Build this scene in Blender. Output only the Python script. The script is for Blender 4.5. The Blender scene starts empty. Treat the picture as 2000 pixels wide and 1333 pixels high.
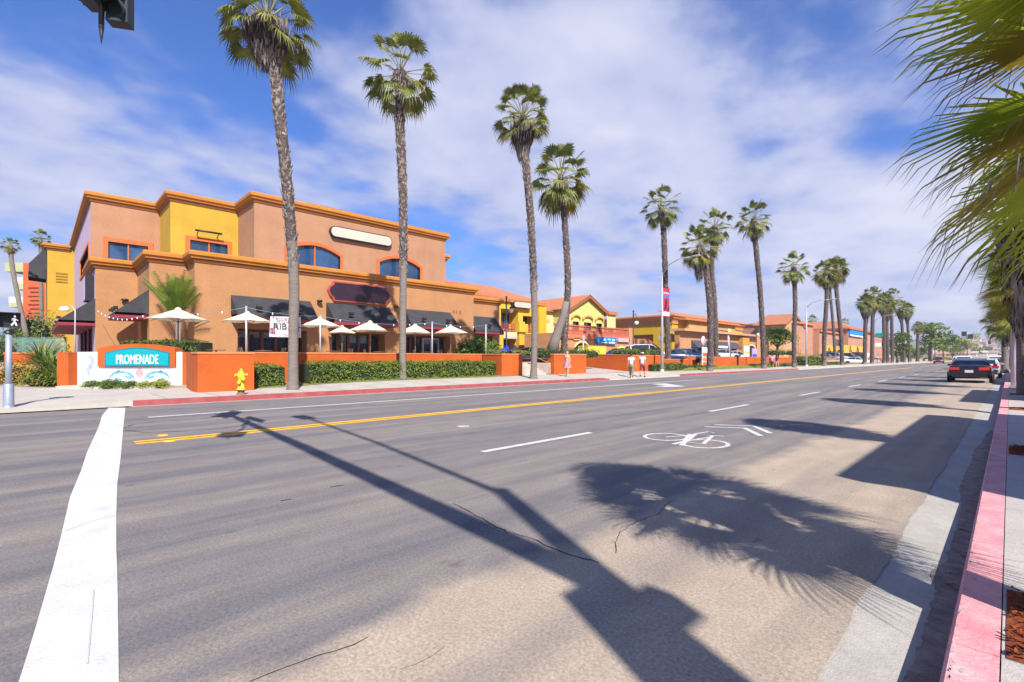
import bpy, bmesh, math, random
from mathutils import Vector, Matrix, noise
rnd = random.Random(7)
R = math.radians
scene = bpy.context.scene
COL = scene.collection

# ---------------------------------------------------------------- camera, sky, sun, exposure
F, CX, HY, EYE = 950.0, 1000.0, 700.0, 1.45           # focal length and horizon measured on the 2000 px photograph
S_, C_ = 0.71520, 0.69892                             # sin / cos of the camera's yaw (45.66 deg left of the street)
cam_d = bpy.data.cameras.new("camera"); cam = bpy.data.objects.new("camera", cam_d); COL.objects.link(cam)
cam.location = (0, 0, EYE); cam.rotation_euler = (R(90), 0, math.asin(S_))
cam_d.sensor_width = 36; cam_d.lens = F * 36 / 2000; cam_d.shift_y = 33.5 / 2000
cam_d.clip_start = 0.05; cam_d.clip_end = 9000
scene.camera = cam

SUN_EL = 42.0
SH = Vector((-0.90, 0.43)); SH.normalize()            # direction in which shadows fall
world = bpy.data.worlds.new("World"); scene.world = world; world.use_nodes = True
nt = world.node_tree; nt.nodes.clear()
def N(t, **k):
    n = nt.nodes.new(t)
    for a, b in k.items(): setattr(n, a, b)
    return n
def mathn(op, a=None, b=None, clamp=False):
    n = N('ShaderNodeMath', operation=op); n.use_clamp = clamp
    for i, v in enumerate((a, b)):
        if v is None: continue
        if isinstance(v, (int, float)): n.inputs[i].default_value = v
        else: nt.links.new(v, n.inputs[i])
    return n.outputs[0]
sky = N('ShaderNodeTexSky'); sky.sky_type = 'NISHITA'; sky.sun_disc = False
sky.sun_elevation = R(SUN_EL); sky.sun_rotation = math.atan2(-SH.x, -SH.y); sky.altitude = 10
sky.air_density = 1.0; sky.dust_density = 0.6; sky.ozone_density = 2.2
bg1 = N('ShaderNodeBackground'); bg1.inputs[1].default_value = 0.10
tint = N('ShaderNodeMix', data_type='RGBA', blend_type='MULTIPLY'); tint.inputs[0].default_value = 1
nt.links.new(sky.outputs[0], tint.inputs[6]); tint.inputs[7].default_value = (0.33, 0.60, 1.10, 1)
nt.links.new(tint.outputs[2], bg1.inputs[0])
tc = N('ShaderNodeTexCoord'); sep = N('ShaderNodeSeparateXYZ'); nt.links.new(tc.outputs['Generated'], sep.inputs[0])
zz = mathn('ADD', mathn('MAXIMUM', sep.outputs[2], 0.0), 0.16)
comb = N('ShaderNodeCombineXYZ')
nt.links.new(mathn('DIVIDE', sep.outputs[0], zz), comb.inputs[0])
nt.links.new(mathn('DIVIDE', sep.outputs[1], zz), comb.inputs[1])
comb.inputs[2].default_value = 3.7
mp = N('ShaderNodeMapping'); mp.inputs['Rotation'].default_value = (0, 0, R(-20)); mp.inputs['Scale'].default_value = (1.0, 0.85, 1)
mp.inputs['Location'].default_value = (1.35, 0.4, 0)
nt.links.new(comb.outputs[0], mp.inputs[0])
n1 = N('ShaderNodeTexNoise'); n1.inputs['Scale'].default_value = 1.0; n1.inputs['Detail'].default_value = 7
n1.inputs['Roughness'].default_value = 0.5; n1.inputs['Distortion'].default_value = 0.15
nt.links.new(mp.outputs[0], n1.inputs['Vector'])
n2 = N('ShaderNodeTexNoise'); n2.inputs['Scale'].default_value = 4.2; n2.inputs['Detail'].default_value = 4; n2.inputs['Roughness'].default_value = 0.5
nt.links.new(mp.outputs[0], n2.inputs['Vector'])
side = mathn('MULTIPLY', mathn('ADD', sep.outputs[1], mathn('MULTIPLY', sep.outputs[0], 0.5)), 0.055)    # more cloud up the street, towards the sea haze
lowc = mathn('MULTIPLY', mathn('SUBTRACT', 0.42, sep.outputs[2]), 0.24)
msum = mathn('ADD', mathn('ADD', mathn('MULTIPLY', n1.outputs[0], 0.70), mathn('MULTIPLY', n2.outputs[0], 0.30)), mathn('ADD', side, lowc))
ramp = N('ShaderNodeValToRGB'); ramp.color_ramp.interpolation = 'EASE'
ramp.color_ramp.elements[0].position = 0.415; ramp.color_ramp.elements[0].color = (0, 0, 0, 1)
ramp.color_ramp.elements[1].position = 0.575; ramp.color_ramp.elements[1].color = (1, 1, 1, 1)
nt.links.new(msum, ramp.inputs[0])
ccol = N('ShaderNodeValToRGB')
ccol.color_ramp.elements[0].position = 0.38; ccol.color_ramp.elements[0].color = (0.15, 0.20, 0.42, 1)
ccol.color_ramp.elements[1].position = 0.70; ccol.color_ramp.elements[1].color = (0.475, 0.48, 0.565, 1)
nt.links.new(msum, ccol.inputs[0])
bg2 = N('ShaderNodeBackground'); bg2.inputs[1].default_value = 1.0; nt.links.new(ccol.outputs[0], bg2.inputs[0])
mixs = N('ShaderNodeMixShader'); nt.links.new(mathn('MULTIPLY', ramp.outputs[0], 0.93), mixs.inputs[0])
nt.links.new(bg1.outputs[0], mixs.inputs[1]); nt.links.new(bg2.outputs[0], mixs.inputs[2])
wo = N('ShaderNodeOutputWorld'); nt.links.new(mixs.outputs[0], wo.inputs[0])

sd = bpy.data.lights.new("sun", 'SUN'); sd.energy = 5.0; sd.angle = R(0.6); sd.color = (1.0, 0.93, 0.84)
sun = bpy.data.objects.new("sun", sd); COL.objects.link(sun); sun.location = (20, -20, 40)
e = R(SUN_EL)
sun.rotation_euler = Vector((SH.x * math.cos(e), SH.y * math.cos(e), -math.sin(e))).to_track_quat('-Z', 'Y').to_euler()
scene.view_settings.view_transform = 'Standard'; scene.view_settings.look = 'None'
scene.view_settings.exposure = 0.80; scene.view_settings.gamma = 1; scene.view_settings.use_curve_mapping = False
scene.cycles.max_bounces = 6; scene.cycles.transparent_max_bounces = 6

# ---------------------------------------------------------------- measuring helpers: photograph pixels -> metres
def u_(px): return (px - CX) / F
def G(px, py, z=0.0):                                  # point of a level plane
    D = F * (EYE - z) / (py - HY); u = u_(px)
    return (D * (-S_ + u * C_), D * (C_ + u * S_))
def DX(px, X): return X / (-S_ + u_(px) * C_)          # depth on a plane X = const
def YX(px, X): return DX(px, X) * (C_ + u_(px) * S_)
def FX(px, py, X):                                     # (Y, z) on plane X
    D = DX(px, X); return (D * (C_ + u_(px) * S_), EYE + (HY - py) / F * D)
def FY(px, py, Y):                                     # (X, z) on plane Y
    D = Y / (C_ + u_(px) * S_); return (D * (-S_ + u_(px) * C_), EYE + (HY - py) / F * D)
def PD(px, py, D):
    u = u_(px); return Vector((D * (-S_ + u * C_), D * (C_ + u * S_), EYE + (HY - py) / F * D))

# ---------------------------------------------------------------- materials
MATS = {}
def mat(name, col, rough=0.8, var=0.10, scale=3.0, bump=0.0, bscale=40.0, metal=0.0, spec=0.4, col2=None, aniso=(1, 1, 1), detail=5, trans=0.0, coat=0.0, noise2=0.0):
    if name in MATS: return MATS[name]
    m = bpy.data.materials.new(name); m.use_nodes = True; t = m.node_tree; b = t.nodes['Principled BSDF']; L = t.links
    b.inputs['Roughness'].default_value = rough; b.inputs['Metallic'].default_value = metal
    b.inputs['Specular IOR Level'].default_value = spec
    if coat: b.inputs['Coat Weight'].default_value = coat; b.inputs['Coat Roughness'].default_value = 0.05
    c = tuple(col) + (1,)
    tcn = t.nodes.new('ShaderNodeTexCoord'); mpn = t.nodes.new('ShaderNodeMapping'); mpn.inputs['Scale'].default_value = aniso
    L.new(tcn.outputs['Object'], mpn.inputs[0])
    nz = t.nodes.new('ShaderNodeTexNoise'); nz.inputs['Scale'].default_value = scale; nz.inputs['Detail'].default_value = detail; nz.inputs['Roughness'].default_value = 0.6
    L.new(mpn.outputs[0], nz.inputs['Vector'])
    mx = t.nodes.new('ShaderNodeMix'); mx.data_type = 'RGBA'
    lo = tuple(max(0, v * (1 - var)) for v in col) + (1,); hi = tuple(min(1, v * (1 + var)) for v in col) + (1,)
    if col2: lo, hi = c, tuple(col2) + (1,)
    mx.inputs[6].default_value = lo; mx.inputs[7].default_value = hi
    rp = t.nodes.new('ShaderNodeValToRGB'); rp.color_ramp.elements[0].position = 0.32; rp.color_ramp.elements[1].position = 0.68
    L.new(nz.outputs[0], rp.inputs[0]); L.new(rp.outputs[0], mx.inputs[0])
    out = mx.outputs[2]
    if noise2:
        nz2 = t.nodes.new('ShaderNodeTexNoise'); nz2.inputs['Scale'].default_value = scale * 14; nz2.inputs['Detail'].default_value = 3
        L.new(mpn.outputs[0], nz2.inputs['Vector'])
        m2 = t.nodes.new('ShaderNodeMix'); m2.data_type = 'RGBA'; m2.blend_type = 'OVERLAY'; m2.inputs[0].default_value = noise2
        L.new(out, m2.inputs[6]); L.new(nz2.outputs[0], m2.inputs[7]); out = m2.outputs[2]
    L.new(out, b.inputs['Base Color'])
    if bump:
        bn = t.nodes.new('ShaderNodeTexNoise'); bn.inputs['Scale'].default_value = bscale; bn.inputs['Detail'].default_value = 4
        L.new(mpn.outputs[0], bn.inputs['Vector'])
        bp = t.nodes.new('ShaderNodeBump'); bp.inputs['Strength'].default_value = bump; bp.inputs['Distance'].default_value = 0.02
        L.new(bn.outputs[0], bp.inputs['Height']); L.new(bp.outputs[0], b.inputs['Normal'])
    if trans:
        tr = t.nodes.new('ShaderNodeBsdfTranslucent'); L.new(out, tr.inputs[0])
        ms = t.nodes.new('ShaderNodeMixShader'); ms.inputs[0].default_value = trans
        L.new(b.outputs[0], ms.inputs[1]); L.new(tr.outputs[0], ms.inputs[2]); L.new(ms.outputs[0], t.nodes['Material Output'].inputs[0])
    MATS[name] = m; return m

def stucco(name, col, v=0.10):
    if name in MATS: return MATS[name]
    m = mat(name, col, 0.9, v, 0.55, 0.35, 22, noise2=0.16, detail=8, aniso=(1, 1, 1.4)); t = m.node_tree; L = t.links; b = t.nodes['Principled BSDF']
    src = b.inputs['Base Color'].links[0].from_socket                      # faint rain streaks and trowel patches
    tcn = t.nodes.new('ShaderNodeTexCoord'); mp_ = t.nodes.new('ShaderNodeMapping'); mp_.inputs['Scale'].default_value = (1, 1, .07); L.new(tcn.outputs['Object'], mp_.inputs[0])
    nz = t.nodes.new('ShaderNodeTexNoise'); nz.inputs['Scale'].default_value = 1.6; nz.inputs['Detail'].default_value = 5; L.new(mp_.outputs[0], nz.inputs['Vector'])
    rp = t.nodes.new('ShaderNodeValToRGB'); rp.color_ramp.elements[0].position = .35; rp.color_ramp.elements[1].position = .7; rp.color_ramp.elements[0].color = (.43, .43, .43, 1); rp.color_ramp.elements[1].color = (.54, .54, .54, 1); L.new(nz.outputs[0], rp.inputs[0])
    m2 = t.nodes.new('ShaderNodeMix'); m2.data_type = 'RGBA'; m2.blend_type = 'OVERLAY'; m2.inputs[0].default_value = .35; L.new(src, m2.inputs[6]); L.new(rp.outputs[0], m2.inputs[7]); L.new(m2.outputs[2], b.inputs['Base Color'])
    return m

def asphalt():
    m = bpy.data.materials.new('asphalt'); m.use_nodes = True; t = m.node_tree; b = t.nodes['Principled BSDF']; L = t.links
    b.inputs['Roughness'].default_value = 0.88; b.inputs['Specular IOR Level'].default_value = 0.25
    tcn = t.nodes.new('ShaderNodeTexCoord')
    def mapn(sc, rz=0):
        q = t.nodes.new('ShaderNodeMapping'); q.inputs['Scale'].default_value = sc; q.inputs['Rotation'].default_value = (0, 0, rz)
        L.new(tcn.outputs['Object'], q.inputs[0]); return q.outputs[0]
    def nz(vec, s, d=5, r=0.6):
        q = t.nodes.new('ShaderNodeTexNoise'); q.inputs['Scale'].default_value = s; q.inputs['Detail'].default_value = d; q.inputs['Roughness'].default_value = r
        L.new(vec, q.inputs['Vector']); return q.outputs[0]
    def ramp(v, p0, p1, c0=(0, 0, 0, 1), c1=(1, 1, 1, 1)):
        q = t.nodes.new('ShaderNodeValToRGB'); q.color_ramp.elements[0].position = p0; q.color_ramp.elements[1].position = p1
        q.color_ramp.elements[0].color = c0; q.color_ramp.elements[1].color = c1; L.new(v, q.inputs[0]); return q.outputs[0]
    def mx(f, a, c, bl='MIX'):
        q = t.nodes.new('ShaderNodeMix'); q.data_type = 'RGBA'; q.blend_type = bl
        for i, v in ((0, f), (6, a), (7, c)):
            if hasattr(v, 'links'): L.new(v, q.inputs[i])
            else: q.inputs[i].default_value = v
        return q.outputs[2]
    def mt(op, a, c):
        q = t.nodes.new('ShaderNodeMath'); q.operation = op
        for i, v in enumerate((a, c)):
            if isinstance(v, (int, float)): q.inputs[i].default_value = v
            else: L.new(v, q.inputs[i])
        return q.outputs[0]
    TAN = (0.235, 0.203, 0.175, 1); GREY = (0.128, 0.124, 0.133, 1)
    sx = t.nodes.new('ShaderNodeSeparateXYZ'); L.new(tcn.outputs['Object'], sx.inputs[0])
    streak = nz(mapn((1.0, 0.055, 1), 0.02), 1.7, 6, 0.66)
    f = ramp(streak, 0.38, 0.62)
    wob = mt('MULTIPLY', mt('SUBTRACT', nz(mapn((1, 1, 1)), 0.9, 4), 0.5), 1.0)
    # worn pale parking lane beside the right gutter, newer greyer surface in the driving lanes
    edge = mt('ADD', sx.outputs[0], wob)
    lane = ramp(edge, 0.0, 1.0); 
    q = t.nodes.new('ShaderNodeMapRange'); q.inputs['From Min'].default_value = -2.55; q.inputs['From Max'].default_value = -2.25; L.new(edge, q.inputs[0])
    col = mx(f, GREY, TAN)
    col = mx(0.10, col, (0.18, 0.165, 0.165, 1))
    col = mx(q.outputs[0], col, (0.36, 0.295, 0.228, 1))
    # patches of darker oil wear along the wheel tracks
    wt = ramp(nz(mapn((1.3, 0.05, 1)), 1.1, 3, 0.5), 0.50, 0.66)
    col = mx(mt('MULTIPLY', wt, 0.35), col, (0.125, 0.118, 0.13, 1))
    fine = nz(mapn((1, 1, 1)), 48, 4, 0.85)
    col = mx(0.65, col, ramp(fine, 0.36, 0.64, (0.27, 0.27, 0.27, 1), (0.74, 0.74, 0.74, 1)), 'OVERLAY')
    blot = nz(mapn((1, .6, 1)), 2.3, 6, 0.7); col = mx(0.5, col, ramp(blot, 0.34, 0.66, (0.40, 0.40, 0.41, 1), (0.60, 0.60, 0.59, 1)), 'OVERLAY')
    oil = ramp(nz(mapn((1.6, 1.1, 1)), 1.9, 4, .55), .68, .74); col = mx(mt('MULTIPLY', oil, .45), col, (.07, .065, .07, 1))
    v = t.nodes.new('ShaderNodeTexVoronoi'); v.inputs['Scale'].default_value = 16; L.new(mapn((1, 1, 1)), v.inputs['Vector'])
    chip = ramp(v.outputs['Distance'], 0.04, 0.07, (1, 1, 1, 1), (0, 0, 0, 1))
    sel = ramp(nz(mapn((1, 1, 1)), 7.0, 2), 0.60, 0.64)
    col = mx(mt('MULTIPLY', mt('MULTIPLY', chip, sel), 0.55), col, (0.40, 0.38, 0.36, 1))
    L.new(col, b.inputs['Base Color'])
    bp = t.nodes.new('ShaderNodeBump'); bp.inputs['Strength'].default_value = 0.5; bp.inputs['Distance'].default_value = 0.006
    L.new(nz(mapn((1, 1, 1)), 90, 3, 0.7), bp.inputs['Height']); L.new(bp.outputs[0], b.inputs['Normal'])
    return m

M_ASPH = asphalt()
M_CONC = mat('concrete_pale', (0.42, 0.385, 0.33), 0.85, 0.10, 1.2, 0.25, 60, noise2=0.15)
M_GUT = mat('gutter_concrete', (0.35, 0.335, 0.305), 0.85, 0.10, 1.6, 0.3, 80, noise2=0.2)
M_WALK = mat('sidewalk_concrete', (0.40, 0.365, 0.345), 0.85, 0.08, 1.4, 0.3, 70, noise2=0.15)
M_PINK = mat('kerb_faded_red_paint', (0.62, 0.215, 0.25), 0.7, 0.16, 4.5, 0.35, 50, col2=(0.70, 0.37, 0.37), noise2=0.3, detail=9)
M_REDK = mat('kerb_red_paint', (0.26, 0.04, 0.05), 0.7, 0.25, 1.5, 0.2, 40, col2=(0.32, 0.09, 0.09))
M_STAIN = mat('gutter_dirt', (0.15, 0.12, 0.112), 0.75, 0.4, 11.0, 0.6, 90, col2=(0.31, 0.26, 0.225), noise2=0.5)
M_CRACK = mat('crack_dark', (0.018, 0.016, 0.018), 0.9, 0.2)
M_WHITE = mat('road_paint_white', (0.66, 0.65, 0.63), 0.7, 0.10, 9, 0.15, 60, col2=(0.42, 0.41, 0.39), noise2=0.4, detail=9)
M_STOP = mat('stop_line_white', (0.64, 0.63, 0.61), 0.6, 0.05, 3.5, 0.35, 60, col2=(0.50, 0.49, 0.47), noise2=0.2, detail=9)
M_YEL = mat('road_paint_yellow', (0.76, 0.41, 0.03), 0.6, 0.15, 2.5, 0.15, 60, noise2=0.25)
M_SOIL = mat('planting_soil', (0.12, 0.085, 0.055), 0.95, 0.4, 5, 0.6, 30, col2=(0.10, 0.13, 0.04))
M_MULCH = mat('bark_mulch', (0.34, 0.075, 0.016), 0.95, 0.4, 14, 1.0, 45, col2=(0.09, 0.02, 0.008), noise2=0.5, aniso=(1, 1.8, 1))
M_PAVE = mat('terrace_paving', (0.36, 0.29, 0.25), 0.85, 0.1, 2)
M_DRIVE = mat('driveway_pinkish', (0.42, 0.33, 0.30), 0.85, 0.1, 1.5)
M_TAN = stucco('stucco_tan', (0.37, 0.186, 0.082), 0.08)
M_TAN2 = stucco('stucco_tan_upper', (0.36, 0.188, 0.108), 0.08)
M_YSTU = stucco('stucco_yellow', (0.44, 0.275, 0.03), 0.07)
M_LAV = stucco('stucco_lavender_pink', (0.50, 0.37, 0.46), 0.06)
M_CORN = stucco('cornice_orange', (0.44, 0.17, 0.028), 0.10)
M_CORND = stucco('cornice_shade_brown', (0.27, 0.10, 0.035), 0.1)  # its dark brown paints the shade below the cornices; plain brown elsewhere
M_ORANGE = stucco('wall_orange', (0.44, 0.088, 0.012), 0.15)
M_ORANGE2 = mat('wall_orange_cap', (0.55, 0.20, 0.08), 0.9, 0.1)
M_WWALL = stucco('wall_white', (0.74, 0.71, 0.74), 0.04)
M_FRAME = mat('frame_orange', (0.48, 0.12, 0.03), 0.6, 0.08)
M_GLASS = mat('window_glass_dark', (0.012, 0.028, 0.055), 0.04, 0.3, 0.8, spec=0.9)
M_GLASSB = mat('window_glass_blue', (0.02, 0.06, 0.14), 0.05, 0.5, 0.5, spec=0.9)
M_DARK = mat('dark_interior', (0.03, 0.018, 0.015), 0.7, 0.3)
M_AWN = mat('awning_black_canvas', (0.034, 0.035, 0.040), 0.75, 0.25, 2, 0.1, 30)
M_AWNR = mat('awning_red_valance', (0.24, 0.02, 0.04), 0.7, 0.1)
M_MAROON = mat('maroon_frame', (0.13, 0.02, 0.035), 0.6, 0.1)
M_TILE = mat('clay_roof_tile', (0.33, 0.115, 0.052), 0.85, 0.22, 3, 0.8, 12, col2=(0.45, 0.18, 0.088), aniso=(1, 3, 1))
M_CREAM = mat('umbrella_canvas', (0.78, 0.68, 0.52), 0.85, 0.04, 2, trans=0.25)
M_POLEW = mat('pale_pole_metal', (0.42, 0.42, 0.45), 0.45, 0.06, 2, metal=0.3)
M_WOOD = mat('umbrella_pole_wood', (0.30, 0.15, 0.06), 0.6, 0.2, 6)
M_BLACKM = mat('black_metal', (0.018, 0.016, 0.02), 0.45, 0.2)
M_GREYM = mat('grey_galvanised', (0.30, 0.34, 0.42), 0.5, 0.12, 3, metal=0.4)
M_SIGNW = mat('blank_sign_face', (0.45, 0.44, 0.37), 0.5, 0.05, 0.8)
M_TEAL = mat('teal_panel', (0.0, 0.29, 0.34), 0.5, 0.04)
M_TEALD = mat('teal_trim', (0.0, 0.15, 0.20), 0.5, 0.04)
M_LET = mat('letter_white', (0.85, 0.85, 0.85), 0.5, 0.02)
M_HYD = mat('hydrant_yellow_paint', (0.58, 0.42, 0.012), 0.5, 0.12, 6, col2=(0.68, 0.54, 0.04), noise2=.3)
M_RUST = mat('rusty_iron', (0.16, 0.09, 0.05), 0.8, 0.3, 8)
M_TRUNK = mat('palm_bark_brown', (0.030, 0.020, 0.020), 0.95, 0.5, 9, 1.0, 18, col2=(0.13, 0.10, 0.092), aniso=(1, 1, 1.8), noise2=0.3)
M_BOOT = mat('palm_leaf_stub', (0.04, 0.028, 0.026), 0.9, 0.5, 7, col2=(0.36, 0.30, 0.27))
M_TRUNKG = mat('palm_bark_grey', (0.15, 0.125, 0.108), 0.95, 0.3, 3, 0.9, 12, col2=(0.22, 0.19, 0.165), aniso=(1, 1, 6), noise2=0.25)
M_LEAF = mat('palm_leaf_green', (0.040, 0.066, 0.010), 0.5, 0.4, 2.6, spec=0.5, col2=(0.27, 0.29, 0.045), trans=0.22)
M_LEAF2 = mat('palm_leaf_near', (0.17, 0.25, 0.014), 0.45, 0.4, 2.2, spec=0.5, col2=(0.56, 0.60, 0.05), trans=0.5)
M_LEAFY = mat('palm_leaf_yellow', (0.30, 0.25, 0.03), 0.6, 0.3, 2.0, trans=0.45)
M_PET = mat('palm_petiole', (0.28, 0.26, 0.10), 0.6, 0.3, 3)
M_DEAD = mat('palm_dead_frond', (0.085, 0.058, 0.055), 0.9, 0.5, 4, col2=(0.40, 0.33, 0.30), trans=0.2)
M_HEDGE = mat('hedge_leaf', (0.055, 0.095, 0.012), 0.5, 0.5, 2.2, spec=0.5, col2=(0.22, 0.30, 0.025), trans=0.25, detail=8)
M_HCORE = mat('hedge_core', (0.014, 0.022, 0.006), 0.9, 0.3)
M_BUSHY = mat('bush_yellow_green', (0.20, 0.26, 0.03), 0.6, 0.4, 3, col2=(0.36, 0.38, 0.05), trans=0.3)
M_BUSHG = mat('bush_mid_green', (0.055, 0.105, 0.016), 0.6, 0.4, 3, col2=(0.15, 0.22, 0.03), trans=0.3)
M_FLAX = mat('flax_blade', (0.045, 0.10, 0.02), 0.45, 0.4, 2, col2=(0.15, 0.22, 0.03), trans=0.25)
M_FLOWER = mat('orange_flower', (0.55, 0.13, 0.015), 0.6, 0.3, 4, col2=(0.62, 0.32, 0.02), trans=0.2)
M_GRASS = mat('grass_green', (0.14, 0.20, 0.02), 0.8, 0.4, 4, 0.6, 40, col2=(0.26, 0.27, 0.05))
M_BARK = mat('tree_bark', (0.10, 0.07, 0.05), 0.9, 0.3, 6, 0.8, 20)

# ---------------------------------------------------------------- mesh helpers
class MB:
    def __init__(s): s.v = []; s.f = []; s.m = []; s.sm = []
    def add(s, vs, fs, mi=0, smooth=False):
        o = len(s.v); s.v += [tuple(p) for p in vs]
        for f in fs: s.f.append(tuple(i + o for i in f)); s.m.append(mi); s.sm.append(smooth)
        return s
    def box(s, x0, x1, y0, y1, z0, z1, mi=0):
        x0, x1 = min(x0, x1), max(x0, x1); y0, y1 = min(y0, y1), max(y0, y1); z0, z1 = min(z0, z1), max(z0, z1)
        return s.add([(x0, y0, z0), (x1, y0, z0), (x1, y1, z0), (x0, y1, z0), (x0, y0, z1), (x1, y0, z1), (x1, y1, z1), (x0, y1, z1)],
                     [(0, 3, 2, 1), (4, 5, 6, 7), (0, 1, 5, 4), (1, 2, 6, 5), (2, 3, 7, 6), (3, 0, 4, 7)], mi)
    def cbox(s, c, sz, mi=0, rz=0.0, rx=0.0, ry=0.0):
        M = Matrix.Translation(c) @ Matrix.Rotation(rz, 4, 'Z') @ Matrix.Rotation(ry, 4, 'Y') @ Matrix.Rotation(rx, 4, 'X')
        hx, hy, hz = sz[0] / 2, sz[1] / 2, sz[2] / 2
        vs = [M @ Vector(p) for p in ((-hx, -hy, -hz), (hx, -hy, -hz), (hx, hy, -hz), (-hx, hy, -hz), (-hx, -hy, hz), (hx, -hy, hz), (hx, hy, hz), (-hx, hy, hz))]
        return s.add(vs, [(0, 3, 2, 1), (4, 5, 6, 7), (0, 1, 5, 4), (1, 2, 6, 5), (2, 3, 7, 6), (3, 0, 4, 7)], mi)
    def tube(s, pts, rad, n=8, mi=0, smooth=True, cap=True):
        pts = [Vector(p) for p in pts]
        if not hasattr(rad, '__len__'): rad = [rad] * len(pts)
        base = len(s.v); prev = None
        for i, p in enumerate(pts):
            t = (pts[min(i + 1, len(pts) - 1)] - pts[max(i - 1, 0)])
            t = t.normalized() if t.length > 1e-9 else Vector((0, 0, 1))
            if prev is None:
                a = Vector((0, 0, 1)) if abs(t.z) < 0.9 else Vector((1, 0, 0))
                prev = t.cross(a).normalized()
            x = (prev - t * prev.dot(t)).normalized(); y = t.cross(x); prev = x
            for k in range(n):
                a = 2 * math.pi * k / n
                s.v.append(tuple(p + (x * math.cos(a) + y * math.sin(a)) * rad[i]))
        for i in range(len(pts) - 1):
            for k in range(n):
                a = base + i * n + k; b = base + i * n + (k + 1) % n
                s.f.append((a, b, b + n, a + n)); s.m.append(mi); s.sm.append(smooth)
        if cap:
            s.f.append(tuple(base + k for k in reversed(range(n)))); s.m.append(mi); s.sm.append(False)
            e0 = base + (len(pts) - 1) * n
            s.f.append(tuple(e0 + k for k in range(n))); s.m.append(mi); s.sm.append(False)
        return s
    def lathe(s, prof, c=(0, 0, 0), n=16, mi=0, axis='Z', smooth=True):
        base = len(s.v)
        for r, h in prof:
            for k in range(n):
                a = 2 * math.pi * k / n; x, y = r * math.cos(a), r * math.sin(a)
                p = (x, y, h) if axis == 'Z' else ((h, x, y) if axis == 'X' else (x, h, y))
                s.v.append((p[0] + c[0], p[1] + c[1], p[2] + c[2]))
        for i in range(len(prof) - 1):
            for k in range(n):
                a = base + i * n + k; b = base + i * n + (k + 1) % n
                s.f.append((a, b, b + n, a + n)); s.m.append(mi); s.sm.append(smooth)
        if prof[0][0] > 1e-6: s.f.append(tuple(base + k for k in range(n))); s.m.append(mi); s.sm.append(False)
        if prof[-1][0] > 1e-6: s.f.append(tuple(base + (len(prof) - 1) * n + k for k in range(n))); s.m.append(mi); s.sm.append(False)
        return s
    def prism(s, poly, a, b, axis='X', mi=0):
        """polygon in the plane across AXIS, extruded from a to b"""
        def P(p, h): return (h, p[0], p[1]) if axis == 'X' else ((p[0], h, p[1]) if axis == 'Y' else (p[0], p[1], h))
        n = len(poly)
        return s.add([P(p, a) for p in poly] + [P(p, b) for p in poly],
                     [tuple(range(n)), tuple(range(2 * n - 1, n - 1, -1))] + [(i, (i + 1) % n, n + (i + 1) % n, n + i) for i in range(n)], mi)
    def sweep(s, path, prof, mi=0):
        """profile [(outward, z)] swept along a plan polyline; outward = right hand side of the path"""
        n = len(path); rows = []
        for i in range(n):
            ds = []
            if i > 0: ds.append((Vector(path[i]) - Vector(path[i - 1])).normalized())
            if i < n - 1: ds.append((Vector(path[i + 1]) - Vector(path[i])).normalized())
            ns = [Vector((d.y, -d.x)) for d in ds]
            if len(ns) == 2:
                m = (ns[0] + ns[1]).normalized(); m = m / max(0.2, m.dot(ns[0]))
            else: m = ns[0]
            rows.append([(path[i][0] + m.x * o, path[i][1] + m.y * o, z) for o, z in prof])
        k = len(prof); vs = [p for r in rows for p in r]; fs = []
        for i in range(n - 1):
            for j in range(k - 1): fs.append((i * k + j, i * k + j + 1, (i + 1) * k + j + 1, (i + 1) * k + j))
        fs.append(tuple(range(k))); fs.append(tuple((n - 1) * k + j for j in reversed(range(k))))
        return s.add(vs, fs, mi)
    def build(s, name, mats, parent=None, world=True, smooth=None):
        me = bpy.data.meshes.new(name); off = Vector((0, 0, 0))
        if parent is not None and world:
            q = parent
            while q is not None: off += Vector(q.location); q = q.parent
        me.from_pydata([(v[0] - off.x, v[1] - off.y, v[2] - off.z) for v in s.v], [], s.f)
        if not isinstance(mats, (list, tuple)): mats = [mats]
        for m in mats: me.materials.append(m)
        me.polygons.foreach_set('material_index', s.m)
        me.polygons.foreach_set('use_smooth', s.sm if smooth is None else [smooth] * len(s.f))
        me.update()
        o = bpy.data.objects.new(name, me); COL.objects.link(o)
        if parent is not None: o.parent = parent
        return o

def tag(o, label, cat, group=None):
    o['label'] = label; o['category'] = cat
    if group: o['group'] = group
    return o
def thing(name, label, cat, loc=(0, 0, 0), rz=0.0, group=None):
    o = bpy.data.objects.new(name, None); COL.objects.link(o); o.location = loc; o.rotation_euler = (0, 0, rz)
    o.empty_display_size = 0.3
    return tag(o, label, cat, group)
def struct(name, mb, m, kind='structure'):
    o = mb.build(name, m); o['kind'] = kind; return o
def kids(o): return [c for c in bpy.data.objects if c.parent == o]
CH = {}
def copy_tree(o, loc, rz=0.0, scale=1.0, label=None, parent=None):
    c = o.copy(); COL.objects.link(c)
    if parent is None:
        c.location = loc; c.rotation_euler = (0, 0, rz); c.scale = (scale,) * 3
        if label: c['label'] = label
    else: c.parent = parent
    for ch in kids(o): copy_tree(ch, None, parent=c)
    return c

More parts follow.
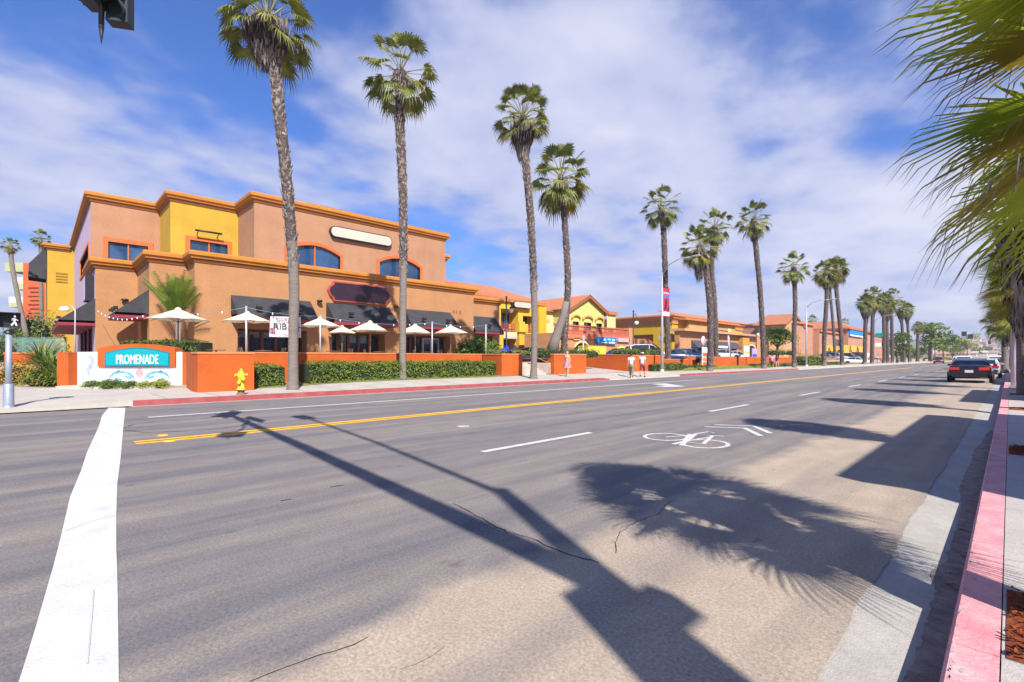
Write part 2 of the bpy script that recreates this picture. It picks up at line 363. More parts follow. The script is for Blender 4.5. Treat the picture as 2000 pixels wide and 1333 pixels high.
def wall_x(mb, X, y0, y1, z0, z1, ops=(), depth=0.18, mi=0, sgn=1):
    arches = [o for o in ops if len(o) > 4]; ops = [list(o[:3]) + [o[3] + (o[4] if len(o) > 4 else 0)] for o in ops]
    for o in arches:                                    # masonry above an arched head
        for i in range(10):
            a, b = (o[0] + (o[1] - o[0]) * q / 10 for q in (i, i + 1)); tp = lambda y: o[3] + o[4] * (1 - ((2 * y - o[0] - o[1]) / (o[1] - o[0])) ** 2)
            mb.add([(X, a, tp(a)), (X, b, tp(b)), (X, b, o[3] + o[4]), (X, a, o[3] + o[4]), (X - depth * sgn, a, tp(a)), (X - depth * sgn, b, tp(b))], [(0, 1, 2, 3), (0, 4, 5, 1)], mi)
    ys = sorted({y0, y1} | {v for o in ops for v in o[:2]}); zs = sorted({z0, z1} | {v for o in ops for v in o[2:4]})
    for a, b in zip(ys, ys[1:]):
        for c, d in zip(zs, zs[1:]):
            ym, zm = (a + b) / 2, (c + d) / 2
            if any(o[0] < ym < o[1] and o[2] < zm < o[3] for o in ops): continue
            mb.add([(X, a, c), (X, b, c), (X, b, d), (X, a, d)], [(0, 1, 2, 3)], mi)
    for o in ops:
        a, b, c, d = o[:4]; B = X - depth * sgn
        mb.add([(X, a, c), (X, b, c), (X, b, d), (X, a, d), (B, a, c), (B, b, c), (B, b, d), (B, a, d)],
               [(0, 4, 5, 1), (1, 5, 6, 2), (2, 6, 7, 3), (3, 7, 4, 0)], mi)
def wall_y(mb, Y, x0, x1, z0, z1, ops=(), depth=0.18, mi=0):
    """wall facing -Y"""
    xs = sorted({x0, x1} | {v for o in ops for v in o[:2]}); zs = sorted({z0, z1} | {v for o in ops for v in o[2:4]})
    for a, b in zip(xs, xs[1:]):
        for c, d in zip(zs, zs[1:]):
            xm, zm = (a + b) / 2, (c + d) / 2
            if any(o[0] < xm < o[1] and o[2] < zm < o[3] for o in ops): continue
            mb.add([(a, Y, c), (b, Y, c), (b, Y, d), (a, Y, d)], [(0, 1, 2, 3)], mi)
    for o in ops:
        a, b, c, d = o[:4]; B = Y + depth
        mb.add([(a, Y, c), (b, Y, c), (b, Y, d), (a, Y, d), (a, B, c), (b, B, c), (b, B, d), (a, B, d)],
               [(0, 4, 5, 1), (1, 5, 6, 2), (2, 6, 7, 3), (3, 7, 4, 0)], mi)
def window_x(parent, X, y0, y1, z0, z1, n=2, arch=0.0, gm=None, fm=None, fw=0.14, depth=0.16, mull_h=(), name='window', proud=0.07):
    """framed window in a wall facing +X: frame ring proud of the wall, mullions and one glass pane"""
    gm = gm or M_GLASSB; fm = fm or M_FRAME
    fr = MB(); seg = 10
    def top(y): 
        t = (2 * y - y0 - y1) / (y1 - y0); return z1 + arch * (1 - t * t)
    if arch:
        yy = [y0 + (y1 - y0) * i / seg for i in range(seg + 1)]
        for a, b in zip(yy, yy[1:]):
            fr.prism([(a, top(a) - 0.01), (b, top(b) - 0.01), (b, top(b) + fw), (a, top(a) + fw)], X - depth, X + proud, 'X')
        fr.box(X - depth, X + proud, y0 - fw, y0, z0 - fw, z1 + fw * .8); fr.box(X - depth, X + proud, y1, y1 + fw, z0 - fw, z1 + fw * .8)
    else:
        fr.box(X - depth, X + proud, y0 - fw, y1 + fw, z1, z1 + fw)
        fr.box(X - depth, X + proud, y0 - fw, y0, z0 - fw, z1); fr.box(X - depth, X + proud, y1, y1 + fw, z0 - fw, z1)
    fr.box(X - depth, X + proud - .004, y0, y1, z0 - fw, z0)
    f = fr.build(name, fm, parent)
    if n > 1 or mull_h:
        ml = MB()
        for i in range(1, n):
            y = y0 + (y1 - y0) * i / n; ml.box(X - depth + .03, X - .03, y - .04, y + .04, z0 + .004, top(y) - .01)
        for h in mull_h: ml.box(X - depth + .035, X - .035, y0 + .004, y1 - .004, h - .03, h + .03)
        ml.build('mullion', fm, f)
    g = MB(); yy = [y0 + (y1 - y0) * i / seg for i in range(seg + 1)]
    pts = [(y0, z0), (y1, z0)] + [(y, top(y)) for y in reversed(yy)]
    g.add([(X - depth + .02, p[0], p[1]) for p in pts], [tuple(range(len(pts)))])
    g.build('pane', gm, f)
    return f

def ribbon(mb, pts, w, z, mi=0):
    P = [Vector(p) for p in pts]; n = len(P); L_ = []; R_ = []
    for i in range(n):
        d = (P[min(i + 1, n - 1)] - P[max(i - 1, 0)]).normalized(); q = Vector((-d.y, d.x))
        ww = w[i] if hasattr(w, '__len__') else w
        L_.append(P[i] + q * ww / 2); R_.append(P[i] - q * ww / 2)
    mb.add([(p.x, p.y, z) for p in L_] + [(p.x, p.y, z) for p in R_], [(i, i + 1, n + i + 1, n + i) for i in range(n - 1)], mi)
    return mb
def text_mesh(body, size, extrude=0.01, font_scale=1.0):
    cu = bpy.data.curves.new('text', 'FONT'); cu.body = body; cu.size = size; cu.extrude = extrude; cu.align_x = 'CENTER'; cu.align_y = 'CENTER'
    cu.resolution_u = 3
    o = bpy.data.objects.new('text', cu); COL.objects.link(o)
    dg = bpy.context.evaluated_depsgraph_get(); me = bpy.data.meshes.new_from_object(o.evaluated_get(dg))
    vs = [v.co.copy() for v in me.vertices]; fs = [tuple(p.vertices) for p in me.polygons]
    bpy.data.objects.remove(o); bpy.data.meshes.remove(me)
    return vs, fs
def put_text(mb, body, size, M, sx=1.0, mi=0, extrude=0.01):
    vs, fs = text_mesh(body, size, extrude)
    mb.add([M @ Vector((v.x * sx, v.y, v.z)) for v in vs], fs, mi)
# text matrices: lies in local XY; for a wall facing +X: text x -> +Y, text y -> +Z
def MXF(X, y, z): return Matrix(((0, 0, 1, X), (1, 0, 0, y), (0, 1, 0, z), (0, 0, 0, 1)))
HAZE = True
# ---------------------------------------------------------------- the setting: ground, road, pavements, markings
def smooth01(t): t = max(0, min(1, t)); return t * t * (3 - 2 * t)
KX = -18.7                                              # far kerb line
def zs(X, Y):                                           # height of the far pavement
    t = max(0, min(1, (-18.85 - X) / 3.3)); z = 0.15 + 0.15 * t * smooth01((Y - 5) / 8)
    if X > -20.6:                                       # driveway apron and corner ramp dip to the road
        dip = smooth01((Y - 26.5) / 1.6) * (1 - smooth01((Y - 36.2) / 1.6))
        dip = max(dip, 1 - smooth01((Y - 1.0) / 1.2), smooth01((Y - 70) / 2) * (1 - smooth01((Y - 78) / 2)))
        z -= (z - 0.02) * dip * (1 - max(0, min(1, (-18.7 - X) / 1.9)))
    return z
mb = MB(); mb.add([(-4000, -4000, -0.08), (4000, -4000, -0.08), (4000, 4000, -0.08), (-4000, 4000, -0.08)], [(0, 1, 2, 3)])
struct('ground', mb, mat('dry_ground', (0.26, 0.22, 0.17), 0.95, 0.2, 0.05))
mb = MB(); ys = [-45 + 0.12 * i for i in range(int(105 / 0.12))] + [60, 200, 900]
jr = random.Random(3); ed = [(-0.615 + 0.011 * math.sin(y * 3.1) + jr.uniform(-0.009, 0.009), y) for y in ys]
mb.add([(x, y, 0.0) for x, y in ed] + [(KX + .5, y, 0.0) for x, y in ed], [(i, len(ed) + i, len(ed) + i + 1, i + 1) for i in range(len(ed) - 1)])
struct('road', mb, M_ASPH)
mb = MB(); mb.add([(-200, -45, -0.004), (KX + .5, -45, -0.004), (KX + .5, -8, -0.004), (-200, -8, -0.004)], [(0, 1, 2, 3)]); struct('side_street', mb, M_ASPH)
mb = MB(); mb.add([(-0.68, -45, -0.004), (-0.2, -45, -0.034), (-0.2, 400, -0.034), (-0.68, 400, -0.004)], [(0, 1, 2, 3)])
mb.build('gutter', M_GUT)['kind'] = 'structure'
mb = MB(); mb.add([(KX, 2.0, -0.02), (KX + .52, 2.0, 0.004), (KX + .52, 400, 0.004), (KX, 400, -0.02)], [(3, 2, 1, 0)])
mb.build('gutter', M_CONC)['kind'] = 'structure'
# near kerb and pavement
mb = MB(); kp = [(-0.2, -0.04), (-0.2, 0.135), (-0.185, 0.15), (-0.03, 0.15), (-0.03, 0.0)]
for y0, y1 in [(-6 + 3 * i, -6 + 3 * (i + 1) - 0.008) for i in range(24)]:
    mb.add([(x, y0, z) for x, z in kp] + [(x, y1, z) for x, z in kp], [(i, i + 1, 6 + i, 5 + i) for i in range(4)] + [(0, 1, 2, 3, 4), (9, 8, 7, 6, 5)])
struct('kerb', mb, M_PINK)
mb = MB(); mb.box(-0.2, -0.03, 66.1, 400, -0.05, 0.15); mb.build('kerb', M_CONC)['kind'] = 'structure'
mb = MB(); y = -6.0
while y < 60:
    for x0, x1 in ((-0.025, 1.094), (1.102, 2.6)): mb.box(x0, x1, y, y + 1.492, 0.02, 0.15)
    y += 1.5
mb.box(-0.018, 2.6, 60, 400, 0.02, 0.15); mb.box(2.6, 60, -20, 400, 0.0, 0.146)
struct('pavement', mb, M_WALK)
# the near tree wells
for k, (yc, h) in enumerate(((3.45, .45), (9.85, .45), (18.0, .5), (25.2, .5), (32.2, .5), (39.3, .5))):
    mb = MB(); nx, ny = 14, 14
    mb.add([(-0.012 + 0.95 * i / nx, yc - h + 2 * h * j / ny, 0.153 + 0.018 * noise.noise((i * .9, j * .9, k)) * (0 if i in (0, nx) or j in (0, ny) else 1) + (0 if i in (0, nx) or j in (0, ny) else 0.012))
            for j in range(ny + 1) for i in range(nx + 1)], [(j * (nx + 1) + i, j * (nx + 1) + i + 1, (j + 1) * (nx + 1) + i + 1, (j + 1) * (nx + 1) + i) for j in range(ny) for i in range(nx)])
    if k < 2:
        for q in range(700):
            mb.cbox((rnd.uniform(0.005, .93), yc + rnd.uniform(-h, h), .172 + rnd.uniform(0, .012)), (rnd.uniform(.02, .06), rnd.uniform(.006, .014), .004), 0, rnd.uniform(0, 6.3), rnd.uniform(-.5, .5), rnd.uniform(-.5, .5))
    o = mb.build('mulch', M_MULCH); o['kind'] = 'stuff'
# far kerb + pavement
mb = MB()
def kerb_run(y0, y1, m):
    b = MB(); n = max(2, int((y1 - y0) / 1.0)); yy = [y0 + (y1 - y0) * i / n for i in range(n + 1)]
    P = lambda y: [(KX, y, -0.03), (KX, y, zs(KX - .02, y) - .012), (KX - .015, y, zs(KX - .15, y)), (KX - .17, y, zs(KX - .17, y) + .002), (KX - .17, y, 0)]
    vs = [p for y in yy for p in P(y)]
    b.add(vs, [(5 * i + j, 5 * i + j + 1, 5 * i + j + 6, 5 * i + j + 5) for i in range(n) for j in range(4)] + [(0, 1, 2, 3, 4), tuple(5 * n + j for j in (4, 3, 2, 1, 0))])
    o = b.build('kerb', m); o['kind'] = 'structure'
kerb_run(2.1, 27.4, M_REDK); kerb_run(27.4, 37.3, M_CONC); kerb_run(37.3, 69, M_REDK); kerb_run(69, 400, M_CONC)
yy = [-8 + 0.6 * i for i in range(160)] + [90, 120, 200, 400]; xx = [KX - .17, -19.3, -19.9, -20.6, -21.3, -22.2, -24.2, -29, -34]
mb.add([(x, y, zs(x, y)) for y in yy for x in xx], [(j * len(xx) + i, (j + 1) * len(xx) + i, (j + 1) * len(xx) + i + 1, j * len(xx) + i + 1) for j in range(len(yy) - 1) for i in range(len(xx) - 1)])
mb.add([(KX, y, zs(KX, y) - .002) for y in (-8, 0, 2.1)] + [(KX - .17, y, zs(KX - .17, y)) for y in (-8, 0, 2.1)] + [(KX, y, -.01) for y in (-8, 0, 2.1)], [(0, 1, 4, 3), (1, 2, 5, 4), (6, 7, 1, 0), (7, 8, 2, 1)])
struct('pavement', mb, M_CONC)
mb = MB()
for yj in [3 + 1.5 * i for i in range(50)]:
    ribbon(mb, [(KX - .2, yj), (-20.4, yj), (-22.1, yj)], 0.02, 0)
mb.v = [(x, y, zs(x, y) + .004) for x, y, z in mb.v]; struct('pavement_joint', mb, mat('joint_dark', (0.16, 0.14, 0.125), .9))
# planting strips behind the pavement (soil with dry grass), sloping lot drive, terrace
mb = MB()
for y0, y1 in ((6.5, 22.6), (40.7, 69.0), (79, 150)):
    n = 24; yy = [y0 + (y1 - y0) * i / n for i in range(n + 1)]
    fx = lambda y: -22.2 + .08 * math.sin(y * 1.7) if y < 25 else -21.3 + .1 * math.sin(y)
    mb.add([(fx(y), y, zs(fx(y), y) + .012) for y in yy] + [(-23.3, y, zs(-23.2, y) + .09) for y in yy] + [(-24.6, y, zs(-24, y) + .10) for y in yy],
           [(i, i + 1, n + 2 + i, n + 1 + i) for i in range(n)] + [(n + 1 + i, n + 2 + i, 2 * n + 3 + i, 2 * n + 2 + i) for i in range(n)])
mb.f = [tuple(reversed(f)) for f in mb.f]
struct('planting_strip', mb, mat('strip_soil_grass', (0.30, 0.22, 0.14), 0.95, 0.3, 3.0, 0.7, 30, col2=(0.15, 0.19, 0.03), noise2=.3))
mb = MB(); mb.add([(-21.9, 29.62, .303), (-21.9, 35.5, .303), (-26.7, 35.5, .66), (-26.7, 29.62, .66), (-33, 35.5, 1.1), (-33, 29.62, 1.1)], [(0, 1, 2, 3), (3, 2, 4, 5)])
struct('driveway', mb, M_DRIVE)
mb = MB(); mb.prism([(-29.15, 1.75), (-25.95, 5.05), (-22.0, 5.3), (-22.1, 6.2), (-24.35, 6.2), (-24.35, 22.7), (-26.2, 22.7), (-26.2, 26.0), (-24.4, 26.0), (-24.4, 29.5), (-33, 29.5), (-33, 35.75), (-24.15, 35.75), (-24.15, 300), (-95, 300), (-95, -3), (-33.5, -3), (-32, 1.75)], -.05, 1.1, 'Z')
struct('terrace', mb, M_PAVE)

# lane paint
mb = MB()
for y0, y1, X in [(4.92 + 8.15 * k, 4.92 + 8.15 * k + 2.8, -5.70) for k in range(0, 22)]: ribbon(mb, [(X, y0), (X, y1)], .13, .004)
ribbon(mb, [(-14.75, 1.95), (-14.6, 31.5)], .18, .004)
for k in range(14): ribbon(mb, [(-14.5, 62 + 9 * k), (-14.5, 64.8 + 9 * k)], .13, .004)
struct('lane_marking', mb, M_WHITE)
mb = MB()
for dx in (-.12, .12): ribbon(mb, [(-10.45 + dx, 1.2), (-10.45 + dx, 96)], .17, .004)
for dx in (-.12, .12): ribbon(mb, [(-10.45 + dx, 108), (-10.45 + dx, 300)], .14, .004)
struct('centre_line', mb, M_YEL)
mb = MB(); ribbon(mb, [(-10.45 + .012 * math.sin(y * 2.0), y) for y in [1.2 + .5 * i for i in range(80)]], .035, .0045); struct('centre_joint', mb, M_CRACK)
LE = [(212, 797), (199, 813), (193, 834), (170, 884), (158, 921), (137, 971), (120, 1045), (104, 1108), (85, 1174), (66, 1240), (37, 1333)]
RE = [(245, 797), (243, 815), (241, 834), (236, 892), (229, 946), (227, 1012), (227, 1070), (229, 1123), (230, 1180), (231, 1240), (232, 1333)]
a = [G(*p) for p in LE]; b = [G(*p) for p in RE]; a.append((-0.7, a[-1][1] - .12)); b.append((-0.7, b[-1][1] - .05))
mb = MB(); n = len(a); mb.add([(x, y, .005) for x, y in a] + [(x, y, .005) for x, y in b], [(i, i + 1, n + i + 1, n + i) for i in range(n - 1)])
struct('stop_line', mb, M_STOP)
mb = MB()
for pts in ([(124, 1040), (180, 1020), (226, 1008)], [(183, 1155), (176, 1240), (170, 1300)], [(160, 921), (195, 918)]): ribbon(mb, [G(*p) for p in pts], .008, .009)
struct('stop_line_seam', mb, mat('seam_grey', (.45, .45, .44), .8))
# bicycle symbol and chevrons
def q3(x, y): return G(1200 + x / 5.556, 800 + y / 5.556)
mb = MB()
def ell(cx, cy, ax, ay, w, n=40):
    P = [(cx + ax * math.cos(2 * math.pi * k / n), cy + ay * math.sin(2 * math.pi * k / n)) for k in range(n)]
    Q = [(cx + (ax - w) * math.cos(2 * math.pi * k / n), cy + (ay - w) * math.sin(2 * math.pi * k / n)) for k in range(n)]
    mb.add([(x, y, .005) for x, y in P] + [(x, y, .005) for x, y in Q], [(k, (k + 1) % n, n + (k + 1) % n, n + k) for k in range(n)])
def ring_from(x0, x1, y0, y1, hub):
    c = q3((x0 + x1) / 2, (y0 + y1) / 2); t = q3((x0 + x1) / 2 + 40, y0 + 4); bb = q3((x0 + x1) / 2 - 40, y1 - 3); l = q3(x0, (y0 + y1) / 2 + 12); r = q3(x1, (y0 + y1) / 2 - 12)
    return c
ell(-4.42, 8.28, .40, .46, .07); ell(-3.60, 8.08, .38, .47, .07)
for pts, w in (([(555, 303), (740, 290)], .05), ([(825, 272), (765, 350), (640, 382)], .09), ([(770, 355), (965, 378), (1065, 290), (885, 268), (800, 340)], .07),
               ([(885, 268), (1020, 246), (1085, 258)], .06), ([(1065, 290), (1190, 294)], .06), ([(800, 345), (1055, 300)], .06), ([(770, 360), (720, 395)], .07)):
    ribbon(mb, [q3(*p) for p in pts], w, .0055 + .0004 * len(pts))
struct('bicycle_symbol', mb, M_WHITE)
mb = MB()
for pts in ([(980, 190), (1415, 205), (1590, 290)], [(1085, 168), (1512, 183), (1695, 262)]):
    P = [q3(*p) for p in pts]; ribbon(mb, P, [.09, .12, .11], .005)
struct('chevron_marking', mb, M_WHITE)
mb = MB(); P = [G(*p) for p in ((1270, 750.5), (1300, 749.5), (1340, 755.5), (1300, 756.5), (1280, 754.5), (1302, 753.5))]
mb.add([(x, y, .006) for x, y in P], [(0, 1, 5), (5, 1, 2), (5, 2, 3), (5, 3, 4)]); struct('arrow_marking', mb, M_WHITE)
# cracks and patches in the asphalt
def jag(pts, w, amp=.02, step=.06):
    P = [Vector(G(*p)) for p in pts]; out = []
    for a, b in zip(P, P[1:]):
        n = max(1, int((b - a).length / step))
        for i in range(n): out.append(a.lerp(b, i / n) + Vector((rnd.uniform(-amp, amp), rnd.uniform(-amp, amp))))
    out.append(P[-1]); return out, [w * rnd.uniform(.3, 1.3) for _ in out]
mb = MB()
for pts, w, amp in (([(885, 985), (912, 996), (930, 1008), (958, 1022), (990, 1040), (1040, 1052), (1075, 1070), (1110, 1083), (1170, 1100)], .012, .012),
               ([(1200, 1082), (1203, 1060), (1212, 1040), (1240, 1020), (1290, 1003), (1300, 988), (1320, 976)], .008, .012),
               ([(490, 1333), (560, 1303), (620, 1280), (690, 1262), (720, 1245)], .006, .01), ([(780, 1310), (830, 1290), (870, 1262)], .004, .01),
               ([(242, 836), (260, 830), (300, 824), (345, 821), (400, 818), (440, 812), (480, 818), (487, 824), (470, 832), (430, 838), (360, 843), (280, 845), (245, 841)], .03, .02),
               ([(330, 800), (420, 797), (520, 788), (600, 785)], .02, .03), ([(420, 806), (520, 800), (640, 795), (720, 790)], .03, .02)):
    P, W = jag(pts, w, amp); ribbon(mb, P, W, .0035 if w > .01 else .003)
for cx, cy, l in ((645, 952, .14), (548, 979, .10)):
    x, y = G(cx, cy); ribbon(mb, [(x, y), (x + .02, y + l)], .02, .0034)
struct('road_crack', mb, M_CRACK)
mb = MB(); x, y = G(905, 833); mb.lathe([(0, .006), (.12, .006), (.135, .003), (.14, -.01)], (x, y, 0), 24)
struct('manhole_cover', mb, mat('iron_plate', (.40, .36, .33), .7, .2, 5))
tag(bpy.data.objects['manhole_cover'], 'pale round manhole cover set in the asphalt beyond the dashed line', 'manhole cover'); del bpy.data.objects['manhole_cover']['kind']
for k, (px, py, nm) in enumerate(((318, 851, 'farther'), (331, 862, 'nearer'))):
    x, y = G(px, py); mb = MB(); mb.lathe([(.085, 0), (.08, .012), (.05, .018), (0, .018)], (x, y, 0), 16)
    tag(mb.build('road_stud', M_YEL), f'small yellow round road stud beside the centre line, the {nm} of the pair', 'road stud', 'road studs by the centre line')
# chipped paint and scuffs on the kerb edge
mb = MB()
for k in range(420):
    y = 1.2 + 14 * rnd.random() ** 1.5; x = rnd.choice((-.184, -.184, -.034)) + rnd.uniform(.0, .012) * (1 if rnd.random() < .7 else 4); n = rnd.randint(5, 7); a0 = rnd.uniform(0, 6); s = rnd.uniform(.003, .012)
    mb.add([(max(-.183, min(-.032, x + s * .6 * rnd.uniform(.5, 1.2) * math.cos(a0 + 6.283 * i / n))), y + s * 2.2 * rnd.uniform(.5, 1.3) * math.sin(a0 + 6.283 * i / n), .1512) for i in range(n)], [tuple(range(n))])
o = mb.build('paint_chips', mat('bare_kerb', (.40, .33, .31), .9, .2, 20)); o['kind'] = 'stuff'
# dirt and damp along the near gutter
mb = MB(); L0 = [(1720, 1380), (1758, 1333), (1785, 1285), (1800, 1240), (1812, 1200), (1826, 1150), (1818, 1115), (1848, 1090), (1868, 1030), (1878, 985), (1874, 950), (1884, 925), (1897, 900), (1902, 878), (1918, 862), (1925, 848), (1936, 838)]
P = []
for (a, b) in zip(L0, L0[1:]):
    for i in range(9): P.append(G(a[0] + (b[0] - a[0]) * i / 9, a[1] + (b[1] - a[1]) * i / 9, -.01))
P = [(min(-.215, x + .022 * noise.noise((y * 9, 1, 0)) + .012 * noise.noise((y * 31, 5, 0)) + rnd.uniform(-.006, .006)), y) for x, y in P]
n = len(P); gz = lambda x: -.034 + (-.2 - x) / .48 * .03 + .003
mb.add([(x, y, gz(x)) for x, y in P] + [(-.2, y, gz(-.2)) for x, y in P], [(i, n + i, n + i + 1, i + 1) for i in range(n - 1)])
o = mb.build('gutter_dirt', M_STAIN); o['kind'] = 'stuff'
mb = MB()
for k in range(60):                                    # dry leaves and grit in the gutter
    y = rnd.uniform(1.3, 2.6) if k < 30 else rnd.uniform(1.3, 7); x = rnd.uniform(-.33, -.22)
    mb.cbox((x, y, gz(x) + .008), (rnd.uniform(.01, .045), rnd.uniform(.008, .02), .002), 0, rnd.uniform(0, 6), rnd.uniform(-.6, .6), rnd.uniform(-.6, .6))
o = mb.build('leaf_litter', mat('dry_leaf', (.40, .20, .08), .8, .4, 20)); o['kind'] = 'stuff'

# hills with pale suburb at the end of the street
mb = MB(); nx, ny = 60, 10; x0, x1 = -900, 900; y0, y1 = 700, 2200
def hz(x, y):
    t = (y - 700) / 1500; return 62 * smooth01(t * 1.25) * (0.75 + 0.35 * noise.noise((x / 420, y / 500, 2.2))) * (0.75 + .25 * smooth01((x + 700) / 600)) + 4 * noise.noise((x / 60, y / 80, 4)) * t
mb.add([(x0 + (x1 - x0) * i / nx, y0 + (y1 - y0) * j / ny, hz(x0 + (x1 - x0) * i / nx, y0 + (y1 - y0) * j / ny) - 1) for j in range(ny + 1) for i in range(nx + 1)],
       [(j * (nx + 1) + i, j * (nx + 1) + i + 1, (j + 1) * (nx + 1) + i + 1, (j + 1) * (nx + 1) + i) for j in range(ny) for i in range(nx)], smooth=True)
struct('hills', mb, mat('hill_scrub', (.20, .17, .12), .95, .4, .02, col2=(.12, .15, .07), noise2=.4))
# ---------------------------------------------------------------- the main building
bA = thing('commercial_building', 'large three-storey tan and yellow stucco building with orange cornices and black awnings behind the umbrellas', 'building', (-40, 3, 1.1))
LF = 2.7
XA, XB, XC = -44.8, -40.8, -37.0
lA, lB, lC, lD = -41.0, -36.2, -34.3, -36.0
def opx(px0, px1, py_t, py_b, X, pxm=None):
    pxm = pxm or (px0 + px1) / 2
    y0, y1 = YX(px0, X), YX(px1, X); zt = FX(pxm, py_t, X)[1]; zb = FX(pxm, py_b, X)[1]
    return [y0, y1, zb, zt]
wA = opx(211, 289, 477, 512, XA); wB = opx(371, 444, 474, 500, XB)
W1 = opx(563, 664, 494, 526, XC); W2 = opx(741, 820, 518, 548, XC)
# upper storeys
W1.append(.55); W2.append(.55)
mb = MB()
wall_x(mb, XC, 10.9, 27.4, 1, 12.8, [W1, W2]); wall_y(mb, 10.9, -45, XC, 1, 12.8)
mb.add([(XC, 27.4, 1), (-66, 27.4, 1), (-66, 27.4, 12.8), (XC, 27.4, 12.8)], [(0, 1, 2, 3)])
wall_x(mb, XA, LF, 6.65, 1, 12.8, [wA])
mb.box(-66, -38, 27.4, 28.2, 1, 11.2)
mb.build('upper_wall', M_TAN2, bA)
mb = MB(); wall_x(mb, XB, 6.65, 10.9, 1, 12.8, [wB]); wall_y(mb, 6.65, -45, XB, 1, 12.8); mb.build('upper_wall', M_YSTU, bA)
mb = MB()
for x0, x1, y0, y1, z in ((-66, XC, 10.9, 27.4, 12.75), (-66, XB, 6.65, 10.9, 12.75), (-66, XA, LF, 6.65, 12.75), (-44.8, lA, LF, 4.85, 7.6), (-44.8, lB, 4.85, 6.8, 7.6), (-41, lC, 6.8, 28.6, 7.6), (-50, lD, 28.6, 33.4, 7.1)):
    mb.add([(x0, y0, z), (x1, y0, z), (x1, y1, z), (x0, y1, z)], [(0, 1, 2, 3)])
mb.add([(-66, LF, 1), (-66, 27.4, 1), (-66, 27.4, 12.8), (-66, LF, 12.8)], [(0, 1, 2, 3)])
mb.build('roof', mat('roof_membrane', (.4, .38, .36), .9), bA)
# left facade, facing the side street
wl = FY(158, 498, LF); wr = FY(175, 477, LF); wz0 = FY(160.4, 541, LF)[1]; wz1 = wr[1]
wL = [wl[0], wr[0], wz0, wz1]
doorsL = [[-46.2 - 4.2 * k, -43.6 - 4.2 * k, 1.1, 3.9] for k in range(3)]
mb = MB(); wall_y(mb, LF, -66, lA, 1, 7.6, doorsL, depth=.5); wall_y(mb, LF, -66, XA, 7.6, 12.8, [wL], depth=.25)
mb.build('side_wall', M_LAV, bA)
for d in doorsL:
    f = MB(); f.box(d[0] - .12, d[0], LF - .06, LF + .45, 1.1, d[3] + .12); f.box(d[1], d[1] + .12, LF - .06, LF + .45, 1.1, d[3] + .12); f.box(d[0], d[1], LF - .06, LF + .45, d[3], d[3] + .12)
    f.box((d[0] + d[1]) / 2 - .05, (d[0] + d[1]) / 2 + .05, LF + .3, LF + .4, 1.1, d[3])
    fo = f.build('window', M_MAROON, bA); g = MB(); g.box(d[0], d[1], LF + .405, LF + .43, 1.1, d[3]); g.build('pane', M_GLASS, fo)
f = MB(); a, b, c, d = wL
f.box(a - .12, a, LF - .08, LF + .2, c - .15, d + .15); f.box(b, b + .12, LF - .08, LF + .2, c - .15, d + .15); f.box(a, b, LF - .08, LF + .2, d, d + .15); f.box(a, b, LF - .08, LF + .2, c - .15, c)
fo = f.build('window', M_FRAME, bA); g = MB(); g.box(a, b, LF + .12, LF + .14, c, d); g.build('pane', M_GLASSB, fo)
# windows up top
def ww(o, **k): return window_x(bA, k.pop('X'), o[0], o[1], o[2], o[3], **k)
ww(wA, X=XA, n=2, fw=.3); ww(wB, X=XB, n=2, fw=.28)
ww(W1, X=XC, n=2, arch=.55, fw=.26, depth=.2); ww(W2, X=XC, n=2, arch=.55, fw=.26, depth=.2)
# lower storey with recessed shopfronts
def lowop(a, b, zt=3.35): return [YX(a, lC), YX(b, lC), 1.1, zt]
L1 = lowop(464, 600); L2 = lowop(648, 752); L3 = lowop(790, 880); 
side = MB()
wall_x(side, lC, 6.8, 28.6, 1, 7.65, [L1, L2, L3], depth=1.1); wall_y(side, 6.8, -41, lC, 1, 7.65)
side.add([(lC, 28.6, 1), (-41, 28.6, 1), (-41, 28.6, 7.65), (lC, 28.6, 7.65)], [(0, 1, 2, 3)])
rd = [-39.4, -37.0, 1.1, 3.9]
wall_x(side, lB, 4.85, 6.8, 1, 7.65); wall_y(side, 4.85, -45, lB, 1, 7.65, [rd], depth=.7)
wall_x(side, lA, LF + .002, 4.85, 1, 7.65)
dop = [28.9, YX(962, lD), 1.1, 3.6]
wall_x(side, lD, 28.6, 33.4, 1, 7.1, [dop], depth=1.0)
side.add([(lD, 33.4, 1), (-50, 33.4, 1), (-50, 33.4, 7.1), (lD, 33.4, 7.1)], [(0, 1, 2, 3)])
side.build('lower_wall', M_TAN, bA)
for o, n in ((L1, 5), (L2, 5), (L3, 4)):
    f = MB(); X = lC - 1.1
    f.box(X, X + .12, o[0], o[1], 1.1, 1.75); f.box(X, X + .12, o[0], o[1], 3.2, 3.35)
    for i in range(n + 1):
        y = o[0] + (o[1] - o[0]) * i / n; f.box(X + .01, X + .14, max(o[0], y - .09), min(o[1], y + .09), 1.75, 3.2)
    fo = f.build('shopfront', mat('shopfront_wood', (.17, .045, .015), .55, .2, 3), bA)
    g = MB(); g.box(X - .02, X + .02, o[0], o[1], 1.7, 3.3); g.build('pane', M_GLASS, fo)
f = MB(); X = lC - 1.1; yd = YX(824, lC - 1); f.box(X + .14, X + .2, yd, yd + .12, 1.1, 3.2); f.box(X + .14, X + .2, yd + 1.6, yd + 1.72, 1.1, 3.2); f.box(X + .14, X + .2, yd + .12, yd + 1.6, 3.08, 3.2); f.box(X + .14, X + .2, yd + .8, yd + .9, 1.1, 3.08)
fo = f.build('door', M_POLEW, bA); g = MB(); g.box(X + .145, X + .165, yd + .12, yd + 1.6, 1.1, 3.08); g.build('pane', M_GLASS, fo)
mb = MB(); mb.box(lD - .99, lD - .95, dop[0], dop[1], 1.1, 3.6); mb.build('shopfront', M_DARK, bA)
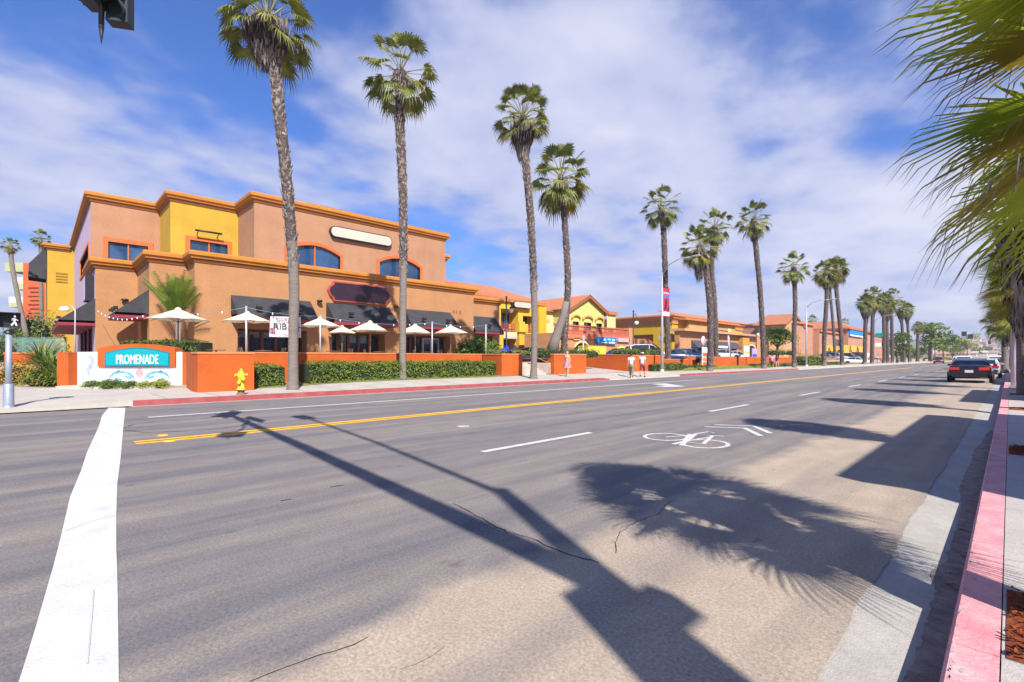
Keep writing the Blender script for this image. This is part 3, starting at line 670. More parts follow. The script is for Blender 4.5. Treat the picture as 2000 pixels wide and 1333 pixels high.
mb = MB(); mb.box(rd[0], rd[1], 5.5, 5.54, 1.1, 3.9)
for x in (rd[0] + .1, -38.5, rd[1] - .1): mb.box(x - .06, x + .06, 5.38, 5.5, 1.1, 3.9, 1)
mb.build('door', [M_DARK, M_MAROON], bA)
# yellow stair tower at the back left
mb = MB(); wall_x(mb, -66, .74, LF, 1, 12.6); wall_y(mb, .74, -78, -66, 1, 12.6)
mb.build('stair_tower', M_YSTU, bA)
mb = MB()
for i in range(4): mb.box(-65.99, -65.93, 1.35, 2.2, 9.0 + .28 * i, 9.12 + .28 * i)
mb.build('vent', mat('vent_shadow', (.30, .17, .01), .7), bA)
mb = MB()                                               # black awning on the tower's side
P = [(-69.2, 8.6), (-69.2, 12.3)]
mb.add([(-69.3, .70, 12.4), (-66.1, .70, 12.4), (-66.1, -.55, 10.6), (-69.3, -.55, 10.6), (-69.3, .70, 10.6), (-66.1, .70, 10.6), (-66.1, -.6, 9.3), (-69.3, -.6, 9.3), (-66.1, .7, 9.2), (-69.3, .7, 9.2)],
       [(0, 1, 2, 3), (1, 8, 6, 2), (0, 3, 7, 9), (3, 2, 6, 7)]); mb.build('awning', M_AWN, bA)
# cornices
def cornice(z, path, h=.44, out=.30, drop=.22, nm='cornice'):
    mb = MB(); mb.sweep(path, [(-.25, z), (out, z), (out + .05, z - .08), (out + .05, z - .26), (out - .06, z - .34), (out - .08, z - h), (-.0, z - h - .04), (-.25, z - h)])
    o = mb.build(nm, M_CORN, bA); b = MB(); b.sweep(path, [(-.1, z - h - .04), (out - .16, z - h - .04), (out - .19, z - h - .10), (.05, z - h - drop), (-.1, z - h - drop)]); b.build('cornice_band', M_CORND, o)  # the brown band below stands in for the cornice's shadow
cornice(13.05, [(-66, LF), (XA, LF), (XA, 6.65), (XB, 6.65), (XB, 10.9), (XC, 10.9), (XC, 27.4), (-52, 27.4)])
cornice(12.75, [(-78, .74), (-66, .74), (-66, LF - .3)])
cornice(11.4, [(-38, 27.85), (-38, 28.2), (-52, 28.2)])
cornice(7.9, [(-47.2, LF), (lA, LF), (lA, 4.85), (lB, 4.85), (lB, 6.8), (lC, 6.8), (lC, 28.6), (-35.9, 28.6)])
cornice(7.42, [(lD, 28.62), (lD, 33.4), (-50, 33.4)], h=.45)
# a few coping tiles along the top right edge
mb = MB()
for k in range(26):
    y = 14.5 + .5 * k; mb.lathe([(.11, 0), (.11, .46), (.09, .48)], (XC + .05, y, 13.07), 8, axis='Y')
mb.build('coping_tile', M_TILE, bA)
# signs
def pill(y0, y1, z0, z1, n=10):
    r = (z1 - z0) / 2; zc = (z0 + z1) / 2; P = []
    for k in range(n + 1): a = -math.pi / 2 + math.pi * k / n; P.append((y1 - r + r * math.cos(a) * .9, zc + r * math.sin(a)))
    for k in range(n + 1): a = math.pi / 2 + math.pi * k / n; P.append((y0 + r + r * math.cos(a) * .9, zc + r * math.sin(a)))
    return P
y0, zt = FX(641, 441, XC); _, zb = FX(641, 463, XC); y1 = YX(763, XC)
s1 = MB(); s1.prism(pill(y0, y1, zb, zt), XC + .01, XC + .32); o = s1.build('blank_sign', M_BLACKM, bA)
s1 = MB(); s1.prism(pill(y0 + .07, y1 - .07, zb + .07, zt - .07), XC + .321, XC + .34); s1.build('sign_face', M_SIGNW, o)
y0, zt = FX(641, 551, lC); _, zb = FX(641, 585, lC); y1 = YX(759, lC)
def fancy(y0, y1, z0, z1, g=0):
    y0 -= g; y1 += g; z0 -= g; z1 += g; h = z1 - z0; k = .42; q = .35
    return [(y0 + k, z0), (y0 + k * .8, z0 + .16 * h), (y0 + .12, z0 + .30 * h), (y0, z0 + .5 * h), (y0 + .12, z0 + .70 * h), (y0 + k * .8, z0 + .84 * h), (y0 + k, z1),
            (y1 - k, z1), (y1 - k * .8, z0 + .84 * h), (y1 - .12, z0 + .70 * h), (y1, z0 + .5 * h), (y1 - .12, z0 + .30 * h), (y1 - k * .8, z0 + .16 * h), (y1 - k, z0)]
s1 = MB(); s1.prism(fancy(y0, y1, zb, zt, .1), lC + .01, lC + .2); o = s1.build('shop_sign', mat('sign_red_rim', (.40, .06, .05), .5), bA)
s1 = MB(); s1.prism(fancy(y0, y1, zb, zt), lC + .201, lC + .23); s1.build('sign_face', mat('sign_dark_violet', (.022, .008, .022), .5, .3, 2), o)
s1 = MB(); s1.box(-43.6, -42.0, LF - .45, LF - .02, 5.2, 6.9); o = s1.build('box_sign', M_BLACKM, bA)
s1 = MB(); s1.box(-43.5, -42.1, LF - .46, LF - .452, 5.3, 6.8); s1.build('sign_face', mat('sign_lavender', (.5, .42, .6), .5), o)
# street number, wall lamps, lamp bar over the yellow window
mb = MB(); yn = YX(893, lC)
for k in range(3): mb.box(lC, lC + .03, yn - .5 + .36 * k, yn - .5 + .36 * k + (.08 if k == 1 else .2), 5.42, 5.68)
mb.build('street_number', M_CORND, bA)   # too small to read in the photograph: three numeral-sized marks
for px, py, X in ((622, 590, lC), (771, 601, lC)):
    y, z = FX(px, py, X); mb = MB(); mb.lathe([(.0, .14), (.16, .12), (.2, .0), (.14, -.04), (0, -.04)], (X + .22, y, z), 12); mb.box(X, X + .2, y - .05, y + .05, z + .02, z + .1); mb.build('wall_lamp', M_BLACKM, bA)
y, z = FX(243, 588, lA); mb = MB(); mb.lathe([(.0, .14), (.2, .1), (.22, .0), (0, -.04)], (lA + .22, y, z), 12); mb.box(lA, lA + .2, y - .05, y + .05, z, z + .1); mb.build('wall_lamp', M_BLACKM, bA)
mb = MB(); ya, za = FX(378, 452, XB); yb, _ = FX(430, 460, XB)
mb.tube([(XB + .5, ya, za), (XB + .5, yb, za)], .07, 8); mb.tube([(XB, ya + .2, za - .25), (XB + .5, ya + .2, za)], .03, 6); mb.tube([(XB, yb - .2, za - .25), (XB + .5, yb - .2, za)], .03, 6); mb.build('lamp_bar', M_BLACKM, bA)
mb = MB(); y, z = FX(465, 492, XB)                      # wrought-iron scroll rail beside the yellow window
for k in range(4): mb.tube([(XB + .9, y - .5 + k * .45, 7.9), (XB + .9, y - .4 + k * .45, 8.5 + .3 * (k % 2)), (XB + .9, y - .1 + k * .45, 8.2)], .025, 5)
mb.tube([(XB + .9, y - .7, 8.35), (XB + .9, y + 1.2, 8.35)], .025, 5); mb.build('scroll_rail', M_BLACKM, bA)
# awnings
def awning(parent, X, y0, y1, zt, zb, pr=1.35, lamps=2, spread=0.0, nm='awning'):
    mb = MB(); v = [(X, y0, zt), (X, y1, zt), (X + pr, y1 + spread, zb), (X + pr, y0 - spread, zb)]
    mb.add(v + [(X, y0, zb), (X, y1, zb)], [(0, 1, 2, 3), (0, 3, 4), (1, 5, 2)])
    mb.add([(X + pr, y0, zb), (X + pr, y1, zb), (X + pr, y1, zb - .2), (X + pr, y0, zb - .2)], [(0, 1, 2, 3)])
    o = mb.build(nm, M_AWN, parent)
    r = MB(); r.box(X, X + pr + .02, y0 - .02, y1 + .02, zb - .36, zb - .2); 
    r.build('valance', M_AWNR, o)
    for k in range(lamps):
        y = y0 + (y1 - y0) * (k + .5) / lamps; xl = X + pr * .82; zl = zb + (zt - zb) * .18
        l = MB(); l.cbox((xl + .22, y, zl + .22), (.22, .34, .14), ry=.6); l.tube([(xl, y, zl), (xl + .2, y, zl + .18)], .03, 6); l.build('awning_lamp', M_BLACKM, o)
awning(bA, lC, YX(451, lC), YX(606, lC), 5.43, 4.18)
awning(bA, lC, YX(637, lC), YX(760, lC), 5.45, 4.18)
awning(bA, lC, YX(786, lC), YX(879, lC), 5.45, 4.18)
awning(bA, lD, YX(911, lD), YX(966, lD), 5.5, 4.1, lamps=1)
def awning_y(parent, Y, x0, x1, zt, zb, pr):
    mb = MB(); mb.add([(x0, Y, zt), (x1, Y, zt), (x1, Y - pr, zb), (x0, Y - pr, zb), (x0, Y, zb), (x1, Y, zb)], [(0, 1, 2, 3), (0, 3, 4), (1, 5, 2)])
    mb.add([(x0, Y - pr, zb), (x1, Y - pr, zb), (x1, Y - pr, zb - .15), (x0, Y - pr, zb - .15)], [(0, 1, 2, 3)]); o = mb.build('awning', M_AWN, parent)
    r = MB(); r.box(x0, x1 + .02, Y - pr - .02, Y, zb - .32, zb - .15); r.build('valance', M_AWNR, o)
    for k in range(3):
        l = MB(); x = x0 + (x1 - x0) * (k + .5) / 3; l.cbox((x, Y - pr * .95, zb + .30), (.3, .22, .16)); l.tube([(x, Y - pr * .8, zb + .1), (x, Y - pr * .95, zb + .25)], .03, 6); l.build('awning_lamp', M_BLACKM, o)
awning_y(bA, 4.85, -39.9, -36.35, 5.6, 4.15, 1.6)
awning_y(bA, LF, -58, -41.15, 5.3, 3.85, 1.75)

# ---------------------------------------------------------------- low orange walls and the sign wall
def wall_prism(nm, label, x0, x1, y0, y1, zt, m=M_ORANGE, zb=0.0, cap=True, grp='orange garden walls along the pavement'):
    t = thing(nm, label, 'wall', ((x0 + x1) / 2, (y0 + y1) / 2, 0), group=grp)
    b = MB(); b.box(x0, x1, y0, y1, zb, zt - (.07 if cap else 0)); b.build('wall', m, t)
    if cap: b = MB(); b.box(x0 - .025, x1 + .025, y0 - .025, y1 + .025, zt - .07, zt); b.build('coping', M_ORANGE2, t)
    return t
wall_prism('garden_wall', 'orange stucco wall block behind the yellow hydrant, next to the teal sign', -22.4, -21.4, 4.34, 6.3, 1.69)
wall_prism('garden_wall', 'long orange stucco wall behind the clipped hedge in front of the umbrellas', -24.5, -24.2, 6.3, 20.9, 1.74)
wall_prism('garden_wall', 'orange stucco wall block at the left of the steps, behind the third tall palm', -24.2, -22.35, YX(980, -22.35), 22.8, 1.74)
wall_prism('garden_wall', 'orange stucco wall behind the woman in the patterned dress', -22.6, -22.3, 25.9, 29.6, 1.76)
t = thing('garden_wall', 'orange stucco wall rising beside the driveway behind the two men', 'wall', (-27, 35.6, 0), group='orange garden walls along the pavement')
b = MB(); b.prism([(-36, 0), (-22.2, 0), (-22.2, 1.68), (-36, 1.95)], 35.6, 35.9, 'Y'); b.build('wall', M_ORANGE, t)
b = MB(); b.prism([(-36, 1.95), (-22.17, 1.68), (-22.17, 1.75), (-36, 2.02)], 35.57, 35.93, 'Y'); b.build('coping', M_ORANGE2, t)
wall_prism('garden_wall', 'orange stucco wall under the mounded shrubs, right of the driveway', -22.6, -22.2, 35.9, 41.3, 1.72)
wall_prism('garden_wall', 'lower orange wall in front of the parked dark blue cars', -24.3, -24.0, 41.3, 49.5, 1.35)
wall_prism('garden_wall', 'orange wall beside the red and white menu board', -24.3, -24.0, 49.5, 66.0, 1.62)
wall_prism('garden_wall', 'orange wall under the leafy round tree in front of the gabled house', -24.3, -24.0, 66.3, 92.0, 1.6)
wall_prism('garden_wall', 'far orange wall in front of the pink building', -25.3, -25.0, 100, 190.0, 1.45)
# stairs with handrails between the walls
t = thing('garden_steps', 'pale concrete steps rising between two orange walls beside the third tall palm', 'steps', (-23.5, 24.3, 0))
b = MB()
for k in range(6): b.box(-22.9 - .38 * k - 1.0, -22.9 - .38 * k, 22.85, 25.85, 0, .30 + .14 * (k + 1))
b.box(-26.3, -25.8, 22.85, 25.85, 0, 1.14); b.build('flight', M_CONC, t)
for y in (23.1, 25.6):
    r = MB(); r.tube([(-22.5, y, .3), (-22.5, y, 1.15), (-22.8, y, 1.2), (-25.0, y, 2.0), (-25.4, y, 2.0), (-25.4, y, 1.1)], .022, 6); r.build('handrail', mat('handrail_orange', (.55, .25, .12), .5), t)
# the teal sign wall faces the street corner
A = Vector((-29.0, 1.3)); B = Vector((-25.8, 4.6)); dirv = (B - A).normalized(); nrm = Vector((dirv.y, -dirv.x)); ang = math.atan2(dirv.y, dirv.x); Wd = (B - A).length
t = thing('sign_wall', 'white and orange sign wall with arched teal panel reading PROMENADE above painted dolphins', 'sign', (A.x, A.y, 0.0), rz=ang)
# local frame: x along the wall (0..Wd), y = -outward, z up (outward is local -Y)
K = Wd / (355 - 150)                                   # metres per photo pixel along the wall
def lx(px): return (px - 150) * K
def lz(py): return 0.15 + (757 - py) * (21.7 / 950)
b = MB(); b.box(0, lx(358), 0, .35, .0, lz(688)); b.build('wall', M_WWALL, t, world=False)
def archp(x0, x1, z0, zs_, za, n=16, dx=0):
    P = [(x0, z0), (x1, z0)]
    for k in range(n + 1):
        q = k / n; P.append((x1 + (x0 - x1) * q, zs_ + (za - zs_) * math.sin(math.pi * q) ** .9))
    return P
b = MB(); b.prism(archp(lx(193), lx(346), lz(716.5), lz(681), lz(672)), -.10, .40, 'Y'); b.build('arched_surround', M_ORANGE, t, world=False)
b = MB(); b.prism(archp(lx(208), lx(336), lz(716), lz(690), lz(679.5)), -.115, -.10, 'Y'); p = b.build('teal_panel', M_TEALD, t, world=False)
b = MB(); b.prism(archp(lx(210.5), lx(333.5), lz(714.5), lz(691.5), lz(682)), -.13, -.1155, 'Y'); b.build('panel_face', M_TEAL, p, world=False)
b = MB(); M = Matrix(((1, 0, 0, lx(273)), (0, 0, -1, -.135), (0, 1, 0, lz(702.5)), (0, 0, 0, 1)))
put_text(b, 'PROMENADE', .50, M, sx=.72, extrude=.02)
xs = [v[0] for v in b.v]; zz_ = [v[2] for v in b.v]; fx = (lx(314.5) - lx(232)) / (max(xs) - min(xs)); fz = (lz(693.5) - lz(711.5)) / (max(zz_) - min(zz_)); cx = lx(273.2); cz = lz(702.5); mxs = (max(xs) + min(xs)) / 2; mzs = (max(zz_) + min(zz_)) / 2
b.v = [((v[0] - mxs) * fx + cx, v[1], (v[2] - mzs) * fz + cz) for v in b.v]
b.build('lettering', M_LET, p, world=False)
# painted seahorse, dolphins and shell: flat marks on the white wall
M_SEAH = mat('mural_grey_blue', (.30, .36, .52), .8, .2, 6); M_DOL = mat('mural_teal_blue', (.03, .26, .36), .8, .4, 8, col2=(.25, .45, .55)); M_SHELL = mat('mural_shell_pink', (.62, .30, .33), .8, .1)
def mural(nm, polys, m, off):
    b = MB()
    for P in polys: b.add([(lx(x), off, lz(y)) for x, y in P], [tuple(range(len(P)))])
    b.build(nm, m, t, world=False)
def stroke(pts, w):
    P = [Vector(p) for p in pts]; L_, R_ = [], []
    for i in range(len(P)):
        d = (P[min(i + 1, len(P) - 1)] - P[max(i - 1, 0)]).normalized(); q = Vector((-d.y, d.x)); ww_ = w[i] if hasattr(w, '__len__') else w
        L_.append(P[i] + q * ww_ / 2); R_.append(P[i] - q * ww_ / 2)
    return [[L_[i], L_[i + 1], R_[i + 1], R_[i]] for i in range(len(P) - 1)]
mural('seahorse_painting', stroke([(163, 703), (169, 699), (175, 698), (180, 702), (179, 710), (174, 717), (171, 724), (172, 731), (174, 736), (171, 740), (167, 738)], [2, 4, 6, 6, 8, 10, 8, 5, 3.5, 2.5, 2]), M_SEAH, -.003)
dl = stroke([(213, 742), (216, 735), (223, 729), (232, 727), (243, 727), (254, 731), (260, 737), (263, 743)], [1.5, 4, 6, 6, 5, 6, 5, 2]) + [[(226, 728), (233, 720), (234, 728)], [(241, 733), (256, 736), (258, 742), (246, 739)], [(222, 737), (236, 740), (240, 745), (226, 744)]]
dr = [[(283 + 263 - x, y) for x, y in P] for P in dl]
mural('dolphin_painting', dl, M_DOL, -.004); mural('dolphin_painting', dr, M_DOL, -.004)
mural('shell_painting', [[(273 + 8 * math.cos(a), 729 - 9 * math.sin(a)) for a in [k * math.pi / 8 for k in range(16)]]], M_SHELL, -.003)
b = MB(); b.box(lx(128), 0, -.45, .45, 0, lz(689)); b.build('pillar', M_ORANGE, t, world=False)
b = MB(); b.box(lx(358), lx(386), -.02, .42, 0, lz(688)); b.build('pillar', M_ORANGE, t, world=False)
b = MB(); b.prism([(lx(140), -.5), (lx(150), -1.05), (lx(235), -1.25), (lx(330), -1.15), (lx(362), -.9), (lx(372), -.02), (lx(128), -.02)], .0, .26, 'Z'); b.build('planter_kerb', M_CONC, t, world=False)
# wing wall between the sign wall and the hydrant block
t2 = thing('garden_wall', 'narrow orange stucco wall joining the teal sign to the hydrant wall', 'wall', (-25.2, 4.6, 0), group='orange garden walls along the pavement')
b = MB(); b.prism([(-25.55, 4.75), (-22.42, 4.34), (-22.42, 4.7), (-25.45, 5.1)], 0, 1.70, 'Z'); b.build('wall', M_ORANGE, t2)
wall_prism('garden_wall', 'small orange wall in the planting behind the pedestrian signal', -36.4, -36.0, -1.2, .4, 1.75)
# ---------------------------------------------------------------- palms
def fan_leaf(mb, org, dirv, pet, Rb, nseg, droop, r, mi=0, pmi=1, spread=115, detail=1, pw=.014, curl=1.0, dryt=0, fz=.55):
    """one fan leaf: arching petiole, pleated blade, drooping tips"""
    d = dirv.normalized(); P = [Vector(org)]; dd = d.copy(); n = 4
    for i in range(n):
        dd = (dd + Vector((0, 0, -droop * .10))).normalized(); P.append(P[-1] + dd * pet / n)
    mb.tube(P, [pw * 1.5, pw * 1.2, pw, pw * .9, pw * .8], 3, pmi, cap=False)
    hub = P[-1]; a = Vector((0, 0, 1)); side = dd.cross(a)
    side = side.normalized() if side.length > .05 else Vector((1, 0, 0))
    roll = r.uniform(-.5, .5); up = side.cross(dd).normalized()
    side, up = (side * math.cos(roll) + up * math.sin(roll)), (up * math.cos(roll) - side * math.sin(roll))
    sp = R(spread)
    for k in range(nseg):
        t = (k + .5) / nseg * 2 - 1; an = t * sp
        L_ = Rb * (1 - .28 * abs(t) ** 2) * r.uniform(.88, 1.06)
        ax = (dd * math.cos(an) + side * math.sin(an)).normalized()
        wv = (side * math.cos(an) - dd * math.sin(an)).normalized()
        fold = up * (.10 + .10 * abs(t))                # blade dishes a little
        w = L_ * fz * (2 * sp / nseg) * .55
        tipd = droop * r.uniform(.5, 1.3) * curl
        m1 = hub + ax * L_ * fz + fold * L_ * fz + Vector((0, 0, -.06 * droop * L_))
        m2 = hub + ax * L_ * .82 + fold * L_ * .60 + Vector((0, 0, -.22 * tipd * L_))
        tp = hub + ax * L_ * .98 + fold * L_ * .5 + Vector((0, 0, -.50 * tipd * L_)) + Vector((r.uniform(-1, 1), r.uniform(-1, 1), 0)) * .02
        rg = up * w * .55
        vs = [hub, m1 - wv * w, m1 + rg, m1 + wv * w, m2 - wv * w * .5, m2 + rg * .4, m2 + wv * w * .5, tp]
        mb.add(vs, [(0, 1, 2), (0, 2, 3), (1, 4, 5, 2), (2, 5, 6, 3)], mi); mb.add(vs[4:], [(0, 3, 1), (1, 3, 2)], 3 if dryt and r.random() < dryt else mi)

def crown_mesh(seed, n=46, pet=1.05, Rb=.78, nseg=20, low=-55, detail=1, yellow=.03, pw=.016, dk=1.0):
    r = random.Random(seed); mb = MB()
    for k in range(n):
        q = (k + .5) / n; az = k * 2.39996 + r.uniform(-.3, .3)
        el = R(85 - (85 - low) * q ** .85 + r.uniform(-9, 9))
        d = Vector((math.cos(az) * math.cos(el), math.sin(az) * math.cos(el), math.sin(el)))
        dr = (.5 + 1.0 * q) * dk
        mi = 2 if (q > .55 and r.random() < yellow * 3) else 0
        fan_leaf(mb, (0, 0, -.35 * q), d, pet * r.uniform(.8, 1.12) * (1 - .15 * q), Rb * r.uniform(.85, 1.1), nseg, dr, r, mi, 1, r.uniform(95, 125), pw=pw, dryt=.35 * q, fz=.55 if dk > .5 else .40)
    for k in range(3 if dk > .5 else 0):                # bare flower stalks
        az = r.uniform(0, 6.3); d = Vector((math.cos(az) * .75, math.sin(az) * .75, .8)); P = [d * (.4 + .38 * i) + Vector((0, 0, -.05 * i * i)) for i in range(5)]
        mb.tube(P, [.012, .01, .008, .006, .004], 3, 1, cap=False)
    return mb
def skirt_mesh(seed, rt, rb, h, n, r_tr=.25):
    """dead fronds hanging against the trunk; z from 0 down to -h, radius rt at the top narrowing to rb"""
    r = random.Random(seed); mb = MB()
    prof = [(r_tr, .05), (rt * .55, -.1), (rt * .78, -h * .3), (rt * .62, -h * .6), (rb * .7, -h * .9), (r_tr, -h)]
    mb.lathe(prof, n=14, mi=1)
    for k in range(n):
        q = r.random() ** .8; az = r.uniform(0, 6.2832); rad = (rt + (rb - rt) * q) * r.uniform(.72, 1.02); z = -h * q * .85 + r.uniform(-.1, .15)
        L_ = h * r.uniform(.16, .34) + .12; w = r.uniform(.012, .04); tw = r.uniform(-.5, .5)
        o = Vector((math.cos(az) * rad, math.sin(az) * rad, z)); tg = Vector((-math.sin(az), math.cos(az), 0)) * math.cos(tw) + Vector((math.cos(az), math.sin(az), 0)) * math.sin(tw)
        inn = Vector((-math.cos(az), -math.sin(az), 0)) * L_ * r.uniform(.02, .30) + Vector((-math.sin(az), math.cos(az), 0)) * L_ * r.uniform(-.25, .25)
        mb.add([o - tg * w, o + tg * w, o + inn * .5 + Vector((0, 0, -L_ * .6)) + tg * w * .8, o + inn * .5 + Vector((0, 0, -L_ * .6)) - tg * w * .8, o + inn + Vector((0, 0, -L_))], [(0, 1, 2, 3), (3, 2, 4)], 0)
    return mb
def trunk_mesh(P, r0, r1, seed, boots=True, from_t=.4, n=14, flare=1.5, nb=None, rough_from=.42):
    """P: list of points from base to crown; returns trunk mesh and leaf-stub mesh"""
    r = random.Random(seed); P = [Vector(p) for p in P]; m = len(P) - 1; H = (P[-1] - P[0]).length
    def at(t):
        f = max(0, min(m - 1e-6, t * m)); i = int(f); q = f - i
        p0, p1, p2, p3 = P[max(0, i - 1)], P[i], P[i + 1], P[min(m, i + 2)]
        return .5 * ((2 * p1) + (p2 - p0) * q + (2 * p0 - 5 * p1 + 4 * p2 - p3) * q * q + (-p0 + 3 * p1 - 3 * p2 + p3) * q ** 3)
    def rad(t): return (r0 + (r1 - r0) * t) * (1 + (flare - 1) * math.exp(-t * H / .55)) 
    ns = max(24, int(H * 4)); mb = MB(); pts = [at(i / ns) for i in range(ns + 1)]
    rr = [rad(i / ns) * (1 + .03 * math.sin(i * 1.7 + seed)) for i in range(ns + 1)]
    mb.tube(pts, rr, n, 0)
    if boots:
        for i in range(len(mb.f)):                      # lower trunk smooth grey, upper trunk rough brown
            if mb.f[i][0] // n < ns * rough_from and len(mb.f[i]) == 4: mb.m[i] = 1
    st = MB(); nb = nb or int(H * 34)
    if boots:
        for k in range(nb):
            t = rough_from - .04 + (1.0 - rough_from + .04) * (k / nb); az = k * 2.39996 + r.uniform(-.9, .9); t = min(1, max(.0, t + r.uniform(-.01, .01))); c = at(t); ra = rad(t)
            o = Vector((math.cos(az), math.sin(az), 0)); tg = Vector((-math.sin(az), math.cos(az), 0)); L_ = r.uniform(.05, .20); w = r.uniform(.025, .085) * (ra / .22) ** .5
            b = c + o * ra * .93; out = r.uniform(.25, .75)
            st.add([b - tg * w, b + tg * w, b + tg * w * .5 + o * L_ * out + Vector((0, 0, L_)), b - tg * w * .5 + o * L_ * out + Vector((0, 0, L_)), b + o * .035 - Vector((0, 0, .05))],
                   [(0, 1, 2, 3), (0, 4, 1), (1, 4, 2), (0, 3, 4), (4, 3, 2)], 0)
    return mb, st
CR = {}
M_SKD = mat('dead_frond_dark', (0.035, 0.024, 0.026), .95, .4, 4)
def crown_data(key, **k):
    if key not in CR:
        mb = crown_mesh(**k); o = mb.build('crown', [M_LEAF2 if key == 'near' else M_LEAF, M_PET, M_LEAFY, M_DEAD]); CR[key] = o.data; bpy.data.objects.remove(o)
    return CR[key]
SKD = {}
def palm(label, base, pts, cr, crown='a', skirt=None, r0=.27, r1=.20, seed=1, group='tall fan palms along the far kerb', boots=True, rough_from=.42, flare=1.5, name='fan_palm', nb=None, tilt=(0, 0), tm=None):
    """base (x,y,z); pts = trunk points above the base as offsets; cr = crown radius"""
    t = thing(name, label, 'palm tree', base, group=group)
    P = [Vector((0, 0, -.05))] + [Vector(p) for p in pts]
    tb, st = trunk_mesh(P, r0, r1, seed, boots, rough_from=rough_from, flare=flare, nb=nb)
    tr = tb.build('trunk', tm or [M_TRUNK, M_TRUNKG], t, world=False)
    if boots and st.v: st.build('leaf_stub', M_BOOT, t, world=False)['kind'] = 'stuff'
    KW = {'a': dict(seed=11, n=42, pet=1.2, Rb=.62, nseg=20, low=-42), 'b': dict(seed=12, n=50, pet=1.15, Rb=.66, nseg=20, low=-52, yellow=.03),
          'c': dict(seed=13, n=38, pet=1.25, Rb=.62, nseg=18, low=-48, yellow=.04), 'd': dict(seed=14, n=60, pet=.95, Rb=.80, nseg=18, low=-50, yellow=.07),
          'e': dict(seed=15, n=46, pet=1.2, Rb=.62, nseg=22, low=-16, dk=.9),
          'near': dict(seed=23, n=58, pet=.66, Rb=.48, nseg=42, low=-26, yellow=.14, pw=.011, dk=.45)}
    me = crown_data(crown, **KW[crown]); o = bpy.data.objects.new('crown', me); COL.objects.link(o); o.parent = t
    o.location = P[-1]; s = cr / (1.55 if crown != 'near' else 1.10); o.scale = (s, s, s); o.rotation_euler = (tilt[0], tilt[1], seed * 1.3)
    if skirt:
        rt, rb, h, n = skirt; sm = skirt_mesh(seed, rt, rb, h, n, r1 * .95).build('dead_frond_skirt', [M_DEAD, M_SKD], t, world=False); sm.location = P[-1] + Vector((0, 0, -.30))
    return t
def kpalm(label, px, py, zb, X, trunk, ccx, ccy, crpx, **k):
    """palm from its place on the photo: base pixel column on plane X, trunk pixels, crown centre; all turned into metres"""
    D = DX(px, X); Y = YX(px, X); pts = []
    for (x, y) in list(trunk) + [(ccx, ccy)]:
        # the trunk stays within the plane facing the camera through its base
        v = PD(x, y, D); pts.append((v.x - X, v.y - Y, v.z - zb))
    return palm(label, (X, Y, zb), pts, crpx * D / F, **k)
kpalm('tall fan palm with rough upper trunk standing in front of the rib banner', 572, 762, .16, -20.5, [(573, 650), (574, 545), (562, 380), (545, 215), (536, 120)], 522, 34, 92, crown='e', skirt=(1.15, .34, 1.65, 1500), seed=1, r0=.18, r1=.235, rough_from=.40, flare=1.45)
kpalm('tall straight fan palm rising from the long clipped hedge', 786, 742, .32, -22.6, [(787, 600), (788, 480), (786, 350), (781, 235)], 782, 138, 72, crown='c', skirt=(.60, .30, .9, 300), seed=2, r0=.165, r1=.25, rough_from=.34, flare=1.6)
kpalm('tall fan palm with bulging grey skirt beside the garden steps', 1042, 742, .21, -20.2, [(1044, 640), (1042, 540), (1036, 420), (1026, 310)], 1021, 228, 57, crown='e', skirt=(.95, .32, 2.2, 900), seed=3, r0=.175, r1=.23, rough_from=.38, flare=1.6)
kpalm('fan palm with wide drooping crown growing behind the wall near the woman', 1100, 684, 1.1, -24.5, [(1104, 640), (1109, 560), (1106, 480), (1100, 400)], 1095, 345, 62, crown='b', skirt=(.75, .30, 2.0, 400), seed=4, r0=.26, r1=.22, rough_from=.0, flare=1.1)
t = thing('leaning_palm', 'leaning smooth grey palm trunk crossing behind the rough palm by the woman', 'palm tree', (DX(1080, -24.9) * (-S_ + u_(1080) * C_), YX(1080, -24.9), 1.05))
D = DX(1080, -24.9); P = [PD(x, y, D) - Vector(t.location) for x, y in ((1078, 689), (1084, 665), (1093, 638), (1101, 615), (1106, 590))]
b = MB(); b.tube(P, [.52, .38, .30, .27, .25], 14); b.build('trunk', M_TRUNKG, t, world=False)
kpalm('slender fan palm rising behind the street banner and lamp pole', 1305, 708, .9, -24.6, [(1303, 640), (1300, 560), (1298, 500), (1296, 450)], 1291, 402, 38, crown='c', skirt=(.42, .26, 1.2, 160), seed=5, r0=.28, r1=.26, rough_from=.04, flare=1.2)
kpalm('stout fan palm with heavy low skirt on the kerb, left trunk of the crossing pair', 1386, 725, .18, -20.2, [(1388, 650), (1386, 590), (1379, 530)], 1366, 480, 40, crown='a', skirt=(.85, .4, 2.9, 420), seed=6, r0=.28, r1=.30, rough_from=.04, flare=1.2)
kpalm('fan palm behind the stout kerb palm, right trunk of the pair', 1399, 712, .4, -24.6, [(1398, 640), (1394, 570), (1390, 520)], 1396, 441, 34, crown='c', skirt=(.6, .4, 3.0, 260), seed=7, r0=.27, r1=.28, rough_from=.04, flare=1.5)
kpalm('fan palm with gently curved trunk left of the leafy round tree', 1492, 721, .2, -20.4, [(1489, 640), (1484, 560), (1477, 490)], 1472, 428, 34, crown='a', skirt=(.75, .32, 2.3, 260), seed=8, r0=.27, r1=.29, rough_from=.04, flare=1.2)
kpalm('fan palm standing in front of the gabled house', 1551, 717, .2, -20.4, [(1551, 660), (1553, 600), (1552, 560)], 1550, 522, 29, crown='c', skirt=(.7, .3, 1.8, 180), seed=9, r0=.25, r1=.28, rough_from=.04, flare=1.2)
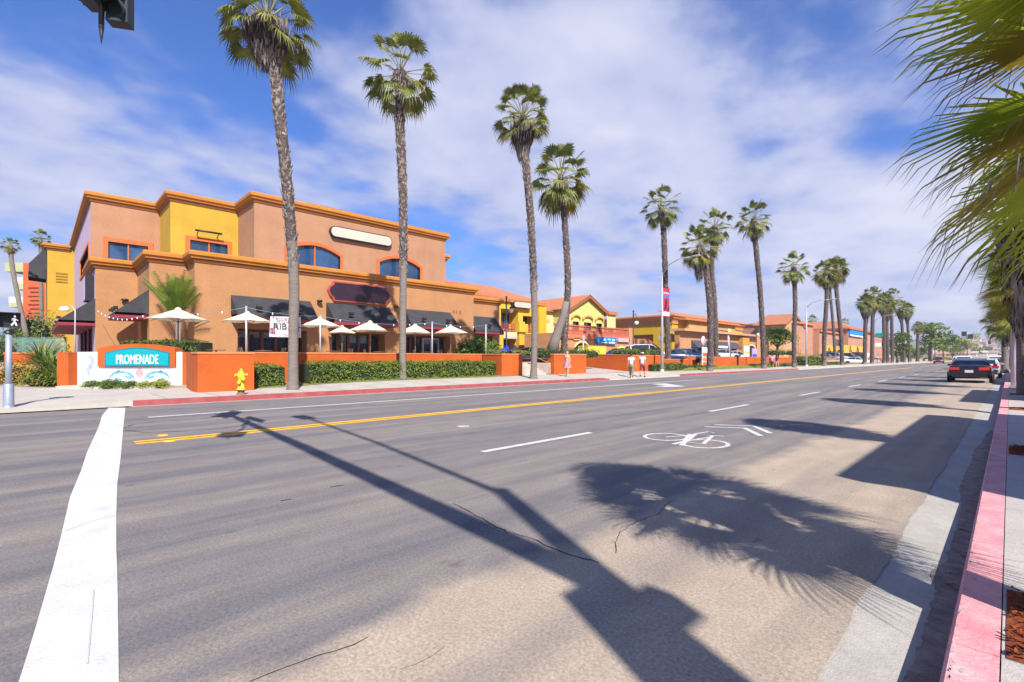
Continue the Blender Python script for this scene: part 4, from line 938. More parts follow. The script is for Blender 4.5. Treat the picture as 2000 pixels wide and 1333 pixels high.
kpalm('leftmost of three fan palms that lean apart before the pink building', 1609, 716, .2, -20.6, [(1610, 660), (1613, 610), (1615, 570)], 1612, 532, 24, crown='b', skirt=(.9, .4, 2.4, 160), seed=10, r0=.29, r1=.30, rough_from=.04, flare=1.2)
kpalm('thin middle palm of three fan palms that lean apart before the pink building', 1631, 706, .6, -25.5, [(1629, 660), (1625, 610), (1621, 570)], 1622, 545, 18, crown='a', skirt=(.6, .3, 1.6, 80), seed=11, r0=.25, r1=.27, rough_from=.04, flare=1.2)
kpalm('rightmost of three fan palms that lean apart before the pink building', 1645, 714, .2, -20.6, [(1643, 660), (1638, 610), (1634, 570)], 1632, 525, 25, crown='d', skirt=(.9, .4, 2.4, 160), seed=12, r0=.30, r1=.33, rough_from=.04, flare=1.2)
FAR = [(1689, 708, 1691, 590, 20, 'd', 'first fan palm with a fat skirt at the left of the far palm cluster'), (1703, 712, 1705, 580, 22, 'b', 'second fan palm beside the green street-name sign'),
       (1727, 709, 1726, 587, 19, 'd', 'third palm of the far cluster, between the lamp and the shrub'), (1743, 708, 1741, 582, 19, 'a', 'fourth and tallest palm of the far cluster'),
       (1766, 707, 1760, 601, 16, 'b', 'fifth palm of the far cluster, thin trunk against the sky'), (1776, 706, 1772, 604, 15, 'd', 'rightmost palm of the far cluster, next to the empty sky'),
       (1734, 706, 1731, 600, 16, 'd', 'palm tucked between the third and fourth palms of the far cluster')]
for k, (px, py, cx, cy, cr, c, lb) in enumerate(FAR):
    kpalm(lb, px, py, .2, -20.8, [(px + (cx - px) * .3, py + (cy - py) * .33), (px + (cx - px) * .7, py + (cy - py) * .66)], cx, cy, cr * .92, crown=c, skirt=(1.3, .5, 4.0, 110), seed=20 + k, r0=.36, r1=.36, rough_from=.04, flare=1.2, nb=120)
for k, (px, cx, cy, cr, X, lb) in enumerate(((1792, 1793, 640, 12, -22, 'small hazy palm at the left of the far green trees'), (1816, 1818, 642, 11, -22, 'small hazy palm rising through the far green trees'))):
    kpalm(lb, px, 700, .2, X, [(px, 680)], cx, cy, cr, crown='b', seed=30 + k, r0=.5, r1=.4, nb=20, boots=False, group='distant palms')
for k, (px, py, cx, cy, cr, X, lb, tr) in enumerate(((60, 690, 20, 479, 15, -62, 'thin bent palm far left against the sky', [(48, 640), (35, 580), (24, 520)]), (82, 690, 79, 464, 16, -72, 'thin palm far left behind the yellow stair tower', [(81, 600), (80, 520)]),
        (1503, 700, 1503, 625, 9, -75, 'distant palm head above the far left end of the tiled roofs', []), (1587, 690, 1586, 625, 10, -70, 'distant palm head above the pink building roof', []), (1647, 690, 1649, 630, 9, -70, 'distant palm head behind the pink building', []))):
    kpalm(lb, px, py, 1.0, X, tr, cx, cy, cr, crown='a' if k != 1 else 'c', seed=40 + k, r0=.2, r1=.16, nb=20, boots=False, group='distant palms', tm=[M_TRUNKG, M_TRUNKG])
t = thing('palm_frond_tip', 'tip of a palm frond entering the picture at the far left edge', 'palm frond', tuple(PD(-6, 315, 14)))
b = MB(); fan_leaf(b, (-.45, -.45, .35), Vector((.6, .6, -.35)), .3, .42, 20, 1.0, rnd); b.build('frond', [M_LEAFY, M_PET, M_LEAFY, M_DEAD], t, world=False)
# the street's near side: low fan palms in the tree wells
NP = [(.66, 3.45, 2.90, 1.40, 'nearest low fan palm, green fronds filling the upper right corner'), (.47, 9.85, 3.45, 1.15, 'second low fan palm on the near kerb with yellowing fronds'),
      (.47, 18.0, 3.6, 1.3, 'third low fan palm on the near kerb'), (.36, 25.2, 3.9, 1.45, 'fourth near-side fan palm, its brown trunk beside the bench'),
      (.45, 32.2, 4.0, 1.6, 'fifth near-side fan palm'), (.45, 39.3, 4.1, 1.6, 'sixth near-side fan palm'), (.45, 46.5, 4.2, 1.6, 'seventh near-side fan palm, partly seen')]
for k, (x, y, h, cr, lb) in enumerate(NP):
    palm(lb + ' along the near pavement' if 'pavement' not in lb else lb, (x, y, .15), [(.0, .0, h * .5), (0, 0, h)], cr, crown='near', skirt=(.70 if k else .42, .26, 1.4 if k else .5, 1400 if k < 3 else 500), r0=.19, r1=.18, seed=50 + k, group='low fan palms in the near tree wells', rough_from=.55, flare=1.15, nb=200, name='fan_palm')
for k in range(3):
    palm(['low palm far along the near pavement, past the parked cars', 'small palm farther along the near pavement', 'farthest small palm on the near pavement'][k], (-.3 + .5 * k, 62 + 16 * k, .15), [(0, 0, 2.5), (0, 0, 4.6)], 1.6, crown='a', seed=60 + k, r0=.25, r1=.2, group='low fan palms in the near tree wells', nb=60)

# ---------------------------------------------------------------- hedges, shrubs, trees
def leaf_card(mb, p, nrm, s, r, mi=0, jit=.9, asp=.55):
    n = (nrm + Vector((r.uniform(-1, 1), r.uniform(-1, 1), r.uniform(-.6, 1))) * jit).normalized()
    a = n.cross(Vector((r.uniform(-1, 1), r.uniform(-1, 1), r.uniform(-1, 1)))).normalized(); b = n.cross(a)
    l = s * r.uniform(.7, 1.3); w = l * asp
    mb.add([p - a * l * .5, p + b * w * .5 + n * .12 * l, p + a * l * .5, p - b * w * .5 + n * .12 * l], [(0, 1, 2), (0, 2, 3)], mi)
def hedge(label, P, W, z0, z1, s=.088, dens=420, seed=1, m=M_HEDGE, nm='hedge', grp=None, cat='hedge'):
    """clipped hedge along a plan polyline P (centre line), width W"""
    r = random.Random(seed); o = thing(nm, label, cat, (P[0][0], P[0][1], z0), group=grp); mb = MB(); core = MB()
    H = z1 - z0
    for a, b in zip(P, P[1:]):
        a, b = Vector(a), Vector(b); L_ = (b - a).length; d = (b - a) / L_; q = Vector((-d.y, d.x))
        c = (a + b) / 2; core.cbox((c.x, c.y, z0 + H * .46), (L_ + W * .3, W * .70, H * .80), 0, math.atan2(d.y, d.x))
        N_ = int(dens * L_ * (W + 2 * H))
        for k in range(N_):
            x = r.uniform(-.04, L_ + .04); u = r.uniform(0, W + 2 * H); depth = abs(r.gauss(0, .05)) + r.uniform(0, .05)
            if u < H: loc, n_ = (-W / 2, u), (-1, .15)
            elif u < H + W: loc, n_ = (u - H - W / 2, H), (0, 1)
            else: loc, n_ = (W / 2, u - H - W), (1, .15)
            lump = .17 * noise.noise((x * 1.3 + seed * 5, loc[0] * 2, loc[1] * 2.2)) + .09 * noise.noise((x * 5, loc[0] * 5, loc[1] * 5))
            zc = loc[1]; inset = -.12 * (1 - min(1, (H - zc) / .14)) if n_[0] else 0; rr_ = max(0, abs(loc[0]) - (W / 2 - .16)) if not n_[0] else 0
            yy_ = loc[0] + n_[0] * (lump - depth + inset); zz2 = max(.03, zc + n_[1] * (lump - depth) - rr_ * .5)
            p = a + d * x + q * yy_
            leaf_card(mb, Vector((p.x, p.y, z0 + zz2)), (q * n_[0]).to_3d() + Vector((0, 0, n_[1])), s, r)
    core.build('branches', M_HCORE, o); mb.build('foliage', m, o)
    return o
def blob_plant(mb, c, rx, ry, rz, n, s, r, mi=0, low=.0, asp=.5, jit=.9, core=None):
    if core is not None:
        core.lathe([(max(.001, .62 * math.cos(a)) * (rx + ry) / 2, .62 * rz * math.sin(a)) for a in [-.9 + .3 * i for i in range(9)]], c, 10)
    for k in range(n):
        v = Vector((r.gauss(0, 1), r.gauss(0, 1), r.gauss(0, 1))).normalized()
        if v.z < low - .5: v.z = -v.z
        lump = 1 + .28 * noise.noise((v * 2.1 + Vector(c))) ; q = lump * r.uniform(.62, 1.03)
        p = Vector(c) + Vector((v.x * rx, v.y * ry, v.z * rz)) * q
        if p.z < .12 and False: continue
        leaf_card(mb, p, v, s, r, mi, jit, asp)
def shrub(label, blobs, s=.1, n=300, seed=1, m=M_BUSHG, cat='shrub', nm='shrub', grp=None, extra=None, asp=.5, zb=None):
    r = random.Random(seed); x, y = blobs[0][0], blobs[0][1]; o = thing(nm, label, cat, (x, y, zb if zb is not None else min(b[2] - b[5] for b in blobs)), group=grp)
    mb = MB(); core = MB()
    for b in blobs: blob_plant(mb, b[:3], b[3], b[4], b[5], int(n * b[3] * b[5] * 4 + 20), s, r, 0, asp=asp, core=core)
    mats = [m]
    if extra:
        mats.append(extra[0])
        for b in blobs: blob_plant(mb, b[:3], b[3] * 1.04, b[4] * 1.04, b[5] * 1.04, int(n * extra[1] * b[3] * b[5] * 4), s * .7, r, 1, asp=.9)
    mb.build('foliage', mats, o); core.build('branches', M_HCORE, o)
    return o
hedge('short clipped green hedge between the hydrant wall and the first tall palm', [(-22.9, 6.45), (-22.9, 7.75)], 1.0, .2, 1.18, seed=1, grp='clipped hedges by the pavement', dens=360)
hedge('long clipped green hedge in front of the restaurant wall', [(-22.95, 9.0), (-22.95, 13), (-23.05, 17), (-23.1, 20.6)], 1.15, .30, 1.30, seed=2, grp='clipped hedges by the pavement', dens=330)
hedge('dark hedge behind the lamp pole with the banner', [(-22.3, 38.6), (-22.4, 44.5)], 1.2, .25, .98, seed=3, s=.11, dens=150)
hedge('low loose hedge between the lamp pole and the stout palm', [(-22.6, 45), (-22.9, 53)], 1.2, .2, .72, seed=4, s=.12, dens=110)
hedge('low hedge under the round tree right of the curved palm', [(-22.3, 63.5), (-22.3, 80)], 1.2, .2, .75, seed=5, s=.15, dens=60)
hedge('low hedge in front of the pink building', [(-22.3, 84), (-22.3, 110)], 1.4, .2, .75, seed=6, s=.2, dens=34)
hedge('clipped green planter hedge on the terrace left of the umbrellas', [(-31.0, 3.4), (-28.4, 6.0)], 1.3, 1.5, 2.35, seed=7, s=.1, dens=170, m=M_BUSHG)
# grass and small growth at the foot of the long hedge
mb = MB()
for k in range(2600):
    x, y = rnd.uniform(-22.6, -22.15), rnd.uniform(8.2, 21.3); dn = noise.noise((x * 1.5, y * .8, 0)); 
    if dn < -.1: continue
    z = zs(x, y) + .03; a = rnd.uniform(0, 6.3); l = rnd.uniform(.04, .13)
    mb.add([(x, y, z), (x + .012 * math.cos(a), y + .012 * math.sin(a), z), (x + rnd.uniform(-.05, .05), y + rnd.uniform(-.05, .05), z + l)], [(0, 1, 2)])
for k in range(3800):
    y = rnd.uniform(44, 68); x = rnd.uniform(-23.8, -21.5); z = zs(x, y) + .03; l = rnd.uniform(.1, .3)
    mb.add([(x, y, z), (x + .05, y + .03, z), (x + rnd.uniform(-.1, .1), y + rnd.uniform(-.1, .1), z + l)], [(0, 1, 2)])
o = mb.build('grass', M_GRASS); o['kind'] = 'stuff'
# planting at the corner left of the sign wall
def flax(label, c, n, L_, seed, m=M_FLAX):
    r = random.Random(seed); o = thing('flax_plant', label, 'plant', c, group='strap-leaved plants at the corner'); mb = MB()
    for k in range(n):
        az = r.uniform(0, 6.283); el = r.uniform(.5, 1.45); l = L_ * r.uniform(.6, 1.1); w = r.uniform(.025, .045)
        d = Vector((math.cos(az) * math.cos(el), math.sin(az) * math.cos(el), math.sin(el))); p = Vector((r.uniform(-.12, .12), r.uniform(-.12, .12), 0)); tg = Vector((-math.sin(az), math.cos(az), 0)); P = [p]; n_ = 5
        for i in range(n_): d = (d + Vector((0, 0, -.16 - .06 * i))).normalized(); p = p + d * l / n_; P.append(p)
        vs = []; 
        for i, q in enumerate(P): ww_ = w * (1 - (i / n_) ** 2) + .002; vs += [q - tg * ww_, q + tg * ww_]
        mb.add(vs, [(2 * i, 2 * i + 1, 2 * i + 3, 2 * i + 2) for i in range(n_)])
    mb.build('blades', m, o, world=False); return o
def gp(px, py, D): v = PD(px, py, D); return (v.x, v.y, v.z)
flax('large dark green strap-leaved plant left of the orange sign pillar', gp(103, 742, 22.6), 230, 1.75, 1)
flax('tall arching strap-leaved plant behind the other two', gp(84, 725, 25.0), 200, 2.1, 2)
flax('pale green strap-leaved plant touching the sign pillar', gp(117, 748, 21.9), 150, 1.25, 3, m=mat('flax_pale', (.12, .18, .03), .45, .4, 2, col2=(.28, .34, .06), trans=.25))
def shp(label, px, py, D, rx, rz, **k): v = PD(px, py, D); return shrub(label, [(v.x, v.y, v.z, rx, rx, rz)], **k)
shp('low shrub with orange flowers behind the signal pole', 50, 733, 23.5, 1.5, .75, s=.10, n=320, seed=5, m=M_BUSHG, extra=(M_FLOWER, .7), nm='flowering_shrub')
shp('low orange-flowered shrub at the left edge of the picture', 2, 738, 23.0, .9, .5, s=.10, n=320, seed=6, m=M_BUSHG, extra=(M_FLOWER, .7), nm='flowering_shrub')
shp('small tan flowering shrub at the kerb between the flax and the flowers', 80, 742, 22.6, .9, .6, s=.09, n=320, seed=7, m=M_BUSHY, extra=(M_FLOWER, .3), nm='flowering_shrub')
shp('dark green bush at the left edge behind the signal pole', 6, 690, 33, 1.5, 1.3, s=.14, n=120, seed=8)
shp('bright green leafy bush under the red building', 62, 652, 46, 2.2, 2.2, s=.22, n=70, seed=9, m=mat('bush_fresh', (.09, .15, .03), .6, .4, 2, col2=(.24, .31, .09), trans=.3))
shp('second green bush under the red building beside the rail', 42, 674, 42, 1.8, 1.2, s=.2, n=70, seed=10, m=M_BUSHG)
# low planting in the sign's own bed
for k, (px, D, rx, rz, m, lb) in enumerate(((182, 20.7, .55, .20, M_BUSHG, 'low dark green mound at the left of the sign bed'), (216, 20.6, .60, .27, M_BUSHG, 'tallest low green mound under the left dolphin'), (250, 20.6, .50, .20, M_BUSHG, 'green mound in the middle of the sign bed'),
        (284, 20.7, .45, .18, M_BUSHY, 'thin yellowish mound under the shell'), (315, 20.8, .52, .24, M_BUSHY, 'yellow-green mound at the right of the sign bed'))):
    v = PD(px, 700, D); shrub(lb, [(v.x, v.y, .30, rx, rx * .8, rz)], s=.06, n=1500, seed=70 + k, m=m, grp='small mounds under the sign wall', asp=.6)
# shrubs over the walls
def row_shrub(label, pxs, py, X, r0, rz, z, **k):
    return shrub(label, [(X + .1 * math.sin(p), YX(p, X), z, r0, r0, rz) for p in pxs], **k)
row_shrub('mounded dark green shrubs over the wall, above the two men', [1212, 1222, 1233, 1245, 1256, 1267, 1278], 0, -24.5, 1.0, .48, 1.9, s=.14, n=110, seed=11, m=M_HEDGE)
row_shrub('green shrubs on the wall top beside the leaning palm trunk', [1058, 1070, 1086, 1100, 1112, 1124, 1138], 0, -24.8, .8, .55, 1.75, s=.12, n=130, seed=12)
row_shrub('low sprigs on the wall top at the steps', [958, 970, 984, 998, 1012, 1030], 0, -24.6, .45, .28, 1.78, s=.09, n=200, seed=13, m=M_BUSHY)
row_shrub('leafy bush at the right end of the driveway wall, beside the yellow bin', [1150, 1160], 0, -24.5, .7, .5, 1.75, s=.12, n=130, seed=14)
shrub('large-leaved green bush in front of the last black awning', [(-33.0, YX(935, -33.0) + d, 2.4 + e_, 1.1, 1.0, .95) for d, e_ in ((-1.4, -.3), (0, .1), (1.5, -.25))], s=.26, n=75, seed=15, m=mat('bush_bright', (.06, .14, .015), .5, .4, 2, col2=(.22, .34, .04), trans=.35), zb=1.1, asp=.42)
row_shrub('bright yellow-green clipped shrubs at the second street light', [1558, 1572, 1588, 1597], 0, -23.6, 1.9, .9, 1.2, s=.24, n=30, seed=16, m=M_BUSHY)
row_shrub('dark shrubs behind the low wall before the round tree', [1510, 1525, 1545], 0, -27, 1.5, .7, 2.3, s=.22, n=30, seed=17, m=M_HEDGE)
row_shrub('long yellow flower bed at the far corner', [1818, 1826, 1834, 1842, 1850], 0, -23.5, 4.6, 1.7, .9, s=.6, n=4, seed=18, m=mat('bush_gold', (.42, .30, .02), .7, .3, .5, col2=(.5, .40, .05)))
def tree(label, c, h, cr, n=1500, s=.3, seed=1, m=M_BUSHG, blobs=9, trunk=.22, nm='leafy_tree', grp=None, cz=.66):
    r = random.Random(seed); o = thing(nm, label, 'tree', c, group=grp); tb = MB(); fb = MB(); core = MB(); ch = h * cz
    tb.tube([(0, 0, -.1), (.05, 0, h * .25), (0, .08, h * .5)], [trunk * 1.3, trunk, trunk * .8], 8)
    for k in range(blobs):
        a = k * 2.4; q = r.uniform(.25, .75); p = Vector((math.cos(a) * cr * q, math.sin(a) * cr * q, ch + r.uniform(-.22, .26) * h))
        tb.tube([(0, 0, h * .42), (p.x * .5, p.y * .5, (h * .42 + p.z) * .5 + .1), tuple(p)], [trunk * .6, trunk * .4, trunk * .12], 5)
        rr_ = cr * r.uniform(.36, .56)
        blob_plant(fb, (p.x, p.y, p.z), rr_, rr_, rr_ * .8, n // blobs, s, r, 0)
    tb.build('trunk', M_BARK, o, world=False); fb.build('crown', m, o, world=False); return o
v = PD(1518, 700, 86); tree('round bright green tree in front of the gabled house', (v.x, v.y, 1.1), 5.6, 3.1, 2600, .34, 3, m=mat('tree_fresh', (.07, .15, .012), .6, .4, .8, col2=(.20, .30, .03), trans=.3), blobs=14)
v = PD(1752, 700, 128); tree('green tree behind the far palm cluster', (v.x, v.y, .3), 8.0, 3.2, 900, .7, 4, grp='far green trees')
v = PD(1818, 700, 175); tree('tall green tree left of the far traffic signal', (v.x, v.y, .3), 13, 5.5, 1400, 1.0, 5, grp='far green trees', m=mat('tree_far', (.06, .11, .02), .7, .4, .3, col2=(.18, .25, .05)), blobs=13)
v = PD(1842, 700, 190); tree('darker round tree right of the tall far tree', (v.x, v.y, .3), 10.0, 4.8, 900, 1.0, 6, grp='far green trees', m=M_HEDGE)
v = PD(1889, 700, 300); tree('pale yellow-green tree beyond the far signal', (v.x, v.y, .3), 15.5, 6.5, 500, 1.5, 7, m=M_BUSHY, grp='far green trees')
for k, px in enumerate((1868, 1876, 1905, 1928, 1945)):
    v = PD(px, 700, 330 + 40 * k); tree(['far tree just left of the pale tree', 'thin far tree beside the pale tree', 'far tree right of the pale tree', 'small far tree above the queue of cars', 'last small tree before the near palms'][k], (v.x, v.y, .3), 9 + 3 * (k % 2), 4.5, 200, 1.5, 80 + k, grp='trees far up the street')
for k, (px, D_, h_, c_) in enumerate(((1760, 150, 5.5, 3.5), (1778, 170, 6.0, 4.0), (1795, 200, 6.5, 4.2), (1860, 260, 7.5, 4.5))):
    v = PD(px, 700, D_); tree(['low tree behind the fifth palm of the far cluster', 'low tree right of the last palm of the far cluster', 'low tree at the foot of the small hazy palms', 'low tree between the dark round tree and the pale tree'][k], (v.x, v.y, .2), h_, c_, 500, .8, 90 + k, grp='trees far up the street', cz=.5)
# potted feathery palm in front of the left wing
x, y = lC + .9, YX(345, lC + .9); t = thing('feather_palm', 'slender feathery palm with white trunk behind the first umbrella', 'palm tree', (x, y, 1.1)); b = MB()
for dx, dy, h in ((0, 0, 1.9), (.12, .1, 1.6), (-.1, .12, 1.7)): b.tube([(dx, dy, 0), (dx * 1.5, dy * 1.5, h + .9)], [.07, .045], 7)
b.build('trunk', M_TRUNKG, t, world=False); b = MB(); r = random.Random(5)
for k in range(30):
    az = r.uniform(0, 6.283); el = r.uniform(1.05, 1.54); p = Vector((r.uniform(-.1, .1), r.uniform(-.1, .1), 2.5)); d = Vector((math.cos(az) * math.cos(el), math.sin(az) * math.cos(el), math.sin(el))); L_ = r.uniform(1.9, 3.0); n_ = 11
    for i in range(n_):
        d = (d + Vector((0, 0, -.055))).normalized(); p2 = p + d * L_ / n_; b.tube([p, p2], .012, 3, 1, cap=False)
        if i > 1:
            sd_ = d.cross(Vector((0, 0, 1))).normalized(); l = .42 * math.sin(math.pi * (i + 1) / (n_ + 2)) + .08
            for sg in (-1, 1):
                for j in range(3):
                    q = p.lerp(p2, j / 3); e_ = q + sd_ * sg * l + d * l * .7 + Vector((0, 0, -.12)); b.add([q, q + d * .035, e_, q - Vector((0, 0, .02))], [(0, 1, 2), (0, 2, 3)])
        p = p2
b.build('crown', [mat('feather_leaf', (.09, .16, .015), .5, .4, 2, col2=(.24, .34, .03), trans=.35), M_PET], t, world=False)
# ---------------------------------------------------------------- terrace furniture
def umbrella(label, px, top_py, X, rad, n, rot=0.0):
    D = DX(px, X); Y = YX(px, X); zt = EYE + (HY - top_py) / F * D; t = thing('market_umbrella', label, 'umbrella', (X, Y, 1.1), group='cream umbrellas on the terrace')
    h = zt - 1.1; ze = h - rad * .42
    b = MB(); P = [(rad * math.cos(rot + 2 * math.pi * k / n), rad * math.sin(rot + 2 * math.pi * k / n), ze) for k in range(n)]; mids = []
    for k in range(n):
        a, c = Vector(P[k]), Vector(P[(k + 1) % n]); mids.append(tuple((a + c) / 2 * .97 + Vector((0, 0, .02)) * 0 + Vector((0, 0, .03 * ze))))
    vs = [(0, 0, h)] + P; fs = []
    for k in range(n):
        a, c = Vector(P[k]), Vector(P[(k + 1) % n]); m = (a + c) / 2 * .975; m.z = ze + .05
        mm = (Vector((0, 0, h)) * .5 + m * .5) - Vector((0, 0, .04)); i = len(vs); vs += [tuple(m), tuple(mm)]
        fs += [(0, 1 + k, i + 1), (0, i + 1, 1 + (k + 1) % n), (1 + k, i, i + 1), (i, 1 + (k + 1) % n, i + 1)]
    b.add(vs, fs); b.lathe([(.16, h - .05), (.10, h + .03), (0, h + .07)], (0, 0, 0), 10)
    b.build('canopy', M_CREAM, t, world=False)
    b = MB(); b.tube([(0, 0, 0), (0, 0, h - .05)], .028, 8); b.lathe([(.28, 0), (.28, .06), (.05, .1)], (0, 0, 0), 12); b.build('pole', M_WOOD, t, world=False)
    for k in range(n):
        b = MB(); a = Vector(P[k]); b.tube([(0, 0, h - .09), tuple(a - Vector((0, 0, .03)))], .011, 4); b.tube([(0, 0, ze - .12), tuple(Vector((0, 0, h)) * .5 + a * .5 - Vector((0, 0, .07)))], .010, 4); b.build('rib', M_WOOD, t, world=False)
    return t
umbrella('leftmost cream umbrella, standing before the feathery palm', 348, 603, -29.6, 1.42, 8)
umbrella('cream umbrella left of the rib banner', 483, 610, -30.6, 1.36, 8, .2)
umbrella('cream umbrella just right of the first tall palm', 625, 621, -28.6, 1.28, 8, .1)
umbrella('pale umbrella half hidden behind its neighbour, deeper on the terrace', 668, 637, -33.0, 1.25, 4, .4)
umbrella('square cream umbrella in the middle of the row', 723, 628, -30.6, 1.6, 4, .05)
umbrella('square cream umbrella just right of the second tall palm', 811, 634, -31.0, 1.6, 4, .15)
umbrella('rightmost cream umbrella, beside the last awning', 880, 636, -31.0, 1.5, 4, .5)
CAFE = mat('cafe_metal', (.16, .09, .05), .5, .2)
def cafe_table(label, x, y):
    t = thing('cafe_table', label, 'table', (x, y, 1.1), group='cafe tables on the terrace'); b = MB(); b.lathe([(0, .72), (.42, .72), (.42, .75), (0, .75)], (0, 0, 0), 16); b.build('table_top', CAFE, t, world=False)
    b = MB(); b.tube([(0, 0, 0), (0, 0, .72)], .035, 6); b.lathe([(.25, 0), (.2, .03), (0, .04)], (0, 0, 0), 10); b.build('leg', CAFE, t, world=False); return t
def cafe_chair(label, x, y, rz):
    t = thing('cafe_chair', label, 'chair', (x, y, 1.1), rz, group='cafe chairs on the terrace')
    b = MB(); b.cbox((0, 0, .45), (.42, .42, .03)); b.build('seat', CAFE, t, world=False)
    b = MB(); b.tube([(-.2, -.2, .45), (-.2, -.27, .88), (.2, -.27, .88), (.2, -.2, .45)], .014, 5)
    for k in range(4): b.tube([(-.14 + .09 * k, -.2, .46), (-.14 + .09 * k, -.27, .87)], .009, 4)
    b.build('backrest', CAFE, t, world=False)
    for sx in (-.19, .19):
        for sy in (-.19, .19): b = MB(); b.tube([(sx, sy, .44), (sx * 1.1, sy * 1.1, 0)], .013, 4); b.build('leg', CAFE, t, world=False)
    return t
# the chairs peek over the wall top left of the first palm and under the umbrellas
spots = [(422, 'left of the second umbrella'), (515, 'under the rib banner'), (652, 'under the third umbrella'), (742, 'under the middle umbrella'), (835, 'under the right umbrellas')]
for k, (px, w) in enumerate(spots):
    X = -26.4 - .3 * (k % 2); Y = YX(px, X); cafe_table('round brown cafe table ' + w, X, Y)
    cafe_chair('brown metal cafe chair at the left of the table ' + w, X, Y - .75, -.2); cafe_chair('brown metal cafe chair at the right of the table ' + w, X, Y + .75, math.pi + .2)
# string light poles, the sagging string and the banner
PO = []
for px, py, lb in ((291, 611, 'pale string-light pole behind the teal sign'), (481, 600, 'pale string-light pole in front of the second umbrella'), (625.5, 617, 'pale string-light pole in front of the third umbrella'), (844, 630, 'pale string-light pole between the two right umbrellas'), (949, 635, 'pale string-light pole by the bright green bush')):
    X = -24.75; Y, z = FX(px, py, X)
    if px == 291: X = -27.6; Y, z = FX(px, py, X)
    PO.append(Vector((X, Y, z)))
    if px == 291: continue
    t = thing('light_pole', lb, 'pole', (X, Y, 1.1), group='string-light poles on the terrace'); b = MB(); b.tube([(0, 0, 0), (0, 0, z - 1.1)], .045, 8); b.build('shaft', M_POLEW, t, world=False)
    b = MB(); b.lathe([(.05, 0), (.055, .04), (0, .06)], (0, 0, z - 1.1), 8); b.build('cap', M_GREYM, t, world=False)
b = MB(); bl = []
segs = [(Vector((lA + 1, 2.6, 4.6)), PO[0]), (PO[0], PO[1]), (PO[1], PO[2]), (PO[2], PO[3]), (PO[3], PO[4])]
t = thing('string_lights', 'thin cable of small white bulbs sagging between the terrace poles', 'string lights', tuple(PO[1]))
for a, c in segs:
    n = max(6, int((c - a).length / .5)); P = [a.lerp(c, i / n) + Vector((0, 0, -.035 * (c - a).length * 4 * (i / n) * (1 - i / n) - .02)) for i in range(n + 1)]
    b.tube(P, .010, 4); bl += [p for i, p in enumerate(P) if 0 < i < n and i % 2 == 0]
b.build('cable', M_GREYM, t)
for p in bl: b = MB(); b.lathe([(0, -.11), (.035, -.08), (.02, -.01), (.012, 0)], tuple(p), 6); b.build('bulb', M_LET, t)
# banner hung from the string lights
Xb = -24.95; ya, za = FX(528, 618, Xb); yb, zb_ = FX(587, 660, Xb); zc = FX(587, 620, Xb)[1]; zd = FX(523, 658, Xb)[1]
t = thing('vinyl_banner', 'white vinyl banner reading RIB hung behind the first tall palm', 'banner', (Xb, ya, zb_))
b = MB(); n, m_ = 16, 6
g = [(Xb + .03 * math.sin(i * .9 + j * .4), (ya - .06 * j / m_) + (yb - ya + .1 * j / m_) * i / n, (za + (zc - za) * i / n) + ((zd + (zb_ - zd) * i / n) - (za + (zc - za) * i / n)) * j / m_) for j in range(m_ + 1) for i in range(n + 1)]
b.add(g, [(j * (n + 1) + i, (j + 1) * (n + 1) + i, (j + 1) * (n + 1) + i + 1, j * (n + 1) + i + 1) for j in range(m_) for i in range(n)], smooth=True); 
sheet = b.build('sheet', mat('banner_vinyl', (.66, .60, .62), .6, .05, 3), t)
W_ = yb - ya; Hb = za - zd
def btxt(s, fy, fz, size, m, sx=1.0, rot=None):
    b = MB(); M = MXF(Xb + .05, ya + W_ * fy, zd + Hb * fz)
    if rot: M = M @ Matrix.Rotation(rot, 4, 'Z')
    put_text(b, s, size, M, sx, extrude=.004); b.build('lettering', m, sheet)
INK = mat('banner_ink', (.02, .02, .05), .6); INKR = mat('banner_ink_red', (.30, .02, .08), .6); INKG = mat('banner_ink_grey', (.22, .17, .18), .6); INKB = mat('banner_ink_blue', (.05, .03, .25), .6)
btxt('RIB', .30, .52, .42, INK, 1.1); btxt('S', .92, .56, .3, INKB, .9); btxt('T', .92, .38, .38, INKB, 1.0); btxt('$9', .07, .30, .34, INKR, .8, R(90))
b = MB(); r = random.Random(2)
for row, (fz, n_, a, c) in enumerate(((.90, 9, .16, .62), (.82, 8, .2, .6), (.74, 7, .2, .6), (.36, 12, .2, .52), (.16, 10, .16, .56), (.08, 12, .14, .62), (.14, 2, .86, .98))):
    for k in range(n_):
        y = ya + W_ * (a + (c - a) * (k + r.uniform(0, .3)) / n_); z = zd + Hb * fz + r.uniform(-.015, .015); w = W_ * (c - a) / n_ * .55; h = .055 if row < 3 else .03
        b.add([(Xb + .046, y, z - h / 2), (Xb + .046, y + w, z - h / 2 + r.uniform(-.02, .02)), (Xb + .046, y + w * .8, z + h / 2), (Xb + .046, y, z + h / 2)], [(0, 1, 2, 3)])
b.build('print_pattern', INKG, sheet)
